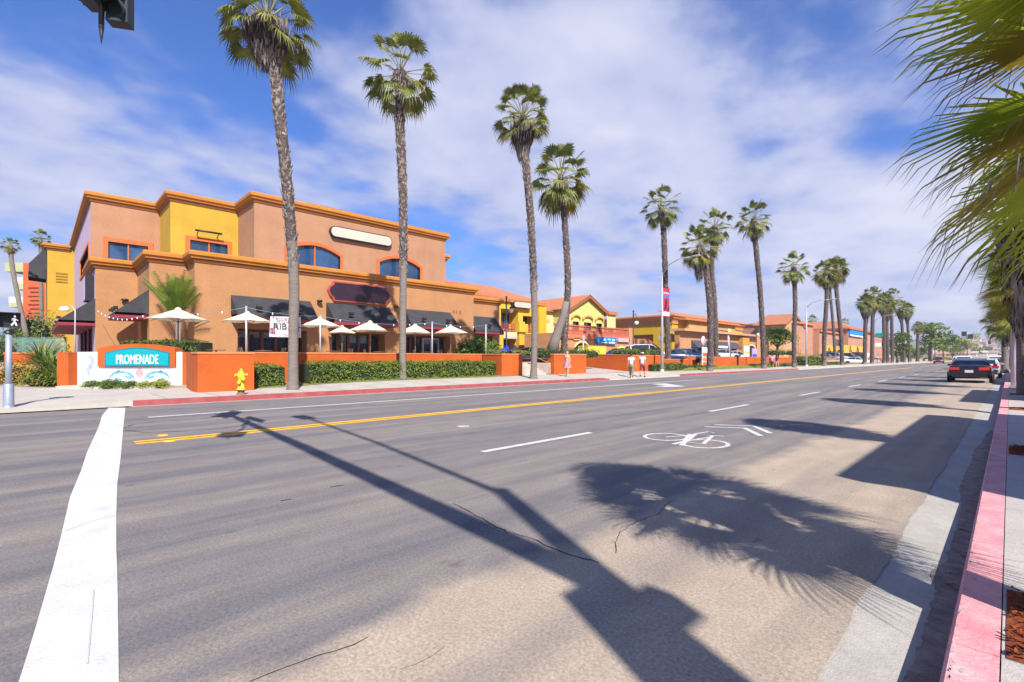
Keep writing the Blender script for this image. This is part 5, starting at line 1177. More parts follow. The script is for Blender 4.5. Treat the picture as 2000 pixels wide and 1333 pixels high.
# ---------------------------------------------------------------- lamps, street lights, signals
def lantern(label, px, py_top, X, globe=True):
    D = DX(px, X); Y = YX(px, X); h = EYE + (HY - py_top) / F * D - 1.1
    t = thing('lantern_post', label, 'street lamp', (X, Y, 1.1), group='black lantern posts in the parking lot'); b = MB()
    b.tube([(0, 0, 0), (0, 0, .8), (0, 0, h)], [.13, .085, .06], 10); b.lathe([(.2, 0), (.16, .35), (.1, .45)], (0, 0, 0), 10); b.lathe([(.06, h), (.1, h + .1), (0, h + .25)], (0, 0, 0), 8); b.build('post', M_BLACKM, t, world=False)
    b = MB(); b.tube([(0, 0, h - .5), (.0, .35, h - .15), (0, .62, h - .35), (0, .62, h - .75)], .03, 6); b.lathe([(.05, 0), (.14, -.1), (.16, -.22)], (0, .62, h - .72), 10); b.build('bracket', M_BLACKM, t, world=False)
    b = MB(); b.lathe([(0, -.24), (.16, -.16), (.24, 0), (.17, .17), (.1, .22)], (0, .62, h - 1.12), 14); b.build('globe', mat('globe_milk', (.8, .78, .7), .3, .02), t, world=False)
lantern('black lantern post with white globe in front of the yellow balcony building', 989, 583, -33)
lantern('black lantern post with white globe beside the white SUV', 1237, 610, -28)
lantern('black lantern post left of the round tree', 1477, 640, -28)
def street_light(label, px, py_top, py_base, X, L_, rise, arm_thick=.05):
    D = DX(px, X); Y = YX(px, X); h = EYE + (HY - py_top) / F * D - .2
    t = thing('street_light', label, 'street light', (X, Y, .2), group='cobra-head street lights on the far kerb'); b = MB()
    b.tube([(0, 0, 0), (0, 0, h * .5), (0, 0, h)], [.13, .10, .07], 10); b.lathe([(.2, 0), (.19, .25), (.12, .3)], (0, 0, 0), 10); b.build('pole', M_POLEW, t, world=False)
    b = MB(); b.tube([(0, 0, h - .25), (L_ * .25, 0, h + rise * .6), (L_ * .6, 0, h + rise * .95), (L_, 0, h + rise)], [.05, .045, .04, .035], 6); b.build('arm', M_POLEW, t, world=False)
    b = MB(); P = [(-.05, .05, .04), (.15, .12, .09), (.45, .17, .10), (.75, .14, .07), (.85, .04, .02)]
    for i in range(len(P)):
        pass
    vs = []; 
    for x, w, hh in P: vs += [(L_ + x, w * math.cos(a), h + rise + hh * math.sin(a) * (1.0 if math.sin(a) > 0 else .8)) for a in [k * math.pi / 4 for k in range(8)]]
    b.add(vs, [(8 * i + k, 8 * i + (k + 1) % 8, 8 * i + 8 + (k + 1) % 8, 8 * i + 8 + k) for i in range(4) for k in range(8)], smooth=True); b.build('lamp_head', M_POLEW, t, world=False)
    return t, h, Y
tL, hL, YL = street_light('street light with red and blue banner and a square sign on its pole', 1293, 533, 725, -21.2, 2.6, 1.0)
street_light('street light beside the yellow-green shrubs, over the middle palms', 1575, 598, 712, -20.8, 2.9, .7)
tL3, hL3, YL3 = street_light('street light carrying the green street-name sign', 1706, 630, 712, -20.6, 3.1, 1.4)
# banner on the first street light: two brackets and a printed cloth, perpendicular to the pole
D = DX(1293, -21.2); b = MB(); zt = EYE + (HY - 562) / F * D; zb2 = EYE + (HY - 618) / F * D
t = thing('street_banner', 'red banner with blue stripe hung on the street light pole', 'banner', (-21.2, YL, zb2))
def bx(z0, z1, m, nm, y0=.17, y1=.95, x0=-.015, x1=.015):
    q = MB(); q.box(-21.2 + x0, -21.2 + x1, YL + y0, YL + y1 + .35, z0, z1); return q.build(nm, m, t)
H_ = zt - zb2
cl = bx(zb2, zt, mat('banner_red', (.42, .02, .06), .7, .2, 3), 'cloth')
for z0, z1, m, nm in ((.03, .12, mat('banner_white', (.75, .72, .75), .7), 'white_panel'), (.12, .17, mat('banner_white', (.75,.72,.75)), 'white_panel'), (.66, .76, mat('banner_blue', (.03, .16, .50), .7), 'blue_stripe'), (.80, .86, mat('banner_pink', (.7, .32, .42), .7), 'pink_text_block')):
    q = MB(); q.box(-21.2 - .02, -21.2 + .02, YL + .2, YL + 1.27, zb2 + H_ * z0, zb2 + H_ * z1); q.build(nm, m, cl)
q = MB(); r = random.Random(4)
for P in ([(.35, .20), (.72, .26), (.85, .58), (.62, .64), (.48, .45)], [(.85, .22), (1.2, .20), (1.1, .38)]):
    q.add([(-21.2 + .023, YL + a, zb2 + H_ * c) for a, c in P], [tuple(range(len(P)))])
q.build('dark_figure_print', M_BLACKM, cl)
q = MB()
for z in (zb2 - .02, zt + .02): q.tube([(-21.2, YL, z), (-21.2, YL + 1.35, z)], .018, 5)
q.build('bracket', M_BLACKM, t)
y, z = FX(1289, 660, -21.2); t = thing('square_sign', 'back of a diamond-shaped metal road sign on the street light pole', 'road sign', (-21.33, YL, z)); b = MB(); b.cbox((0, 0, 0), (.02, .62, .62), rx=R(45)); o = b.build('plate', M_GREYM, t, world=False); o.location = (0, -.02, 0)
b = MB(); b.cbox((.06, 0, 0), (.1, .06, .7)); b.build('clamp', M_GREYM, t, world=False)
t = thing('street_name_sign', 'green street-name sign on the third street light', 'street sign', (-20.4, YL3, .2)); b = MB(); zz3 = EYE + (HY - 655) / F * DX(1706, -20.6); b.box(-20.3, -19.0, YL3 - .03, YL3 + .03, zz3 - .4, zz3 + .4); b.build('plate', mat('sign_green', (.0, .30, .22), .5), t)
b = MB(); b.box(-20.3, -19.2, YL3 - .03, YL3 + .03, zz3 - 2.5, zz3 - 1.7); b.build('small_plate', M_LET, t); b = MB(); b.box(-20.5, -20.3, YL3 - .04, YL3 + .04, zz3 - .05, zz3 + .05); b.build('bracket', M_GREYM, t)
# curved-neck wall light left of the sign wall
D = 23.0; v = PD(146, 690, D); top = PD(147, 606, D); hd = PD(126, 603, D); t = thing('goose_neck_lamp', 'white goose-neck lamp post behind the sign pillar, left', 'lamp', (v.x, v.y, 1.1)); b = MB()
c = [v - Vector((0, 0, .6)), v.lerp(top, .5), top, top + Vector((0, 0, .1)) + (hd - top) * .35 + Vector((0, 0, .08)), hd + Vector((0, 0, .10))]
b.tube([tuple(p) for p in c], [.035, .03, .028, .025, .025], 7); b.build('post', M_POLEW, t)
b = MB(); b.lathe([(0, .10), (.12, .08), (.2, -.02), (.17, -.12), (0, -.14)], tuple(hd), 12); b.build('lamp_head', M_LET, t)
# pedestrian signal post on the corner
Xp, Yp = G(17, 793, .12); t = thing('pedestrian_signal', 'grey pedestrian signal post with lit white walking figure at the left edge', 'pedestrian signal', (Xp, Yp, .05)); Dp = C_ * Yp - S_ * Xp
zz = lambda py: EYE + (HY - py) / F * Dp - .05
b = MB(); b.lathe([(.12, 0), (.115, .1), (.11, zz(752)), (.09, zz(752) + .03)], (0, 0, 0), 16); b.build('base', M_GREYM, t, world=False)
b = MB(); b.tube([(0, 0, .3), (0, 0, zz(652))], .07, 14); b.build('post', M_GREYM, t, world=False)
b = MB(); b.lathe([(.1, 0), (.11, .05), (.05, .1)], (0, 0, zz(652)), 12); b.cbox((-.05, .06, zz(647)), (.1, .1, .14)); b.build('mount', M_BLACKM, t, world=False)
rz = math.atan2(-Yp, -Xp) + math.pi / 2; hM = Matrix.Rotation(math.atan2(-Xp, Yp), 4, 'Z') @ Matrix.Diagonal((.70, 1, 1, 1))
def hb(mb, x0, x1, y0, y1, z0, z1, mi=0):
    s = len(mb.v); mb.box(x0, x1, y0, y1, z0, z1, mi); mb.v[s:] = [tuple(hM @ Vector(p)) for p in mb.v[s:]]
wu = 13.1 / F * 1.0
b = MB(); hb(b, -.27, .335, -.05, .22, zz(640), zz(613)); box = b.build('housing', M_BLACKM, t, world=False)
b = MB(); hb(b, -.27, .335, -.30, -.05, zz(613), zz(611.5)); hb(b, .325, .337, -.22, -.05, zz(640), zz(613)); hb(b, -.272, -.262, -.22, -.05, zz(640), zz(613)); b.build('visor', M_BLACKM, box, world=False)
WM = bpy.data.materials.new('walk_light'); WM.use_nodes = True; pb = WM.node_tree.nodes['Principled BSDF']; pb.inputs['Base Color'].default_value = (.8, .8, .9, 1); pb.inputs['Emission Color'].default_value = (.85, .8, 1, 1); pb.inputs['Emission Strength'].default_value = .5
b = MB(); sc = (zz(616) - zz(637)) / 10.0; ox, oz = .16, (zz(616) + zz(637)) / 2
for pts, w in (([(.1, 1.6), (.0, -.6)], 2.3), ([(0, -.6), (1.0, -2.2), (2.1, -4.6)], 1.3), ([(0, -.8), (-1.4, -2.8), (-3.0, -4.4)], 1.2), ([(.3, 2.0), (2.0, .8), (3.6, .1)], .9), ([(-.2, 2.0), (-2.0, 1.6), (-2.2, .0)], .9)):
    for q in stroke(pts, w): b.add([tuple(hM @ Vector((ox + p[0] * sc, -.056 - .0006 * w, oz + p[1] * sc))) for p in q], [(0, 1, 2, 3)])
b.add([tuple(hM @ Vector((ox + (.4 + 1.05 * math.cos(a)) * sc, -.058, oz + (3.9 + 1.05 * math.sin(a)) * sc))) for a in [k * math.pi / 6 for k in range(12)]], [tuple(range(12))]); b.build('walking_figure', WM, box, world=False)
# traffic signal whose mast arm crosses above the camera and throws the big shadow
t = thing('mast_arm_signal', 'dark traffic signal head hanging at the top left from its mast arm over the road', 'traffic signal', (3.5, .1, .15))
b = MB(); b.tube([(3.5, .1, 0), (3.5, .1, 5.2), (3.5, .1, 7.4)], [.15, .12, .10], 12); b.build('pole', M_GREYM, t)
b = MB(); b.tube([(3.5, .1, 5.2), (-2, .18, 6.15), (-7.4, .32, 6.75)], [.14, .11, .07], 10); b.build('mast_arm', M_GREYM, t)
b = MB(); b.tube([(3.5, .1, 7.2), (.5, .3, 8.1), (-3.2, .6, 8.5)], [.06, .05, .04], 8); b.build('lamp_arm', M_GREYM, t)
b = MB(); b.cbox((-3.6, .62, 8.48), (.8, .32, .14)); b.build('lamp_head', M_GREYM, t)
def head(c, rz, nm='signal_head', plate=True, n=3, s_=1.0):
    M = Matrix.Translation(c) @ Matrix.Rotation(rz, 4, 'Z') @ Matrix.Diagonal((s_, s_, s_, 1)); o = None
    def bxx(mb, *a): s = len(mb.v); mb.box(*a); mb.v[s:] = [tuple(M @ Vector(p)) for p in mb.v[s:]]
    b = MB(); bxx(b, -.17, .17, -.02, .22, -.17 * n, .17 * n); o = b.build(nm, mat('signal_dark', (.012, .016, .02), .5, .2), t)
    if plate: b = MB(); bxx(b, -.34, .34, .05, .07, -.17 * n - .16, .17 * n + .16); b.build('backplate', mat('signal_dark', (.012, .016, .02)), o)
    for k in range(n):
        z = .34 * (k - (n - 1) / 2); b = MB(); s = 0; m = 10; R0 = .15
        vs = []
        for i in range(m + 1):
            a = math.pi * (-.15 + 1.3 * i / m); vs += [M @ Vector((R0 * math.cos(a), -.02, z + R0 * math.sin(a))), M @ Vector((R0 * math.cos(a), -.30 if math.sin(a) > .2 else -.14, z + R0 * math.sin(a) - .02))]
        b.add(vs, [(2 * i, 2 * i + 1, 2 * i + 3, 2 * i + 2) for i in range(m)]); b.build('visor', mat('signal_dark', (.012, .016, .02)), o)
        b = MB(); b.add([M @ Vector((.13 * math.cos(a), -.024, z + .13 * math.sin(a))) for a in [q * math.pi / 6 for q in range(12)]], [tuple(range(12))]); b.build('lens', mat('lens_dark', (.02, .03, .03), .2), o)
    return o
HP = PD(198, 6, 4.25)
head(HP + Vector((-.05, -.10, .22)), R(-38), plate=False, s_=.52)
head(HP + Vector((.05, .10, .12)), R(60), plate=False, s_=.50)
b = MB(); b.tube([(HP.x, .24, 6.5), (HP.x, HP.y, 5.6), (HP.x, HP.y, HP.z - .22)], [.03, .03, .02], 8); b.lathe([(.0, HP.z - .37), (.01, HP.z - .30), (.022, HP.z - .2)], (HP.x, HP.y, 0), 8); b.build('hanger', M_BLACKM, t)
head(Vector((-7.5, .35, 6.6)), 0)
b = MB(); b.cbox((-5.4, .3, 7.1), (1.2, .04, .40)); b.build('name_plate', mat('sign_green', (.0, .30, .22)), t)
head(Vector((3.05, .15, 4.35)), R(90), plate=False, s_=.85); head(Vector((3.6, -.45, 3.7)), R(20), plate=False, s_=.85); b = MB(); b.cbox((3.2, .55, 3.35), (.45, .03, .45), ry=.5); b.build('sign_plate', M_GREYM, t)  # unseen plate added to cut a notch in the pole's shadow
b = MB(); b.cbox((3.6, .25, 5.0), (.2, .2, .25)); b.build('shadow_block', M_GREYM, t)  # unseen box added to break up the outline of the pole's shadow
# far traffic signals at the next crossing
def far_signal(label, px, py_base, X, h, armto, heads, arm_z, nplate=None):
    Y = YX(px, X); t2 = thing('far_traffic_signal', label, 'traffic signal', (X, Y, .1), group='traffic signals at the far crossing')
    b = MB(); b.tube([(0, 0, 0), (0, 0, h)], [.22, .14], 8); b.build('pole', M_POLEW, t2, world=False)
    b = MB(); b.tube([(0, 0, arm_z), (armto, 0, arm_z + .6)], [.14, .08], 6); b.tube([(0, 0, h - .1), (-6.5, 0, h - 3.2)], .07, 5); b.build('mast_arm', M_POLEW, t2, world=False)
    for hx, hz in heads: b = MB(); b.cbox((hx, 0, arm_z + .3 + hz), (1.5, .3, 1.8)); q = b.build('signal_head', mat('signal_far', (.03, .035, .05), .6), t2, world=False)
    if nplate: b = MB(); b.cbox((nplate, 0, arm_z - .3), (4.2, .1, 1.2)); b.build('name_plate', mat('plate_slate', (.10, .12, .28), .5), t2, world=False)
    return t2
far_signal('far traffic signal mast with blue-grey name plate and two dark heads', 1826, 702, -21, 14.2, 10.6, [(8.6, .2), (10.4, -.9)], 10.3, 4.6)
Yf = YX(1826, -21) + 12; t2 = thing('far_traffic_signal', 'single small dark signal head hanging near the hills', 'traffic signal', (-.2, Yf, .1), group='traffic signals at the far crossing')
b = MB(); b.tube([(0, 0, 0), (0, 0, 8.2)], .12, 6); b.build('pole', M_POLEW, t2, world=False); b = MB(); b.tube([(0, 0, 7.8), (-5.4, 0, 8.1)], .07, 5); b.build('mast_arm', M_POLEW, t2, world=False); b = MB(); b.cbox((-5.4, 0, 7.6), (.8, .3, 1.5)); b.build('signal_head', mat('signal_far', (.03, .035, .05)), t2, world=False)
# hydrant
Xh, Yh = G(471, 771, .15); t = thing('fire_hydrant', 'yellow fire hydrant with rusty base in front of the orange wall', 'hydrant', (Xh, Yh, .15)); hk = 1.06
b = MB(); b.lathe([(.15, 0), (.15, .04), (.11, .05), (.11, .13), (.155, .14), (.155, .18)], (0, 0, 0), 18); b.build('base', M_RUST, t, world=False)
b = MB(); b.lathe([(.15, .181), (.15, .21), (.105, .23), (.10, .60), (.125, .63), (.125, .66), (.115, .70), (.10, .79), (.06, .85), (.03, .87), (.035, .92), (0, .93)], (0, 0, 0), 20); b.build('barrel', M_HYD, t, world=False)
for dx, dy, r_ in ((1, 0, .075), (0, -1, .055), (0, 1, .055), (.7, -.5, .06)):
    d = Vector((dx, dy, 0)).normalized(); z = .58 if r_ > .07 else (.70 if r_ < .06 else .45); b = MB(); b.tube([Vector((0, 0, z)) + d * .06, Vector((0, 0, z)) + d * .17], r_ * .8, 12); b.tube([Vector((0, 0, z)) + d * .165, Vector((0, 0, z)) + d * .215], r_, 6); b.build('outlet_cap', M_HYD, t, world=False)
# portable boards, feather flag, round sign, newspaper racks along the far side
def board(label, px, py_t, py_b, X, w, bands, cat='sign', nm='sign_board', z0=None):
    D = DX(px, X); Y = YX(px, X); zt = EYE + (HY - py_t) / F * D; zb3 = EYE + (HY - py_b) / F * D; t = thing(nm, label, cat, (X, Y, zb3 - .15), group='portable boards along the far side')
    b = MB(); b.box(X - .08, X, Y - w / 2, Y + w / 2, zb3, zt); b.build('panel', bands[0], t); n = len(bands) - 1
    for k, m in enumerate(bands[1:]): b = MB(); a = zb3 + (zt - zb3) * (k + .08) / n; c = zb3 + (zt - zb3) * (k + .92) / n; b.box(X + .001, X + .012, Y - w * .44, Y + w * .44, a, c); b.build('printed_field', m, t)
    for s in (-.4, .4): b = MB(); b.box(X - .06, X - .02, Y + w * s - .03, Y + w * s + .03, zb3 - .6, zb3); b.build('leg', M_GREYM, t)
M_RED1 = mat('board_red', (.62, .10, .05), .6, .15, 6); M_RED2 = mat('board_orange_red', (.75, .2, .08), .6); M_WB = mat('board_white', (.75, .72, .68), .6); M_OB = mat('board_orange', (.75, .38, .06), .6); M_VB = mat('board_violet', (.40, .30, .60), .6); M_BB = mat('board_blue', (.02, .06, .40), .6)
board('tall red and white menu board left of the stout palm', 1377, 679, 716, -22.6, 1.2, [M_WB, M_RED1, M_RED2, M_RED1, M_WB])
board('white and orange price board behind the far orange wall', 1459, 676, 697, -24.6, 1.75, [M_WB, M_WB, M_OB, M_WB, M_WB])
board('violet and blue board next to the white and orange one', 1474, 681, 697, -24.6, 1.7, [M_VB, M_BB, M_VB, M_VB])
board('red and white board before the far palm cluster', 1696, 690, 705, -23, 2.3, [M_WB, M_RED1, M_WB])
board('beige board at the foot of the far palm cluster', 1716, 692, 700, -24.5, 2.0, [mat('board_beige', (.6, .5, .36), .6), M_WB])
board('blue and white box over red stand beside the far crossing', 1737, 694, 707, -21.5, 2.6, [M_WB, M_RED1, M_BB, M_WB])
D = DX(1424, -25); Y = YX(1424, -25); t = thing('feather_flag', 'tall white feather flag in front of the dark storefront', 'flag', (-25, Y, 1.1)); z = lambda py: EYE + (HY - py) / F * D
b = MB(); b.add([(-25, Y + a, z(c)) for a, c in ((-.45, 657), (-.15, 655), (.25, 662), (.5, 675), (.55, 697), (.3, 699), (0, 680), (-.4, 668))] , [tuple(range(8))]); b.build('cloth', mat('flag_white', (.72, .62, .62), .8, trans=.3), t); b = MB(); b.tube([(-25, Y + .5, 1.1), (-25, Y + .2, z(680)), (-25, Y - .4, z(657))], .03, 5); b.build('pole', M_GREYM, t)
D = DX(1373, -26); Y = YX(1373, -26); t = thing('round_sign', 'round pink and white sign on a post above the red menu board', 'sign', (-26, Y, 1.1)); zc = EYE + (HY - 666) / F * D; b = MB(); b.lathe([(0, 0), (.55, 0), (.58, .04), (.55, .08), (0, .08)], (-26, Y, zc), 18, axis='X'); b.build('disc', mat('round_sign_pink', (.62, .42, .46), .5, .2, 2), t); b = MB(); b.tube([(-26.05, Y, 1.1), (-26.05, Y, zc)], .04, 6); b.build('post', M_GREYM, t)
# small pole signs
for px, py, X, lb in ((1139, 655, -24.7, 'thin grey sign post on the wall by the yellow bin'), (1606, 688, -21.0, 'thin pale sign post left of the white car')):
    D = DX(px, X); Y = YX(px, X); z1 = EYE + (HY - py) / F * D; t = thing('sign_post', lb, 'post', (X, Y, .3)); b = MB(); b.tube([(0, 0, 0), (0, 0, z1 - .3)], .05, 6); b.build('post', M_POLEW, t, world=False); b = MB(); b.cbox((.05, 0, z1 - .6), (.02, .3, .45)); b.build('plate', M_POLEW, t, world=False)
# bench on the near pavement
t = thing('bench', 'slatted bench beside the palm trunk on the near pavement', 'bench', (.35, 22.4, .15), rz=0)
WD = mat('bench_wood', (.45, .22, .17), .7, .2, 5); DK = mat('bench_iron', (.08, .03, .05), .5)
b = MB()
for k in range(4): b.box(.05 + .12 * k, .14 + .12 * k, -.9, .9, .43, .46)
b.build('seat', WD, t, world=False); b = MB()
for k in range(3): b.cbox((.04 - .04 * k, 0, .56 + .14 * k), (.025, 1.8, .10), ry=-.25)
b.build('backrest', WD, t, world=False)
for y in (-.8, .8): b = MB(); b.tube([(0, y, 0), (.05, y, .42), (-.08, y, .92)], .03, 6); b.tube([(.52, y, 0), (.5, y, .44), (.05, y, .42)], .03, 6); b.build('leg', DK, t, world=False)
t = thing('bench', 'second slatted bench farther along, left of the first near the kerb', 'bench', (.35, 18.9 + 11, .15)); 
for nm, m, bxs in (('seat', WD, [(.05, .5, -.9, .9, .43, .46)]), ('backrest', WD, [(-.02, .02, -.9, .9, .55, .9)]), ('leg', DK, [(.02, .5, -.84, -.78, 0, .43)]), ('leg', DK, [(.02, .5, .78, .84, 0, .43)])):
    b = MB(); [b.box(*q) for q in bxs]; b.build(nm, m, t, world=False)
for k, (y, h) in enumerate(((33.5, 6.5), (47, 5.5))):
    t = thing('pavement_pole', ['pale pole behind the near palms carrying a small green sign', 'second pale pole farther along the near pavement'][k], 'pole', (.12, y, .15)); b = MB(); b.tube([(0, 0, 0), (0, 0, h)], .09, 8); b.build('post', mat('pole_lilac', (.5, .42, .52), .5), t, world=False); b = MB(); b.cbox((-.35, 0, h * .62), (.7, .05, .5)); b.build('plate', [M_LET, M_RED2][k], t, world=False)

# ---------------------------------------------------------------- people
SK = mat('skin', (.42, .22, .14), .6, .08, 8)
def skin_obj(name, nodes, edges, m, parent, sub=2, extra=None):
    me = bpy.data.meshes.new(name); me.from_pydata([n[0] for n in nodes], edges, []); o = bpy.data.objects.new(name, me); COL.objects.link(o)
    sm = o.modifiers.new('s', 'SKIN'); sm.use_smooth_shade = True
    sb = o.modifiers.new('u', 'SUBSURF'); sb.levels = sb.render_levels = sub
    for i, n in enumerate(nodes):
        r = n[1]; me.skin_vertices[0].data[i].radius = (r, r) if not hasattr(r, '__len__') else r
    me.skin_vertices[0].data[0].use_root = True
    dg = bpy.context.evaluated_depsgraph_get(); m2 = bpy.data.meshes.new_from_object(o.evaluated_get(dg)); bpy.data.objects.remove(o)
    mb = MB(); mb.add([tuple(v.co) for v in m2.vertices], [tuple(p.vertices) for p in m2.polygons], 0, True); bpy.data.meshes.remove(m2)
    if extra: extra(mb)
    return mb.build(name, m, parent, world=False)
def person(label, loc, rz, stride=.28, H=1.75, top=None, bottom=None, hair=(.05, .03, .02), dress=None, female=False, long_trousers=False, arms=(.15, -.15), shoes=(.05, .05, .06), hat=None, skin=None):
    k = H / 1.75; t = thing('person', label, 'person', loc, rz); sw = .17 if not female else .145; hw = .095
    V = lambda x, y, z: (x * k, y * k, z * k)
    def leg(s, f):                                      # f: foot forward (+) or back (-)
        kn = (s * hw, f * .55 + .05, .50); an = (s * hw, f, .10 + (.10 if f < 0 else 0)); toe = (s * (hw + .02), f + .15, .03 + (.02 if f < 0 else 0))
        return kn, an, toe
    kL, aL, tL_ = leg(-1, stride); kR, aR, tR = leg(1, -stride)
    def arm(s, f): return (s * (sw + .05), f * .4, 1.16), (s * (sw + .07), f + .06, .92), (s * (sw + .075), f + .09, .84)
    eL, wL_, hL_ = arm(-1, arms[0]); eR, wR, hR = arm(1, arms[1])
    nodes = [(V(0, 0, .95), .13 * k), (V(0, 0, 1.12), .115 * k), (V(0, -.01, 1.30), .135 * k), (V(0, -.01, 1.42), .10 * k), (V(0, 0, 1.50), .055 * k), (V(0, .015, 1.58), .075 * k), (V(0, .02, 1.66), .088 * k), (V(0, .01, 1.73), .05 * k),
             (V(-hw, 0, .88), .085 * k), (V(*kL), .058 * k), (V(*aL), .038 * k), (V(*tL_), .03 * k), (V(hw, 0, .88), .085 * k), (V(*kR), .058 * k), (V(*aR), .038 * k), (V(*tR), .03 * k),
             (V(-sw, 0, 1.42), .055 * k), (V(*eL), .040 * k), (V(*wL_), .026 * k), (V(*hL_), .034 * k), (V(sw, 0, 1.42), .055 * k), (V(*eR), .040 * k), (V(*wR), .026 * k), (V(*hR), .034 * k)]
    edges = [(0, 1), (1, 2), (2, 3), (3, 4), (4, 5), (5, 6), (6, 7), (0, 8), (8, 9), (9, 10), (10, 11), (0, 12), (12, 13), (13, 14), (14, 15), (3, 16), (16, 17), (17, 18), (18, 19), (3, 20), (20, 21), (21, 22), (22, 23)]
    def extra(mb):
        for s, hh in ((-1, hL_), (1, hR)):              # fingers and thumb
            for j in range(4):
                o = Vector(V(*hh)) + Vector((0, (j - 1.5) * .018 * k, -.02)); l = (.055, .065, .06, .05)[j] * k; mb.tube([o, o + Vector((-s * .006, 0, -l * .6)), o + Vector((-s * .02, .004, -l))], [.009, .008, .006], 5)
            o = Vector(V(*hh)) + Vector((0, .03 * k, .0)); mb.tube([o, o + Vector((-s * .012, .025, -.035))], [.010, .007], 5)
        for s in (-1, 1): mb.lathe([(0, -.02), (.02, -.01), (.022, .01), (0, .02)], V(s * .088, .01, 1.64), 6, axis='X')
        mb.tube([V(0, .10, 1.655), V(0, .118, 1.63), V(0, .10, 1.618)], [.008, .014, .008], 6)
        for s in (-1, 1): mb.lathe([(0, -.012), (.012, 0), (0, .012)], V(s * .034, .098, 1.668), 6)
        mb.tube([V(-.025, .097, 1.59), V(0, .104, 1.588), V(.025, .097, 1.59)], .006, 5)
    body = skin_obj('body', nodes, edges, skin or SK, t, 2, extra)
    if top:
        n2 = [(V(0, 0, .93), .150 * k), (V(0, 0, 1.12), .140 * k), (V(0, -.01, 1.30), .155 * k), (V(0, -.01, 1.43), .115 * k), (V(-sw - .005, 0, 1.425), .075 * k), (V(-(sw + .04), arms[0] * .25, 1.24), .068 * k), (V(sw + .005, 0, 1.425), .075 * k), (V(sw + .04, arms[1] * .25, 1.24), .068 * k)]
        skin_obj('shirt', n2, [(0, 1), (1, 2), (2, 3), (3, 4), (4, 5), (3, 6), (6, 7)], top, t)
    if bottom:
        def mid(a, b, q): return tuple(a[i] + (b[i] - a[i]) * q for i in range(3))
        eLk = mid(kL, aL, .9) if long_trousers else mid(kL, aL, .15); eRk = mid(kR, aR, .9) if long_trousers else mid(kR, aR, .15); rr_ = .055 if long_trousers else .085
        n3 = [(V(0, 0, .98), .145 * k), (V(0, 0, .90), .13 * k), (V(-hw, 0, .84), .105 * k), (V(*kL), .08 * k), (V(*eLk), rr_ * k), (V(hw, 0, .84), .105 * k), (V(*kR), .08 * k), (V(*eRk), rr_ * k)]
        skin_obj('trousers' if long_trousers else 'shorts', n3, [(0, 1), (1, 2), (2, 3), (3, 4), (1, 5), (5, 6), (6, 7)], bottom, t)
    if dress:
        b = MB(); pr = [(.13, 1.36), (.135, 1.28), (.115, 1.14), (.15, 1.0), (.20, .85), (.25, .68), (.27, .60)]; n = 28; vs = []
        for i, (r_, z) in enumerate(pr):
            for j in range(n):
                a = 2 * math.pi * j / n; w = 1 + (.10 * math.sin(7 * a) * max(0, (1.1 - z)) * 1.6); vs.append(V(r_ * w * math.cos(a) * 1.08, r_ * w * math.sin(a) * .85, z))
        b.add(vs, [(i * n + j, i * n + (j + 1) % n, (i + 1) * n + (j + 1) % n, (i + 1) * n + j) for i in range(len(pr) - 1) for j in range(n)], smooth=True); b.build('dress', dress, t, world=False)
    hm = mat('hair_%d' % int(hair[0] * 1000), hair, .7, .3, 20); b = MB(); b.lathe([(.085 * k, -.03 * k), (.104 * k, .02 * k), (.098 * k, .07 * k), (.06 * k, .11 * k), (0, .125 * k)], V(0, -.012, 1.66), 14)
    if female: b.tube([V(0, -.07, 1.70), V(0, -.10, 1.60), V(0, -.09, 1.46)], [.07 * k, .065 * k, .03 * k], 8)
    else: b.lathe([(0, -.04), (.07 * k, -.03), (.085 * k, .03)], V(0, -.03, 1.63), 10)
    b.build('hair', hm, t, world=False)
    if hat: b = MB(); b.lathe([(.16 * k, -.005), (.108 * k, .0), (.10 * k, .07 * k), (0, .10 * k)], V(0, 0, 1.70), 14); b.build('hat', hat, t, world=False)
    sh = mat('shoe_%d' % int(shoes[0] * 100), shoes, .6)
    for a_, tt in ((aL, tL_), (aR, tR)): b = MB(); b.tube([V(a_[0], a_[1] - .06, a_[2] - .06), V(a_[0], a_[1] + .04, a_[2] - .055), V(tt[0], tt[1] + .02, tt[2] + .005)], [.042 * k, .045 * k, .032 * k], 8); b.build('shoe', sh, t, world=False)
    return t
WS = mat('shirt_white', (.72, .66, .68), .85, .06, 5); 
x = -20.6; y = YX(1108, x); person('woman in a short patterned strapless dress walking past the orange wall', (x, y, zs(x, y)), R(200), .16, 1.68, dress=mat('dress_pattern', (.42, .12, .16), .85, .5, 16, col2=(.45, .30, .34), detail=1), female=True, hair=(.34, .19, .08), arms=(.1, -.12), shoes=(.5, .38, .28), skin=mat('skin_light', (.60, .34, .22), .6, .06, 8))
x = -18.95; y = YX(1233, x); person('man in white t-shirt and grey-green trousers, left of the two walking away', (x, y, zs(x, y) + .01), R(25), .26, 1.74, top=WS, bottom=mat('trousers_grey_green', (.13, .17, .14), .8, .3, 6), long_trousers=True, arms=(-.14, .16), shoes=(.06, .06, .08))
x = -18.95; y = YX(1254.5, x); person('man in white t-shirt, white cap and long dark red shorts walking away', (x, y, zs(x, y) + .01), R(15), -.22, 1.80, top=mat('shirt_white_pink', (.74, .64, .72), .85, .06, 5), bottom=mat('shorts_red', (.20, .02, .03), .8, .2, 6), arms=(.15, -.1), hat=mat('cap_white', (.7, .68, .7), .7), shoes=(.03, .03, .04))
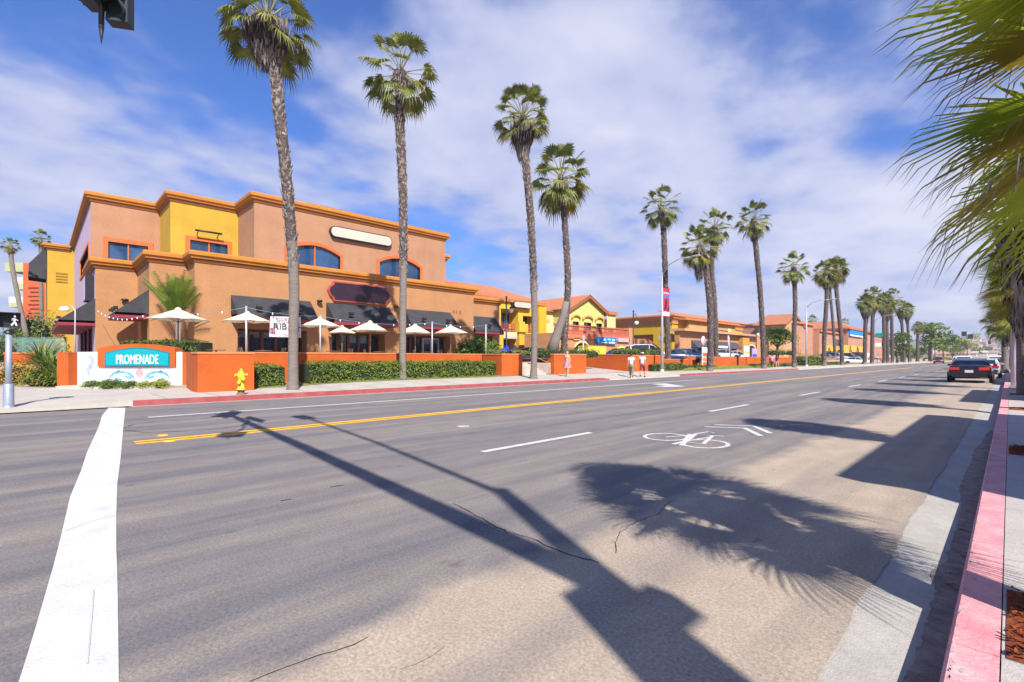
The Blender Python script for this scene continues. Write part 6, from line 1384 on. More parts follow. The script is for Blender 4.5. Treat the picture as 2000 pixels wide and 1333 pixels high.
x = -20.3; y = YX(1508, x); person('person in purple and white top walking beside the curved palm', (x, y, .17), R(20), .22, 1.72, top=mat('shirt_purple', (.40, .13, .45), .85, .3, 1.5, col2=(.65, .5, .68)), bottom=mat('shorts_dark', (.03, .03, .05), .8), arms=(.12, -.12), shoes=(.6, .6, .6))
x = -20.3; y = YX(1518, x); person('person in dark red top with long hair, right of the purple top', (x, y, .17), R(10), -.2, 1.66, top=mat('top_maroon', (.14, .02, .05), .85), bottom=mat('shorts_tan', (.45, .26, .18), .8), female=True, arms=(.12, -.12), shoes=(.6, .55, .5))

# ---------------------------------------------------------------- vehicles
RUB = mat('tyre_rubber', (.018, .018, .02), .8); RIM = mat('wheel_rim', (.38, .38, .40), .35, .1, metal=.7); CGL = mat('car_glass', (.012, .02, .028), .04, .2, spec=.9)
RLT = mat('tail_light_red', (.62, .02, .02), .25, .1, coat=.6); WLT = mat('head_light_clear', (.7, .7, .72), .15, coat=.6); PLT = mat('number_plate', (.6, .6, .62), .5); CHR = mat('chrome', (.6, .6, .62), .2, metal=.9)
PAINT = {}
def paint(nm, c): 
    if nm not in PAINT: PAINT[nm] = mat('paint_' + nm, c, .32, .03, 1, metal=.25, coat=.9)
    return PAINT[nm]
PROF = { # (y, half width, z bottom, z beltline) from rear to front; greenhouse (y, halfwidth, z)
 'sedan': ([(-2.35, .70, .42, .80), (-2.28, .82, .34, .98), (-1.9, .88, .27, 1.02), (-1.0, .90, .24, .98), (0, .91, .22, .95), (1.0, .90, .24, .93), (1.8, .87, .26, .84), (2.2, .80, .32, .74), (2.35, .62, .42, .62)],
           [(-1.95, .66, 1.00), (-1.35, .60, 1.30), (-.75, .58, 1.42), (.0, .58, 1.44), (.45, .59, 1.38), (1.15, .70, .92)]),
 'suv': ([(-2.3, .78, .45, 1.0), (-2.26, .88, .38, 1.10), (-1.6, .93, .32, 1.12), (0, .94, .30, 1.10), (1.0, .93, .32, 1.08), (1.8, .90, .34, 1.02), (2.2, .84, .40, .90), (2.35, .68, .5, .75)],
         [(-2.22, .80, 1.10), (-2.05, .70, 1.60), (-1.6, .68, 1.76), (.0, .68, 1.78), (.5, .69, 1.70), (1.25, .78, 1.08)])}
def car(label, loc, rz, pm, kind='sedan', group=None, k=1.0, plate=True):
    low, gh = PROF[kind]; t = thing('parked_car' if group else 'car', label, 'car', loc, rz, group)
    b = MB(); n = 12; vs = []
    for y, w, zb_, zt in low:
        h = zt - zb_; S = [(-w * .86, zb_), (-w * .98, zb_ + h * .18), (-w, zb_ + h * .5), (-w * .97, zb_ + h * .82), (-w * .90, zt), (-w * .4, zt + .02), (w * .4, zt + .02), (w * .90, zt), (w * .97, zb_ + h * .82), (w, zb_ + h * .5), (w * .98, zb_ + h * .18), (w * .86, zb_)]
        vs += [(x, y, z) for x, z in S]
    fs = [(i * n + j, i * n + (j + 1) % n, (i + 1) * n + (j + 1) % n, (i + 1) * n + j) for i in range(len(low) - 1) for j in range(n)]
    b.add(vs, fs, smooth=True); b.add(vs[:n], [tuple(range(n))]); b.add(vs[-n:], [tuple(reversed(range(n)))]); body = b.build('body', pm, t, world=False)
    g = MB(); r_ = MB(); vs = []; zbelt = low[3][3]
    G2 = [(y, w, z) for y, w, z in gh]
    rows = []
    for y, w, z in G2: rows.append([(-min(w * 1.28, .84 if kind == 'sedan' else .88), y, zbelt - .04), (-w, y, z), (w, y, z), (min(w * 1.28, .84 if kind == 'sedan' else .88), y, zbelt - .04)])
    for i in range(len(rows) - 1):
        a, c = rows[i], rows[i + 1]
        g.add([a[0], a[1], c[1], c[0]], [(0, 1, 2, 3)]); g.add([a[3], a[2], c[2], c[3]], [(3, 2, 1, 0)])
    g.add([rows[0][1], rows[0][2], rows[1][2], rows[1][1]], [(0, 1, 2, 3)]); g.add([rows[-2][1], rows[-2][2], rows[-1][2], rows[-1][1]], [(0, 1, 2, 3)]); g.add([rows[0][0], rows[0][1], rows[0][2], rows[0][3]], [(0, 1, 2, 3)])
    g.build('window_glass', CGL, t, world=False)
    for i in range(1, len(rows) - 2):
        a, c = rows[i], rows[i + 1]; r_.add([(a[1][0], a[1][1], a[1][2] + .012), (a[2][0], a[2][1], a[2][2] + .012), (c[2][0], c[2][1], c[2][2] + .012), (c[1][0], c[1][1], c[1][2] + .012)], [(0, 1, 2, 3)], smooth=False)
    for s in (0, 3):                                    # pillars and roof rails
        o = -1 if s == 0 else 1
        rail = [Vector(rows[i][1 if s == 0 else 2]) for i in range(len(rows))]
        r_.tube([p + Vector((o * .01, 0, .0)) for p in rail], .032, 5)
        for i in (1, 3): r_.tube([Vector(rows[i][1 if s == 0 else 2]) + Vector((o * .012, 0, 0)), Vector(rows[i][s]) + Vector((o * .012, 0, .02))], .028 if i == 3 else .05, 4)
    r_.build('roof', pm, t, world=False)
    wr_ = .33 if kind == 'sedan' else .37; hw = low[3][1]
    for y in (-1.42, 1.42):
        for s in (-1, 1):
            b = MB(); b.lathe([(wr_ + .05, 0), (wr_ + .05, .012 * s)], (s * (hw - .005), y, wr_ + .01), 20, axis='X'); b.build('wheel_arch', M_BLACKM, t, world=False)
            b = MB(); b.lathe([(wr_ * .62, -.11 * s), (wr_ * .97, -.10 * s), (wr_, -.05 * s), (wr_, .03 * s), (wr_ * .95, .06 * s), (wr_ * .66, .065 * s)], (s * (hw - .02), y, wr_), 22, axis='X'); w = b.build('wheel', RUB, t, world=False)
            b = MB(); b.lathe([(wr_ * .66, .062 * s), (wr_ * .6, .03 * s), (wr_ * .2, .05 * s), (0, .06 * s)], (s * (hw - .02), y, wr_), 12, axis='X'); b.build('rim', RIM, w, world=False)
    ry_, zt = low[1][0], low[1][3]; W = low[1][1]
    for s in (-1, 1):
        b = MB(); b.cbox((s * (W - .22), ry_ - .035, zt - .14), (.42, .12, .16)); b.build('tail_light', RLT, t, world=False)
        b = MB(); b.cbox((s * (low[-2][1] - .16), low[-2][0] + .04, low[-2][3] - .06), (.34, .16, .12)); b.build('head_light', WLT, t, world=False)
        b = MB(); b.cbox((s * (hw + .08), .78, zbelt + .05), (.18, .1, .12)); b.build('side_mirror', pm, t, world=False)
    b = MB(); b.cbox((0, ry_ - .03, zt - .42), (W * 1.92, .14, .10)); b.cbox((0, ry_ - .03, .42), (W * 1.7, .12, .16)); b.build('rear_bumper', M_BLACKM, t, world=False)
    b = MB(); b.cbox((0, ry_ - .10, zt - .30), (.34, .03, .15)); b.build('number_plate', PLT, t, world=False)
    return t
BK = paint('black', (.018, .007, .014)); SV = paint('silver', (.50, .53, .56)); WH = paint('white', (.78, .78, .80)); NB = paint('navy', (.02, .035, .12)); DB = paint('slate_blue', (.04, .07, .16)); BL = paint('blue', (.03, .03, .22)); GY = paint('grey', (.2, .22, .25)); RD = paint('maroon', (.18, .02, .03))
c0 = car('black sedan with red tail lights parked at the near kerb, rear to the viewer', (-1.66, 41.2, 0), 0, BK)
c0.scale = (1.06, 1.0, 1.0)
car('silver sedan parked in front of the black sedan', (-1.35, 51.5, 0), 0, SV, group='cars along the near kerb')
car('white car farther ahead in the driving lane', (-4.4, 92, 0), 0, WH, 'suv', group='cars far up the street')
car('pale grey car between the silver sedan and the far traffic', (-1.5, 66, 0), 0, paint('pale', (.62, .64, .7)), group='cars along the near kerb')
car('maroon car parked farther along the near kerb', (-1.4, 80, 0), 0, RD, group='cars along the near kerb')
for k, (x, y, m, lb) in enumerate(((-3.6, 120, SV, 'silver car waiting near the far crossing'), (-7.6, 140, WH, 'white car in the inner lane near the far crossing'), (-3.9, 160, GY, 'grey car behind the far crossing'), (-1.4, 100, WH, 'white car parked far along the near kerb'), (-7.7, 190, paint('sand', (.5, .42, .3)), 'sand coloured car beyond the far crossing'), (-13.2, 172, RD, 'maroon car coming the other way far off'))):
    car(lb, (x, y, 0), 0 if x > -10 else math.pi, m, 'suv' if k % 2 else 'sedan', group='cars far up the street')
def lot(label, px, X, pm, kind='sedan', rz=R(-90), z=1.1, grp='cars in the parking lot'): return car(label, (X, YX(px, X), z), rz, pm, kind, group=grp)
lot('dark blue sedan between the yellow bin and the white SUV', 1218, -30.5, BL, rz=R(-100))
lot('white SUV behind the mounded shrubs', 1262, -27.2, WH, 'suv', rz=R(-35))
lot('dark blue sedan in front, right of the street light pole', 1330, -25.6, NB, rz=R(-48), z=.95)
lot('slate blue SUV behind the dark sedan in the lot', 1343, -28.2, DB, 'suv', rz=R(-48), z=.85)
lot('navy SUV third in the row in the lot', 1361, -30.6, NB, 'suv', rz=R(-48), z=1.0)
lot('silver car parked in front of the dark storefront', 1412, -27.5, SV, 'sedan', rz=R(-30), z=1.2)
lot('white car with its nose past the feather flag', 1434, -27.0, WH, 'sedan', rz=R(-35), z=1.0)
lot('white car at the driveway left of the right leaning palm', 1670, -22.5, WH, rz=R(-70), z=.2, grp='cars before the pink building')
for k, (px, m) in enumerate(((1613, GY), (1632, SV), (1690, NB), (1657, DB))): lot(['grey car left in the pink building lot', 'silver car between the palm trunks in the pink building lot', 'navy car right in the pink building lot', 'slate car in the middle of the pink building lot'][k], px, -27, m, 'suv' if k % 2 else 'sedan', z=.9, grp='cars before the pink building')
lot('small car partly hidden behind the shrubs under the cream awning', 1045, -33.5, GY, rz=R(-100))
# motor scooters / covered bikes near the yellow pillar
Xs = -31.5
for px, m, lb in ((984, mat('tarp_blue', (.01, .03, .32), .6, .3, 3), 'blue covered motorcycle behind the wall near the last awning'), (1000, mat('tarp_dark', (.03, .025, .05), .6, .4, 4), 'dark covered motorcycle to the right of the blue one')):
    Y = YX(px, Xs); t = thing('covered_motorcycle', lb, 'motorcycle', (Xs, Y, 1.1), group='covered motorcycles'); b = MB(); n = 12; prof = [(-.95, .25, .55), (-.75, .36, .95), (-.35, .40, 1.15), (.1, .42, 1.25), (.5, .40, 1.55), (.75, .30, 1.45), (.95, .20, .8)]; vs = []
    for yy_, w, h in prof: vs += [(w * math.cos(math.pi * j / (n - 1)), yy_ * .62, .18 + (h - .18) * math.sin(math.pi * j / (n - 1)) ** .6 + (.05 * math.sin(3 * j) if 0 < j < n - 1 else 0)) for j in range(n)]
    b.add(vs, [(i * n + j, i * n + j + 1, (i + 1) * n + j + 1, (i + 1) * n + j) for i in range(len(prof) - 1) for j in range(n - 1)], smooth=True); b.build('cover', m, t, world=False)
    for yy_ in (-.42, .42): b = MB(); b.lathe([(.2, -.05), (.3, -.05), (.3, .05), (.2, .05)], (0, yy_, .3), 16, axis='X'); b.build('wheel', RUB, t, world=False)
y0, zt = FX(1149, 677, -29); y1 = YX(1183, -29); t = thing('yellow_bin', 'bright yellow flat-sided bin showing above the driveway wall', 'bin', (-29.5, (y0 + y1) / 2, 1.1)); b = MB(); b.box(-30.2, -29, y0, y1, 1.15, zt); b.build('body', mat('bin_yellow', (.68, .55, .06), .6, .08, 3), t); b = MB(); b.box(-30.25, -28.95, y0 - .05, y1 + .05, zt, zt + .07); b.build('lid', mat('bin_yellow_lid', (.72, .60, .12), .5), t)
for s in (.3, .6): b = MB(); b.box(-28.995, -28.96, y0, y1, 1.15 + (zt - 1.15) * s, 1.15 + (zt - 1.15) * s + .06); b.build('rib', mat('bin_yellow_lid', (.72, .60, .12)), t)
# ---------------------------------------------------------------- the other buildings of the shopping street
M_YB = stucco('stucco_yellow_far', (.58, .36, .035)); M_CRM = stucco('stucco_cream', (.62, .50, .24)); M_GRN = stucco('stucco_pale_green', (.50, .47, .16)); M_BRN = stucco('stucco_brown', (.42, .215, .105)); M_PNK = stucco('stucco_pink', (.40, .205, .14)); M_TERRA = stucco('terracotta_trim', (.50, .16, .075)); M_RAIL = mat('rail_red_brown', (.26, .05, .045), .6)
def prect(parent, nm, m, px0, py0, px1, py1, X, out=.04, dep=.04, z0=None, z1=None):
    """flat panel on plane X whose corners are read at two photo points"""
    ya, za = FX(px0, py0, X); yb, zb_ = FX(px1, py1, X); za = z1 if z1 is not None else za; zb_ = z0 if z0 is not None else zb_
    b = MB(); b.box(X - dep, X + out, ya, yb, zb_, za); return b.build(nm, m, parent)
def tile_slope(parent, pts, m=None, nm='roof', th=.12):
    """pitched plane of tiles through 4 (or 3) points, with raised tile courses"""
    b = MB(); P = [Vector(p) for p in pts]; n_ = (P[1] - P[0]).cross(P[2] - P[0]).normalized(); n_ = n_ if n_.z > 0 else -n_
    k = len(P); b.add([tuple(p) for p in P] + [tuple(p - n_ * th) for p in P], [tuple(range(k)), tuple(range(2 * k - 1, k - 1, -1))] + [(i, (i + 1) % k, k + (i + 1) % k, k + i) for i in range(k)])
    return b.build(nm, m or M_TILE, parent)
def tiles_along(parent, e0, e1, r0, r1, n):
    """barrel tile ridges running from the eave e0-e1 up to the ridge r0-r1"""
    b = MB()
    for i in range(n + 1):
        a = Vector(e0).lerp(Vector(e1), i / n); c = Vector(r0).lerp(Vector(r1), i / n); b.tube([a + Vector((0, 0, .03)), c + Vector((0, 0, .03))], .07, 5, cap=False)
    return b.build('tile_ridges', M_TILE, parent)
# 1. yellow two-storey building with balcony
X = -46.0; y0 = 37.5; y1 = YX(1062, X); ze = 9.1
b1 = thing('balcony_building', 'yellow two-storey building with balcony, blank oval sign and tiled hip roof behind the first lantern', 'building', (X, 44, 1.1))
gy = lambda px: YX(px, X)
rec = [gy(978), gy(1012), 5.4, 7.9]; rec2 = [gy(1012), gy(1046), 5.4, 7.2]; low1 = [gy(978), gy(1006), 1.1, 3.9]; low2 = [gy(1018), gy(1058), 1.1, 3.0]
b = MB(); wall_x(b, X, y0, y1, 1, ze, [rec, [rec2[0] + .9, rec2[1], 5.4, 7.2], low1, low2], depth=1.6)
b.add([(X, y1, 1), (X - 14, y1, 1), (X - 14, y1, ze), (X, y1, ze)], [(0, 1, 2, 3)]); b.build('wall', M_YB, b1)
for o in (rec, rec2, low1, low2):
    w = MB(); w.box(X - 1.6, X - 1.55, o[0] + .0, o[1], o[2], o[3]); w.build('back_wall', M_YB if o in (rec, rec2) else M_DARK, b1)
window_x(b1, X - 1.35, rec[0] + .2, rec[1] - .5, 5.6, 7.4, 3, fm=M_BLACKM, gm=M_GLASSB, fw=.06); window_x(b1, X - 1.35, rec2[0] + 1.1, rec2[1] - .5, 5.6, 7.1, 2, fm=M_BLACKM, gm=M_GLASSB, fw=.06)
for a, c in ((978, 1006), (1018, 1047)):
    r_ = MB(); 
    for k in range(4): r_.box(X + .05, X + .10, gy(a), gy(c), 5.0 + .28 * k, 5.1 + .28 * k)
    for k in range(5): y = gy(a) + (gy(c) - gy(a)) * k / 4; r_.box(X + .04, X + .12, y - .05, y + .05, 4.9, 6.0)
    r_.build('balcony_rail', M_RAIL, b1)
w = MB(); w.box(X, X + .7, gy(1007), gy(1018), 1.1, 6.3); w.box(X, X + .9, gy(1005), gy(1022), 4.9, 6.0); w.build('pillar', M_YB, b1)
w = MB(); w.box(X, X + .5, gy(1048), y1, 1.1, 8.6); w.build('pillar', stucco('stucco_yellow_pillar', (.60, .34, .02)), b1)
w = MB(); w.box(X, X + .5, gy(971), gy(978), 1.1, 4.7); w.build('pillar', M_YB, b1)
w = MB(); w.box(X + .02, X + .6, gy(1020), y1 + .6, 3.0, 4.75); w.build('fascia', stucco('fascia_cream', (.66, .56, .30)), b1)
w = MB(); w.box(X + .02, X + .5, gy(978), gy(1005), 4.1, 4.85); w.build('fascia', stucco('fascia_cream', (.66, .56, .30)), b1)
w = MB(); w.box(X + .5, X + .55, gy(979), gy(1004), 4.0, 4.4); w.build('sign_plate', M_SIGNW, b1)
ya, za = FX(1001, 588, X + .3); yb, zb_ = FX(1036, 606, X + .3); w = MB(); w.prism(pill(ya, yb, zb_ + .1, za), X + .01, X + .55); o = w.build('blank_sign', M_BLACKM, b1); w = MB(); w.prism(pill(ya + .08, yb - .08, zb_ + .18, za - .08), X + .551, X + .57); w.build('sign_face', M_SIGNW, o)
e0, e1 = (X + .3, y0, ze), (X + .3, y1 + .5, ze); rr0, rr1 = (X - 6, y0, ze + 2.6), (X - 6, y1 - 5, ze + 2.6)
tile_slope(b1, [e0, e1, rr1, rr0]); tiles_along(b1, e0, e1, rr0, rr1, 34); tile_slope(b1, [e1, (X - 13, y1 + .8, ze), rr1]); w = MB(); w.box(X - 1, X + .32, y0, y1 + .5, ze - .3, ze - .02); w.build('eave', M_CORN, b1)
# 2. pale link wing and green gabled building
Xg = -44.0; b2 = thing('gabled_building', 'pale green gabled building with three arched-hood windows and clay tile roof', 'building', (Xg, 58, 1.1)); g = lambda px: YX(px, Xg)
ya, yb = g(1112), g(1180); ym = (ya + yb) / 2; zE, zA = 8.7, 10.75
ops = []
for a, c in ((1118, 1130), (1140, 1154), (1164, 1175)): ops.append([g(a), g(c), 5.15, 6.75])
b = MB(); wall_x(b, Xg, ya, yb, 1, zE, ops, depth=.3); b.add([(Xg, ya, zE), (Xg, yb, zE), (Xg, ym, zA)], [(0, 1, 2)]); b.add([(Xg, ya, 1), (Xg - 14, ya, 1), (Xg - 14, ya, zE), (Xg, ya, zE)], [(3, 2, 1, 0)]); b.build('wall', M_GRN, b2)
for o in ops:
    window_x(b2, Xg, o[0], o[1], o[2], o[3], 1, fm=M_GRN, gm=M_GLASS, fw=.12, depth=.28)
    w = MB(); n = 8; yc, hw = (o[0] + o[1]) / 2, (o[1] - o[0]) * .75
    P = [(yc + hw * math.cos(math.pi * i / n), 7.15 + .65 * math.sin(math.pi * i / n)) for i in range(n + 1)] + [(yc + hw * .82 * math.cos(math.pi * i / n), 7.15 + .45 * math.sin(math.pi * i / n)) for i in range(n, -1, -1)]
    for i in range(n): w.prism([P[i], P[i + 1], P[2 * n - i], P[2 * n + 1 - i]], Xg + .002, Xg + .3); 
    w.build('window_hood', stucco('hood_ochre', (.50, .30, .07)), b2)
R0, R1 = (Xg + .5, ym, zA + .1), (Xg - 22, ym, zA + .1)
for yy_, o in ((ya - .5, 1), (yb + .5, 0)):
    e0, e1 = (Xg + .5, yy_, zE - .2), (Xg - 22, yy_, zE - .2); tile_slope(b2, [e0, e1, R1, R0]); tiles_along(b2, e0, e1, R0, R1, 40)
w = MB(); w.prism([(ya - .5, zE - .35), (ym, zA - .08), (yb + .5, zE - .35), (yb + .5, zE - .65), (ym, zA - .40), (ya - .5, zE - .65)], Xg + .42, Xg + .5); w.build('barge_board', M_CORND, b2)
b = MB(); wall_x(b, Xg - 3, y1 + .2, ya, 1, 8.2); b.build('link_wing', M_CRM, b2)
Xl = Xg - 3; prect(b2, 'niche', stucco('niche_cream', (.44, .35, .16)), 1064, 624, 1073, 631, Xl)
w = MB(); w.box(Xl, Xl + 1.0, YX(1063, Xl), YX(1085, Xl), 5.0, 5.12)
for k in range(9): y = YX(1063, Xl) + (YX(1085, Xl) - YX(1063, Xl)) * k / 8; w.box(Xl + .9, Xl + 1.0, y - .04, y + .04, 4.2, 5.0)
w.build('balcony_rail', M_CRM, b2); prect(b2, 'fascia', M_CRM, 1063, 668, 1090, 682, Xl, out=1.1, z0=2.6, z1=4.2)
tile_slope(b2, [(Xl + .5, y1, 8.3), (Xl + .5, ya, 8.3), (Xl - 5, ya, 9.8), (Xl - 5, y1, 9.8)]); 
b = MB(); o = [g(1182), g(1193), 4.9, 6.2]; wall_x(b, Xg + .5, yb + .02, g(1197), 1, 8.2, [o]); b.build('end_wing', M_CRM, b2); window_x(b2, Xg + .5, *o, 1, fm=M_CRM, gm=M_GLASS, fw=.1)
w = MB(); w.box(Xg - 6, Xg + .8, yb + .05, g(1197) + .3, 8.2, 8.7); w.build('eave', M_TILE, b2)
# 3. low brown shops with red balustrade
Xs_ = -38.0; b3 = thing('low_shop_building', 'low brown shop row with red balustrade, arches and a blue sign', 'building', (Xs_, 57, 1.1)); s = lambda px: YX(px, Xs_)
ops = [[s(1121), s(1151), 1.1, 2.7, .75], [s(1201), s(1226), 1.1, 2.3, .6]]
b = MB(); wall_x(b, Xs_, s(1083), s(1231), 1, 4.55, ops, depth=.8); b.build('wall', M_BRN, b3)
b = MB(); b.add([(Xs_, s(1083), 1), (Xs_ - 5, s(1083), 1), (Xs_ - 5, s(1083), 4.5), (Xs_, s(1083), 4.5)], [(0, 1, 2, 3)]); b.add([(Xs_, s(1083), 4.5), (Xs_ - 6, s(1083), 4.5), (Xs_ - 6, s(1231), 4.5), (Xs_, s(1231), 4.5)], [(0, 1, 2, 3)]); b.build('roof_terrace', M_BRN, b3)
for o in ops:
    w = MB(); w.box(Xs_ - .82, Xs_ - .78, o[0], o[1], 1.1, 3.5); q = w.build('shopfront', M_GLASS, b3); w = MB(); w.box(Xs_ - .77, Xs_ - .70, o[0] + (o[1] - o[0]) * .55, o[0] + (o[1] - o[0]) * .85, 1.2, 2.9); w.build('poster', M_LET, q)
    n = 10; w = MB(); tp = lambda y: o[3] + o[4] * (1 - ((2 * y - o[0] - o[1]) / (o[1] - o[0])) ** 2)
    yy_ = [o[0] + (o[1] - o[0]) * i / n for i in range(n + 1)]
    for i in range(n): w.prism([(yy_[i], tp(yy_[i]) + .01), (yy_[i + 1], tp(yy_[i + 1]) + .01), (yy_[i + 1], tp(yy_[i + 1]) + .25), (yy_[i], tp(yy_[i]) + .25)], Xs_ + .002, Xs_ + .12)
    w.build('arch_trim', M_CRM, b3)
w = MB(); w.box(Xs_ - .3, Xs_ + .14, s(1083), s(1225), 4.4, 4.62); w.box(Xs_ - .2, Xs_ + .1, s(1083), s(1225), 5.42, 5.6)
n = 64
for k in range(n): y = s(1083) + (s(1224) - s(1083)) * k / (n - 1); w.lathe([(.05, 4.62), (.10, 4.8), (.05, 5.1), (.07, 5.42)], (Xs_ - .03, y, 0), 6)
w.build('balustrade', mat('balustrade_red', (.42, .10, .06), .7, .1), b3); w = MB(); w.box(Xs_ - .3, Xs_ + .2, s(1083), s(1225), 4.62 - .75, 4.4); w.build('fascia', M_TERRA, b3)
w = MB(); w.box(Xs_ - .6, Xs_ + .3, s(1225), s(1233), 1.1, 5.75); w.build('pillar', M_BRN, b3)
ya, za = FX(1163, 658, Xs_); yb_, zb_ = FX(1200, 673, Xs_); w = MB(); w.box(Xs_ + .02, Xs_ + .35, ya, yb_, zb_, za); o = w.build('shop_sign', mat('sign_blue', (.0, .20, .48), .5, .1), b3)
w = MB()
for k, (a, c) in enumerate(((.28, .42), (.52, .68), (.76, .88))): w.box(Xs_ + .351, Xs_ + .36, ya + (yb_ - ya) * a, ya + (yb_ - ya) * c, zb_ + .45 + .1 * (k % 2), za - .25)
w.box(Xs_ + .351, Xs_ + .36, ya + (yb_ - ya) * .2, ya + (yb_ - ya) * .45, zb_ + .12, zb_ + .26); w.box(Xs_ + .351, Xs_ + .36, ya + (yb_ - ya) * .6, ya + (yb_ - ya) * .9, zb_ + .12, zb_ + .26); w.build('sign_marks', M_LET, o)
ya, za = FX(1204, 661, Xs_); yb_, zb_ = FX(1226, 669, Xs_); w = MB(); w.box(Xs_ + .02, Xs_ + .3, ya, yb_, zb_, za); w.build('shop_sign', mat('sign_pale_violet', (.42, .34, .42), .5), b3)
ya, za = FX(1119, 660, Xs_); yb_, zb_ = FX(1131, 665, Xs_); w = MB(); w.box(Xs_ + .02, Xs_ + .2, ya, yb_, zb_, za); w.build('shop_sign', mat('sign_peach', (.6, .33, .18), .5), b3)
y2 = s(1233); y3 = FX(1290, 690, Xs_)[0]
b = MB(); b.prism([(y2, 1), (y2, 4.3), (s(1266), 4.3), (s(1292), 2.6), (s(1292), 1)], Xs_ - 3, Xs_ - .2, 'X'); b.build('stair_wall', M_BRN, b3); b = MB(); b.prism([(s(1266), 4.3), (s(1266), 4.45), (s(1292) + .3, 2.75), (s(1292) + .3, 2.6)], Xs_ - 3.1, Xs_ - .1, 'X'); b.build('stair_coping', M_TERRA, b3)
# 4. big yellow and brown building on the corner of the lot
Xy, Yy = -40.0, 77.0; b4 = thing('anchor_store', 'large yellow building with wide terracotta cornice behind the street light banner', 'building', (Xy, Yy, 1.1))
zT = 8.85; Yend = 108; Xback = -75
bl = [[-50.5, -42.6, 1.1, 5.6]]
b = MB(); wall_y(b, Yy, Xback, Xy, 1, zT - 1.0, [[-52, -43.5, 1.1, 5.6]], depth=3.0); wall_x(b, Xy, Yy, Yend, 1, zT - 1.0, [[Yy + 3.2, Yend - 1, 1.1, 5.2]], depth=2.5); b.build('wall', stucco('stucco_yellow_store', (.50, .32, .02)), b4)
w = MB(); w.box(-52, -43.5, Yy + 2.95, Yy + 3, 1, 5.6); w.box(Xy - 2.5, Xy - 2.45, Yy + 3.2, Yend - 1, 1, 5.2); w.build('back_wall', M_BRN, b4)
w = MB(); w.sweep([(Xback, Yy), (Xy, Yy), (Xy, Yend)], [(-.5, zT - 1.0), (.25, zT - 1.0), (.30, zT - .75), (.55, zT - .65), (.60, zT - .35), (.85, zT - .25), (.85, zT), (-.5, zT + .15)]); w.build('cornice', stucco('cornice_terracotta', (.52, .22, .085)), b4)
w = MB(); w.sweep([(Xback, Yy), (Xy, Yy), (Xy, Yend)], [(.01, zT - 1.55), (.18, zT - 1.55), (.2, zT - 1.02), (.01, zT - 1.02)]); w.build('cornice_band', M_BRN, b4)
w = MB(); w.sweep([(Xy - .3, Yy - .03), (Xy + .7, Yy - .03), (Xy + .7, Yend)], [(0, 5.6), (.7, 5.6), (.7, 6.2), (0, 6.2)]); w.build('canopy_beam', stucco('stucco_yellow_light', (.64, .46, .12)), b4)
w = MB(); w.box(Xback, Xy, Yy, Yend, zT - .6, zT - .5); w.build('roof', M_PAVE, b4)
# 5. long low shop with dark awning
Xq = -35.0; b5 = thing('low_shop_building', 'long low brown shop with flat canopy and a dark storefront behind the parked cars', 'building', (Xq, 80, 1.1)); q = lambda px: YX(px, Xq)
ops = [[q(1350), q(1438), 1.1, 4.1]]
b = MB(); wall_x(b, Xq, q(1327), q(1531), 1, 5.6, ops, depth=1.4); wall_y(b, q(1327), Xq - .8, Xq, 1, 5.6); b.build('wall', M_BRN, b5)
w = MB(); w.box(Xq - 1.42, Xq - 1.38, q(1350), q(1438), 1.1, 4.1); w.build('storefront', M_GLASS, b5)
w = MB(); w.add([(Xq, q(1350), 4.3), (Xq, q(1438), 4.3), (Xq + 1.2, q(1438), 3.1), (Xq + 1.2, q(1350), 3.1), (Xq, q(1350), 3.1), (Xq, q(1438), 3.1)], [(0, 1, 2, 3), (0, 3, 4), (1, 5, 2)]); w.build('awning', mat('awning_slate', (.06, .055, .075), .7), b5)
w = MB(); w.box(Xq + 1.21, Xq + 1.25, q(1386), q(1407), 3.15, 3.5); w.build('awning_lettering', M_LET, b5)
w = MB(); w.box(Xq - 1.2, Xq + 1.0, q(1327) - .3, q(1477), 5.6, 5.95); w.build('canopy', stucco('canopy_pink_brown', (.50, .27, .16)), b5)
w = MB(); w.box(Xq + .01, Xq + .9, q(1441), q(1454), 1.1, 5.2); w.build('pillar', stucco('pillar_ochre', (.50, .25, .06)), b5)
w = MB(); w.box(Xq - 14, Xq - 4, q(1390), q(1477), 5.0, 8.0); w.build('upper_wall', stucco('upper_ochre', (.52, .28, .10)), b5)
o = thing
w = MB(); w.box(Xq - 14, Xq - 3.3, q(1377), q(1477) + .4, 8.0, 8.35); w.build('eave', M_TERRA, b5)
Yt = q(1462); tile_slope(b5, [(Xq - 4, q(1390), 8.35), (Xq - 4, q(1477), 8.35), (Xq - 10, q(1477), 10.2), (Xq - 10, q(1390), 10.2)])
for a, c in ((1386, 1393), (1405, 1421)): prect(b5, 'window', M_GLASS, a, 645, c, 652, Xq - 4, out=.04)
prect(b5, 'white_pilaster', M_CRM, 1421, 642, 1427, 653, Xq - 4, out=.1)
n = 10; w = MB(); yc, hw = q(1467), 2.6
for i in range(n):
    a0, a1 = math.pi * i / n, math.pi * (i + 1) / n; w.prism([(yc + hw * math.cos(a0), 2.4 + 1.5 * math.sin(a0)), (yc + hw * math.cos(a1), 2.4 + 1.5 * math.sin(a1)), (yc + hw * 1.12 * math.cos(a1), 2.4 + 1.75 * math.sin(a1)), (yc + hw * 1.12 * math.cos(a0), 2.4 + 1.75 * math.sin(a0))], Xq + .003, Xq + .1)
w.build('arch_trim', M_CRM, b5); w = MB(); w.prism([(yc + hw * math.cos(math.pi * i / n), 2.4 + 1.5 * math.sin(math.pi * i / n)) for i in range(n + 1)] + [(yc - hw, 1.1), (yc + hw, 1.1)], Xq + .001, Xq + .02); w.build('arch_glass', M_DARK, b5)
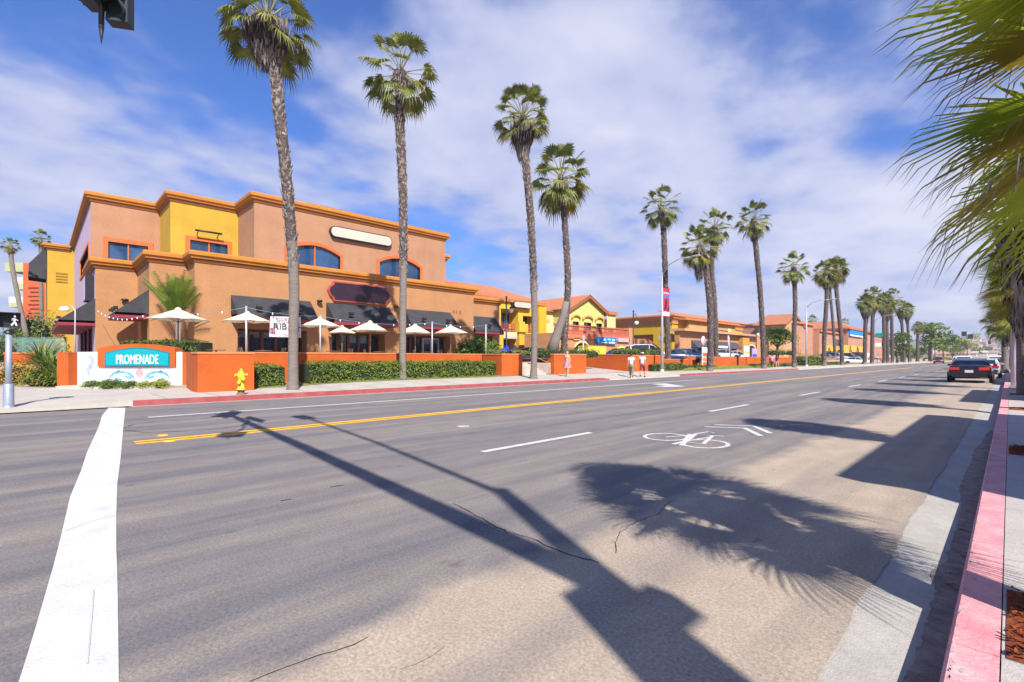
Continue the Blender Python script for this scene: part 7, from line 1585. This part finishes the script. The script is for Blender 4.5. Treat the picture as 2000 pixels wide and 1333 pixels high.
# 6. gabled house
Xh_ = -38.0; b6 = thing('gabled_house', 'brown stucco house with steep clay tile gable behind the round green tree', 'building', (Xh_, 134, 1.1)); h = lambda px: YX(px, Xh_)
ya, yb = h(1531), h(1566); ym = (ya + yb) / 2; zE, zA = 9.9, 12.5
ops = [[h(1553), h(1558.5), 4.6, 6.6], [h(1553), h(1559), 1.1, 4.0]]
b = MB(); wall_x(b, Xh_, ya, yb, 1, zE, ops, depth=.5); b.add([(Xh_, ya, zE), (Xh_, yb, zE), (Xh_, ym, zA)], [(0, 1, 2)]); wall_y(b, ya, Xh_ - 6.3, Xh_, 1, zE); b.add([(Xh_ - 6.3, ya, 1), (Xh_ - 6.3, yb, 1), (Xh_ - 6.3, yb, zE), (Xh_ - 6.3, ya, zE)], [(0, 1, 2, 3)]); b.build('wall', stucco('house_tan', (.50, .28, .14)), b6)
window_x(b6, Xh_, *ops[0], 1, fm=M_BRN, gm=M_GLASS); w = MB(); w.box(Xh_ - .5, Xh_ - .45, ops[1][0], ops[1][1], 1.1, 4); w.build('door', M_DARK, b6)
R0, R1 = (Xh_ + .7, ym, zA + .1), (Xh_ - 6, ym, zA + .1)
for yy_ in (ya - .8, yb + .8): tile_slope(b6, [(Xh_ + .7, yy_, zE - .3), (Xh_ - 7, yy_, zE - .3), R1, R0])
w = MB(); w.prism([(ya - .8, zE - .45), (ym, zA - .06), (yb + .8, zE - .45), (yb + .8, zE - .9), (ym, zA - .5), (ya - .8, zE - .9)], Xh_ + .6, Xh_ + .7); w.build('barge_board', M_CORND, b6)
w = MB(); w.box(Xh_ - .4, Xh_ + .3, ym - 1.6, ym + .6, 6.8, 10.2); w.build('arched_panel', stucco('house_recess', (.36, .18, .09)), b6)
# 7. pink building with blue sign
Xk = -36.0; b7 = thing('pink_building', 'long pink stucco building with tiled hip roof and blank blue sign behind the far palms', 'building', (Xk, 160, 1.1)); p = lambda px: YX(px, Xk)
b = MB()
ops = [[p(1606), p(1613), 4.5, 7.2], [p(1632), p(1640), 5.0, 7.0]]
wall_x(b, Xk - 1.5, p(1566), p(1600), 1, 10.2); wall_x(b, Xk, p(1600), p(1645), 1, 8.6, ops); wall_x(b, Xk + 1.5, p(1645), p(1692), 1, 10.6); wall_x(b, Xk, p(1692), p(1728), 1, 10.0); wall_y(b, p(1600), Xk - 20, Xk, 1, 8.6); wall_y(b, p(1645), Xk - 20, Xk + 1.5, 1, 10.6); wall_y(b, p(1566), Xk - 20, Xk - 1.5, 1, 10.2)
b.build('wall', M_PNK, b7)
for o in ops: window_x(b7, Xk, *o, 1, fm=M_BRN, gm=M_GLASSB, fw=.3)
w = MB(); w.box(Xk - 20, Xk + .5, p(1600), p(1645), 8.6, 9.1); w.box(Xk - 20, Xk - 1.0, p(1566) - .4, p(1600), 10.2, 10.6); w.box(Xk - 20, Xk + .5, p(1692), p(1728), 10.0, 10.5); w.build('cornice', M_TERRA, b7)
a, c = p(1644), p(1693); m = (a + c) / 2; E = 10.7
tile_slope(b7, [(Xk + 2.3, a - .8, E), (Xk + 2.3, c + .8, E), (Xk - 5, m + 4, E + 3.2), (Xk - 5, m - 4, E + 3.2)]); tile_slope(b7, [(Xk + 2.3, a - .8, E), (Xk - 5, m - 4, E + 3.2), (Xk - 20, m - 4, E + 3.2), (Xk - 20, a - .8, E)]); w = MB(); w.box(Xk - 19, Xk + 2.25, a - .7, c + .7, E - .4, E - .15); w.build('eave', M_TERRA, b7)
tile_slope(b7, [(Xk - 1, p(1568), 10.6), (Xk - 1, p(1598), 10.6), (Xk - 8, p(1598), 13.0), (Xk - 8, p(1575), 13.0)])
ya, za = FX(1657, 645, Xk + 1.5); yb, zb_ = FX(1683, 660, Xk + 1.5); zmid = zb_ + (za - zb_) * .22
w = MB(); w.box(Xk + 1.52, Xk + 2.0, ya, yb, zb_, za); o = w.build('blank_sign', mat('sign_sky_blue', (.0, .22, .62), .5, .1), b7); w = MB(); w.box(Xk + 2.0, Xk + 2.03, ya, yb, zb_, zmid); w.build('sign_white_strip', M_LET, o)
prect(b7, 'yellow_base', stucco('base_yellow', (.62, .36, .05)), 1604, 678, 1644, 690, Xk, z0=2.9, z1=5.1); prect(b7, 'yellow_base', stucco('base_yellow', (.62, .36, .05)), 1646, 678, 1690, 690, Xk + 1.5, z0=2.9, z1=5.4)
for a, c, X_ in ((1608, 1636, Xk), (1653, 1680, Xk + 1.5)): w = MB(); w.box(X_ + .041, X_ + .09, p(a), p(c), 1.2, 3.4); w.build('storefront', M_DARK, b7)
for k, px in enumerate((1572, 1576, 1590)): w = MB(); w.box(Xk - 1.48, Xk - 1.4, p(px), p(px) + 1.4, 2.0, 3.8 if k else 8.5); w.build('shutter', M_BRN, b7)
# far blocks beyond the crossing
r = random.Random(9)
for k, (px, w_, hgt, c, lb) in enumerate(((1862, 16, 4.2, (.62, .55, .50), 'low whitish building right of the far green trees'), (1880, 22, 5.0, (.60, .42, .36), 'low pink building behind the pale tree'), (1903, 20, 6.0, (.55, .48, .42), 'beige block far up the street'), (1925, 24, 6.5, (.66, .64, .62), 'white block far up the street'), (1945, 26, 5.5, (.60, .50, .48), 'pale rose block far up the street near the cars'))):
    v = PD(px, 700, 330 + 45 * k); o = thing('far_building', lb, 'building', (v.x, v.y, 0), group='low buildings far up the street'); b = MB(); b.box(-8, 8, -w_ / 2, w_ / 2, 0, hgt); b.build('wall', mat('far_wall_%d' % k, c, .9, .06), o, world=False)
    b = MB(); b.prism([(-w_ / 2 - .5, hgt), (w_ / 2 + .5, hgt), (w_ / 2 - 2, hgt + 1.8), (-w_ / 2 + 2, hgt + 1.8)], -8.6, 8.6, 'X'); b.build('roof', mat('far_roof_%d' % (k % 3), [(.42, .22, .16), (.35, .33, .34), (.5, .42, .36)][k % 3], .9), o, world=False)
    for j in range(4): b = MB(); b.box(8.0, 8.06, -w_ / 2 + w_ * (j + .3) / 4, -w_ / 2 + w_ * (j + .7) / 4, 1.2, 2.8); b.build('window', M_GLASS, o, world=False)
# houses on the hills (each its own)
mh = [mat('hill_house_%d' % k, c, .9, .05) for k, c in enumerate(((.72, .68, .62), (.6, .5, .42), (.7, .6, .55), (.5, .45, .42)))]; mr = mat('hill_roof', (.36, .22, .17), .9)
k = 0
for i in range(400):
    if k >= 56: break
    u = r.uniform(.86, 1.02); D = r.uniform(720, 1250); px = CX + F * u; v = PD(px, 700, D); z = hz(v.x, v.y)
    if z < 3: continue
    k += 1; w_ = r.uniform(7, 13); hh = r.uniform(5, 8); 
    o = thing('hillside_house', ['small white house', 'small tan house', 'small rose house', 'small grey-brown house'][k % 4] + ' among many on the hazy hillside', 'house', (v.x, v.y, z - 1), r.uniform(-.5, .5), 'houses on the far hillside'); b = MB(); b.box(-w_ / 2, w_ / 2, -w_ / 2, w_ / 2, 0, hh); b.build('wall', mh[k % 4], o, world=False)
    b = MB(); b.prism([(-w_ / 2 - .6, hh), (w_ / 2 + .6, hh), (0, hh + 2.2)], -w_ / 2 - .6, w_ / 2 + .6, 'X'); b.build('roof', mr, o, world=False)
# the red building with balconies at the far left
Dr = 80; v0 = PD(45, 700, Dr); v1 = PD(82, 700, Dr); o = thing('red_building', 'red-orange building with slotted facade and pale green balconies at the far left', 'building', (v0.x, v0.y, 0)); zt = EYE + 186 / F * Dr
d = (v1 - v0); d.z = 0; L_ = d.length; d.normalize(); back = Vector((-S_, C_, 0))
b = MB(); P = [v0, v0 + d * (L_ + 8), v0 + d * (L_ + 8) + back * 10, v0 + back * 10]; b.prism([(p.x, p.y) for p in P], 0, zt, 'Z'); b.build('wall', stucco('stucco_red', (.68, .10, .035)), o)
b = MB()
for row in range(9):
    for k in range(3):
        q = v0 + d * (L_ * (.38 + .22 * k + .1 * (row % 2))) ; z = EYE + (HY - (563 + 8.2 * row)) / F * Dr; b.cbox((q.x - back.x * .02, q.y - back.y * .02, z), (.62, .06, .26), rz=math.atan2(d.y, d.x))
b.build('slot_window', mat('slot_dark_red', (.12, .02, .015), .8), o)
for k, (pt, pb, pl, rail) in enumerate(((513, 531, 10, 0), (554, 566, 27, 1), (592, 600, 17, 1))):
    vl = PD(pl, 700, Dr); ll = (v0 - vl).length; zb_ = EYE + (HY - pb) / F * Dr; z1 = EYE + (HY - pt) / F * Dr
    b = MB(); P = [vl, v0, v0 + back * 3, vl + back * 3]; b.prism([(p.x, p.y) for p in P], zb_, z1 if k == 0 else z1, 'Z'); s_ = b.build('balcony', mat('balcony_green', (.36, .38, .20), .8), o)
    if rail:
        b = MB(); P = [vl, vl + (v0 - vl) * .98]; b.prism([(P[0].x, P[0].y), (P[1].x, P[1].y), (P[1].x + back.x * .05, P[1].y + back.y * .05), (P[0].x + back.x * .05, P[0].y + back.y * .05)], z1, z1 + 1.0, 'Z'); b.build('balcony_rail', mat('rail_pale', (.55, .62, .66), .4), s_)
# glass rail with green posts at the left
t = thing('glass_railing', 'glass railing with thin green posts behind the flax plants', 'railing', (-37, 1, 1.1)); Dg = 33
P = [PD(x, 700, Dg) for x in (20, 45, 82, 128)]; b = MB()
for p_ in P: b.tube([(p_.x, p_.y, 1.0), (p_.x, p_.y, 2.85)], .04, 6)
for z in (2.85, 1.35): b.tube([(p_.x, p_.y, z) for p_ in P], .025, 5)
b.build('frame', mat('rail_teal_green', (.03, .25, .22), .5), t)
gm = bpy.data.materials.new('clear_glass'); gm.use_nodes = True; gb = gm.node_tree.nodes['Principled BSDF']; gb.inputs['Base Color'].default_value = (.5, .75, .7, 1); gb.inputs['Alpha'].default_value = .22; gb.inputs['Roughness'].default_value = .05
for a, c in zip(P, P[1:]): b = MB(); b.add([(a.x, a.y, 1.4), (c.x, c.y, 1.4), (c.x, c.y, 2.8), (a.x, a.y, 2.8)], [(0, 1, 2, 3)]); b.build('glass_panel', gm, t)
# the shop buildings on the near side (they shade the kerb)
for k, (y0, y1, hh, lb) in enumerate(((4.9, 14.0, 4.4, 'low shop front on the near pavement that shades the kerb'), (20.0, 28.5, 4.1, 'second low shop front farther along the near pavement'), (36, 60, 3.6, 'third low shop front along the near pavement'))):
    o = thing('near_shop', lb, 'building', (3.4, y0, .15)); b = MB(); wall_x(b, 3.4, y0, y1, .15, hh, [[y0 + 1, y1 - 1, .7, 3.0]], depth=.2, sgn=-1); b.add([(3.4, y0, .15), (12, y0, .15), (12, y0, hh), (3.4, y0, hh)], [(0, 1, 2, 3)]); b.add([(3.4, y1, .15), (12, y1, .15), (12, y1, hh), (3.4, y1, hh)], [(0, 1, 2, 3)]); b.add([(3.4, y0, hh), (12, y0, hh), (12, y1, hh), (3.4, y1, hh)], [(0, 1, 2, 3)]); b.add([(12, y0, .15), (12, y1, .15), (12, y1, hh), (12, y0, hh)], [(0, 1, 2, 3)])
    b.build('wall', stucco('near_wall', (.50, .38, .34)), o); b = MB(); b.box(3.55, 3.6, y0 + 1, y1 - 1, .7, 3.0); b.build('window', M_GLASS, o); b = MB(); b.box(3.2, 3.6, y0 - .1, y1 + .1, hh, hh + .3); b.build('parapet', stucco('near_trim', (.45, .16, .12)), o)
# ---------------------------------------------------------------- sea haze
hm = bpy.data.materials.new('haze'); hm.use_nodes = True; ht = hm.node_tree; ht.nodes.clear(); ho = ht.nodes.new('ShaderNodeOutputMaterial'); pv = ht.nodes.new('ShaderNodeVolumePrincipled')
pv.inputs['Color'].default_value = (.86, .90, 1.0, 1); pv.inputs['Density'].default_value = .0003; pv.inputs['Anisotropy'].default_value = .2; ht.links.new(pv.outputs[0], ho.inputs['Volume'])
if HAZE:
    b = MB(); b.box(-1500, 1500, -300, 2400, -2, 130); struct('haze', b, hm, 'stuff')
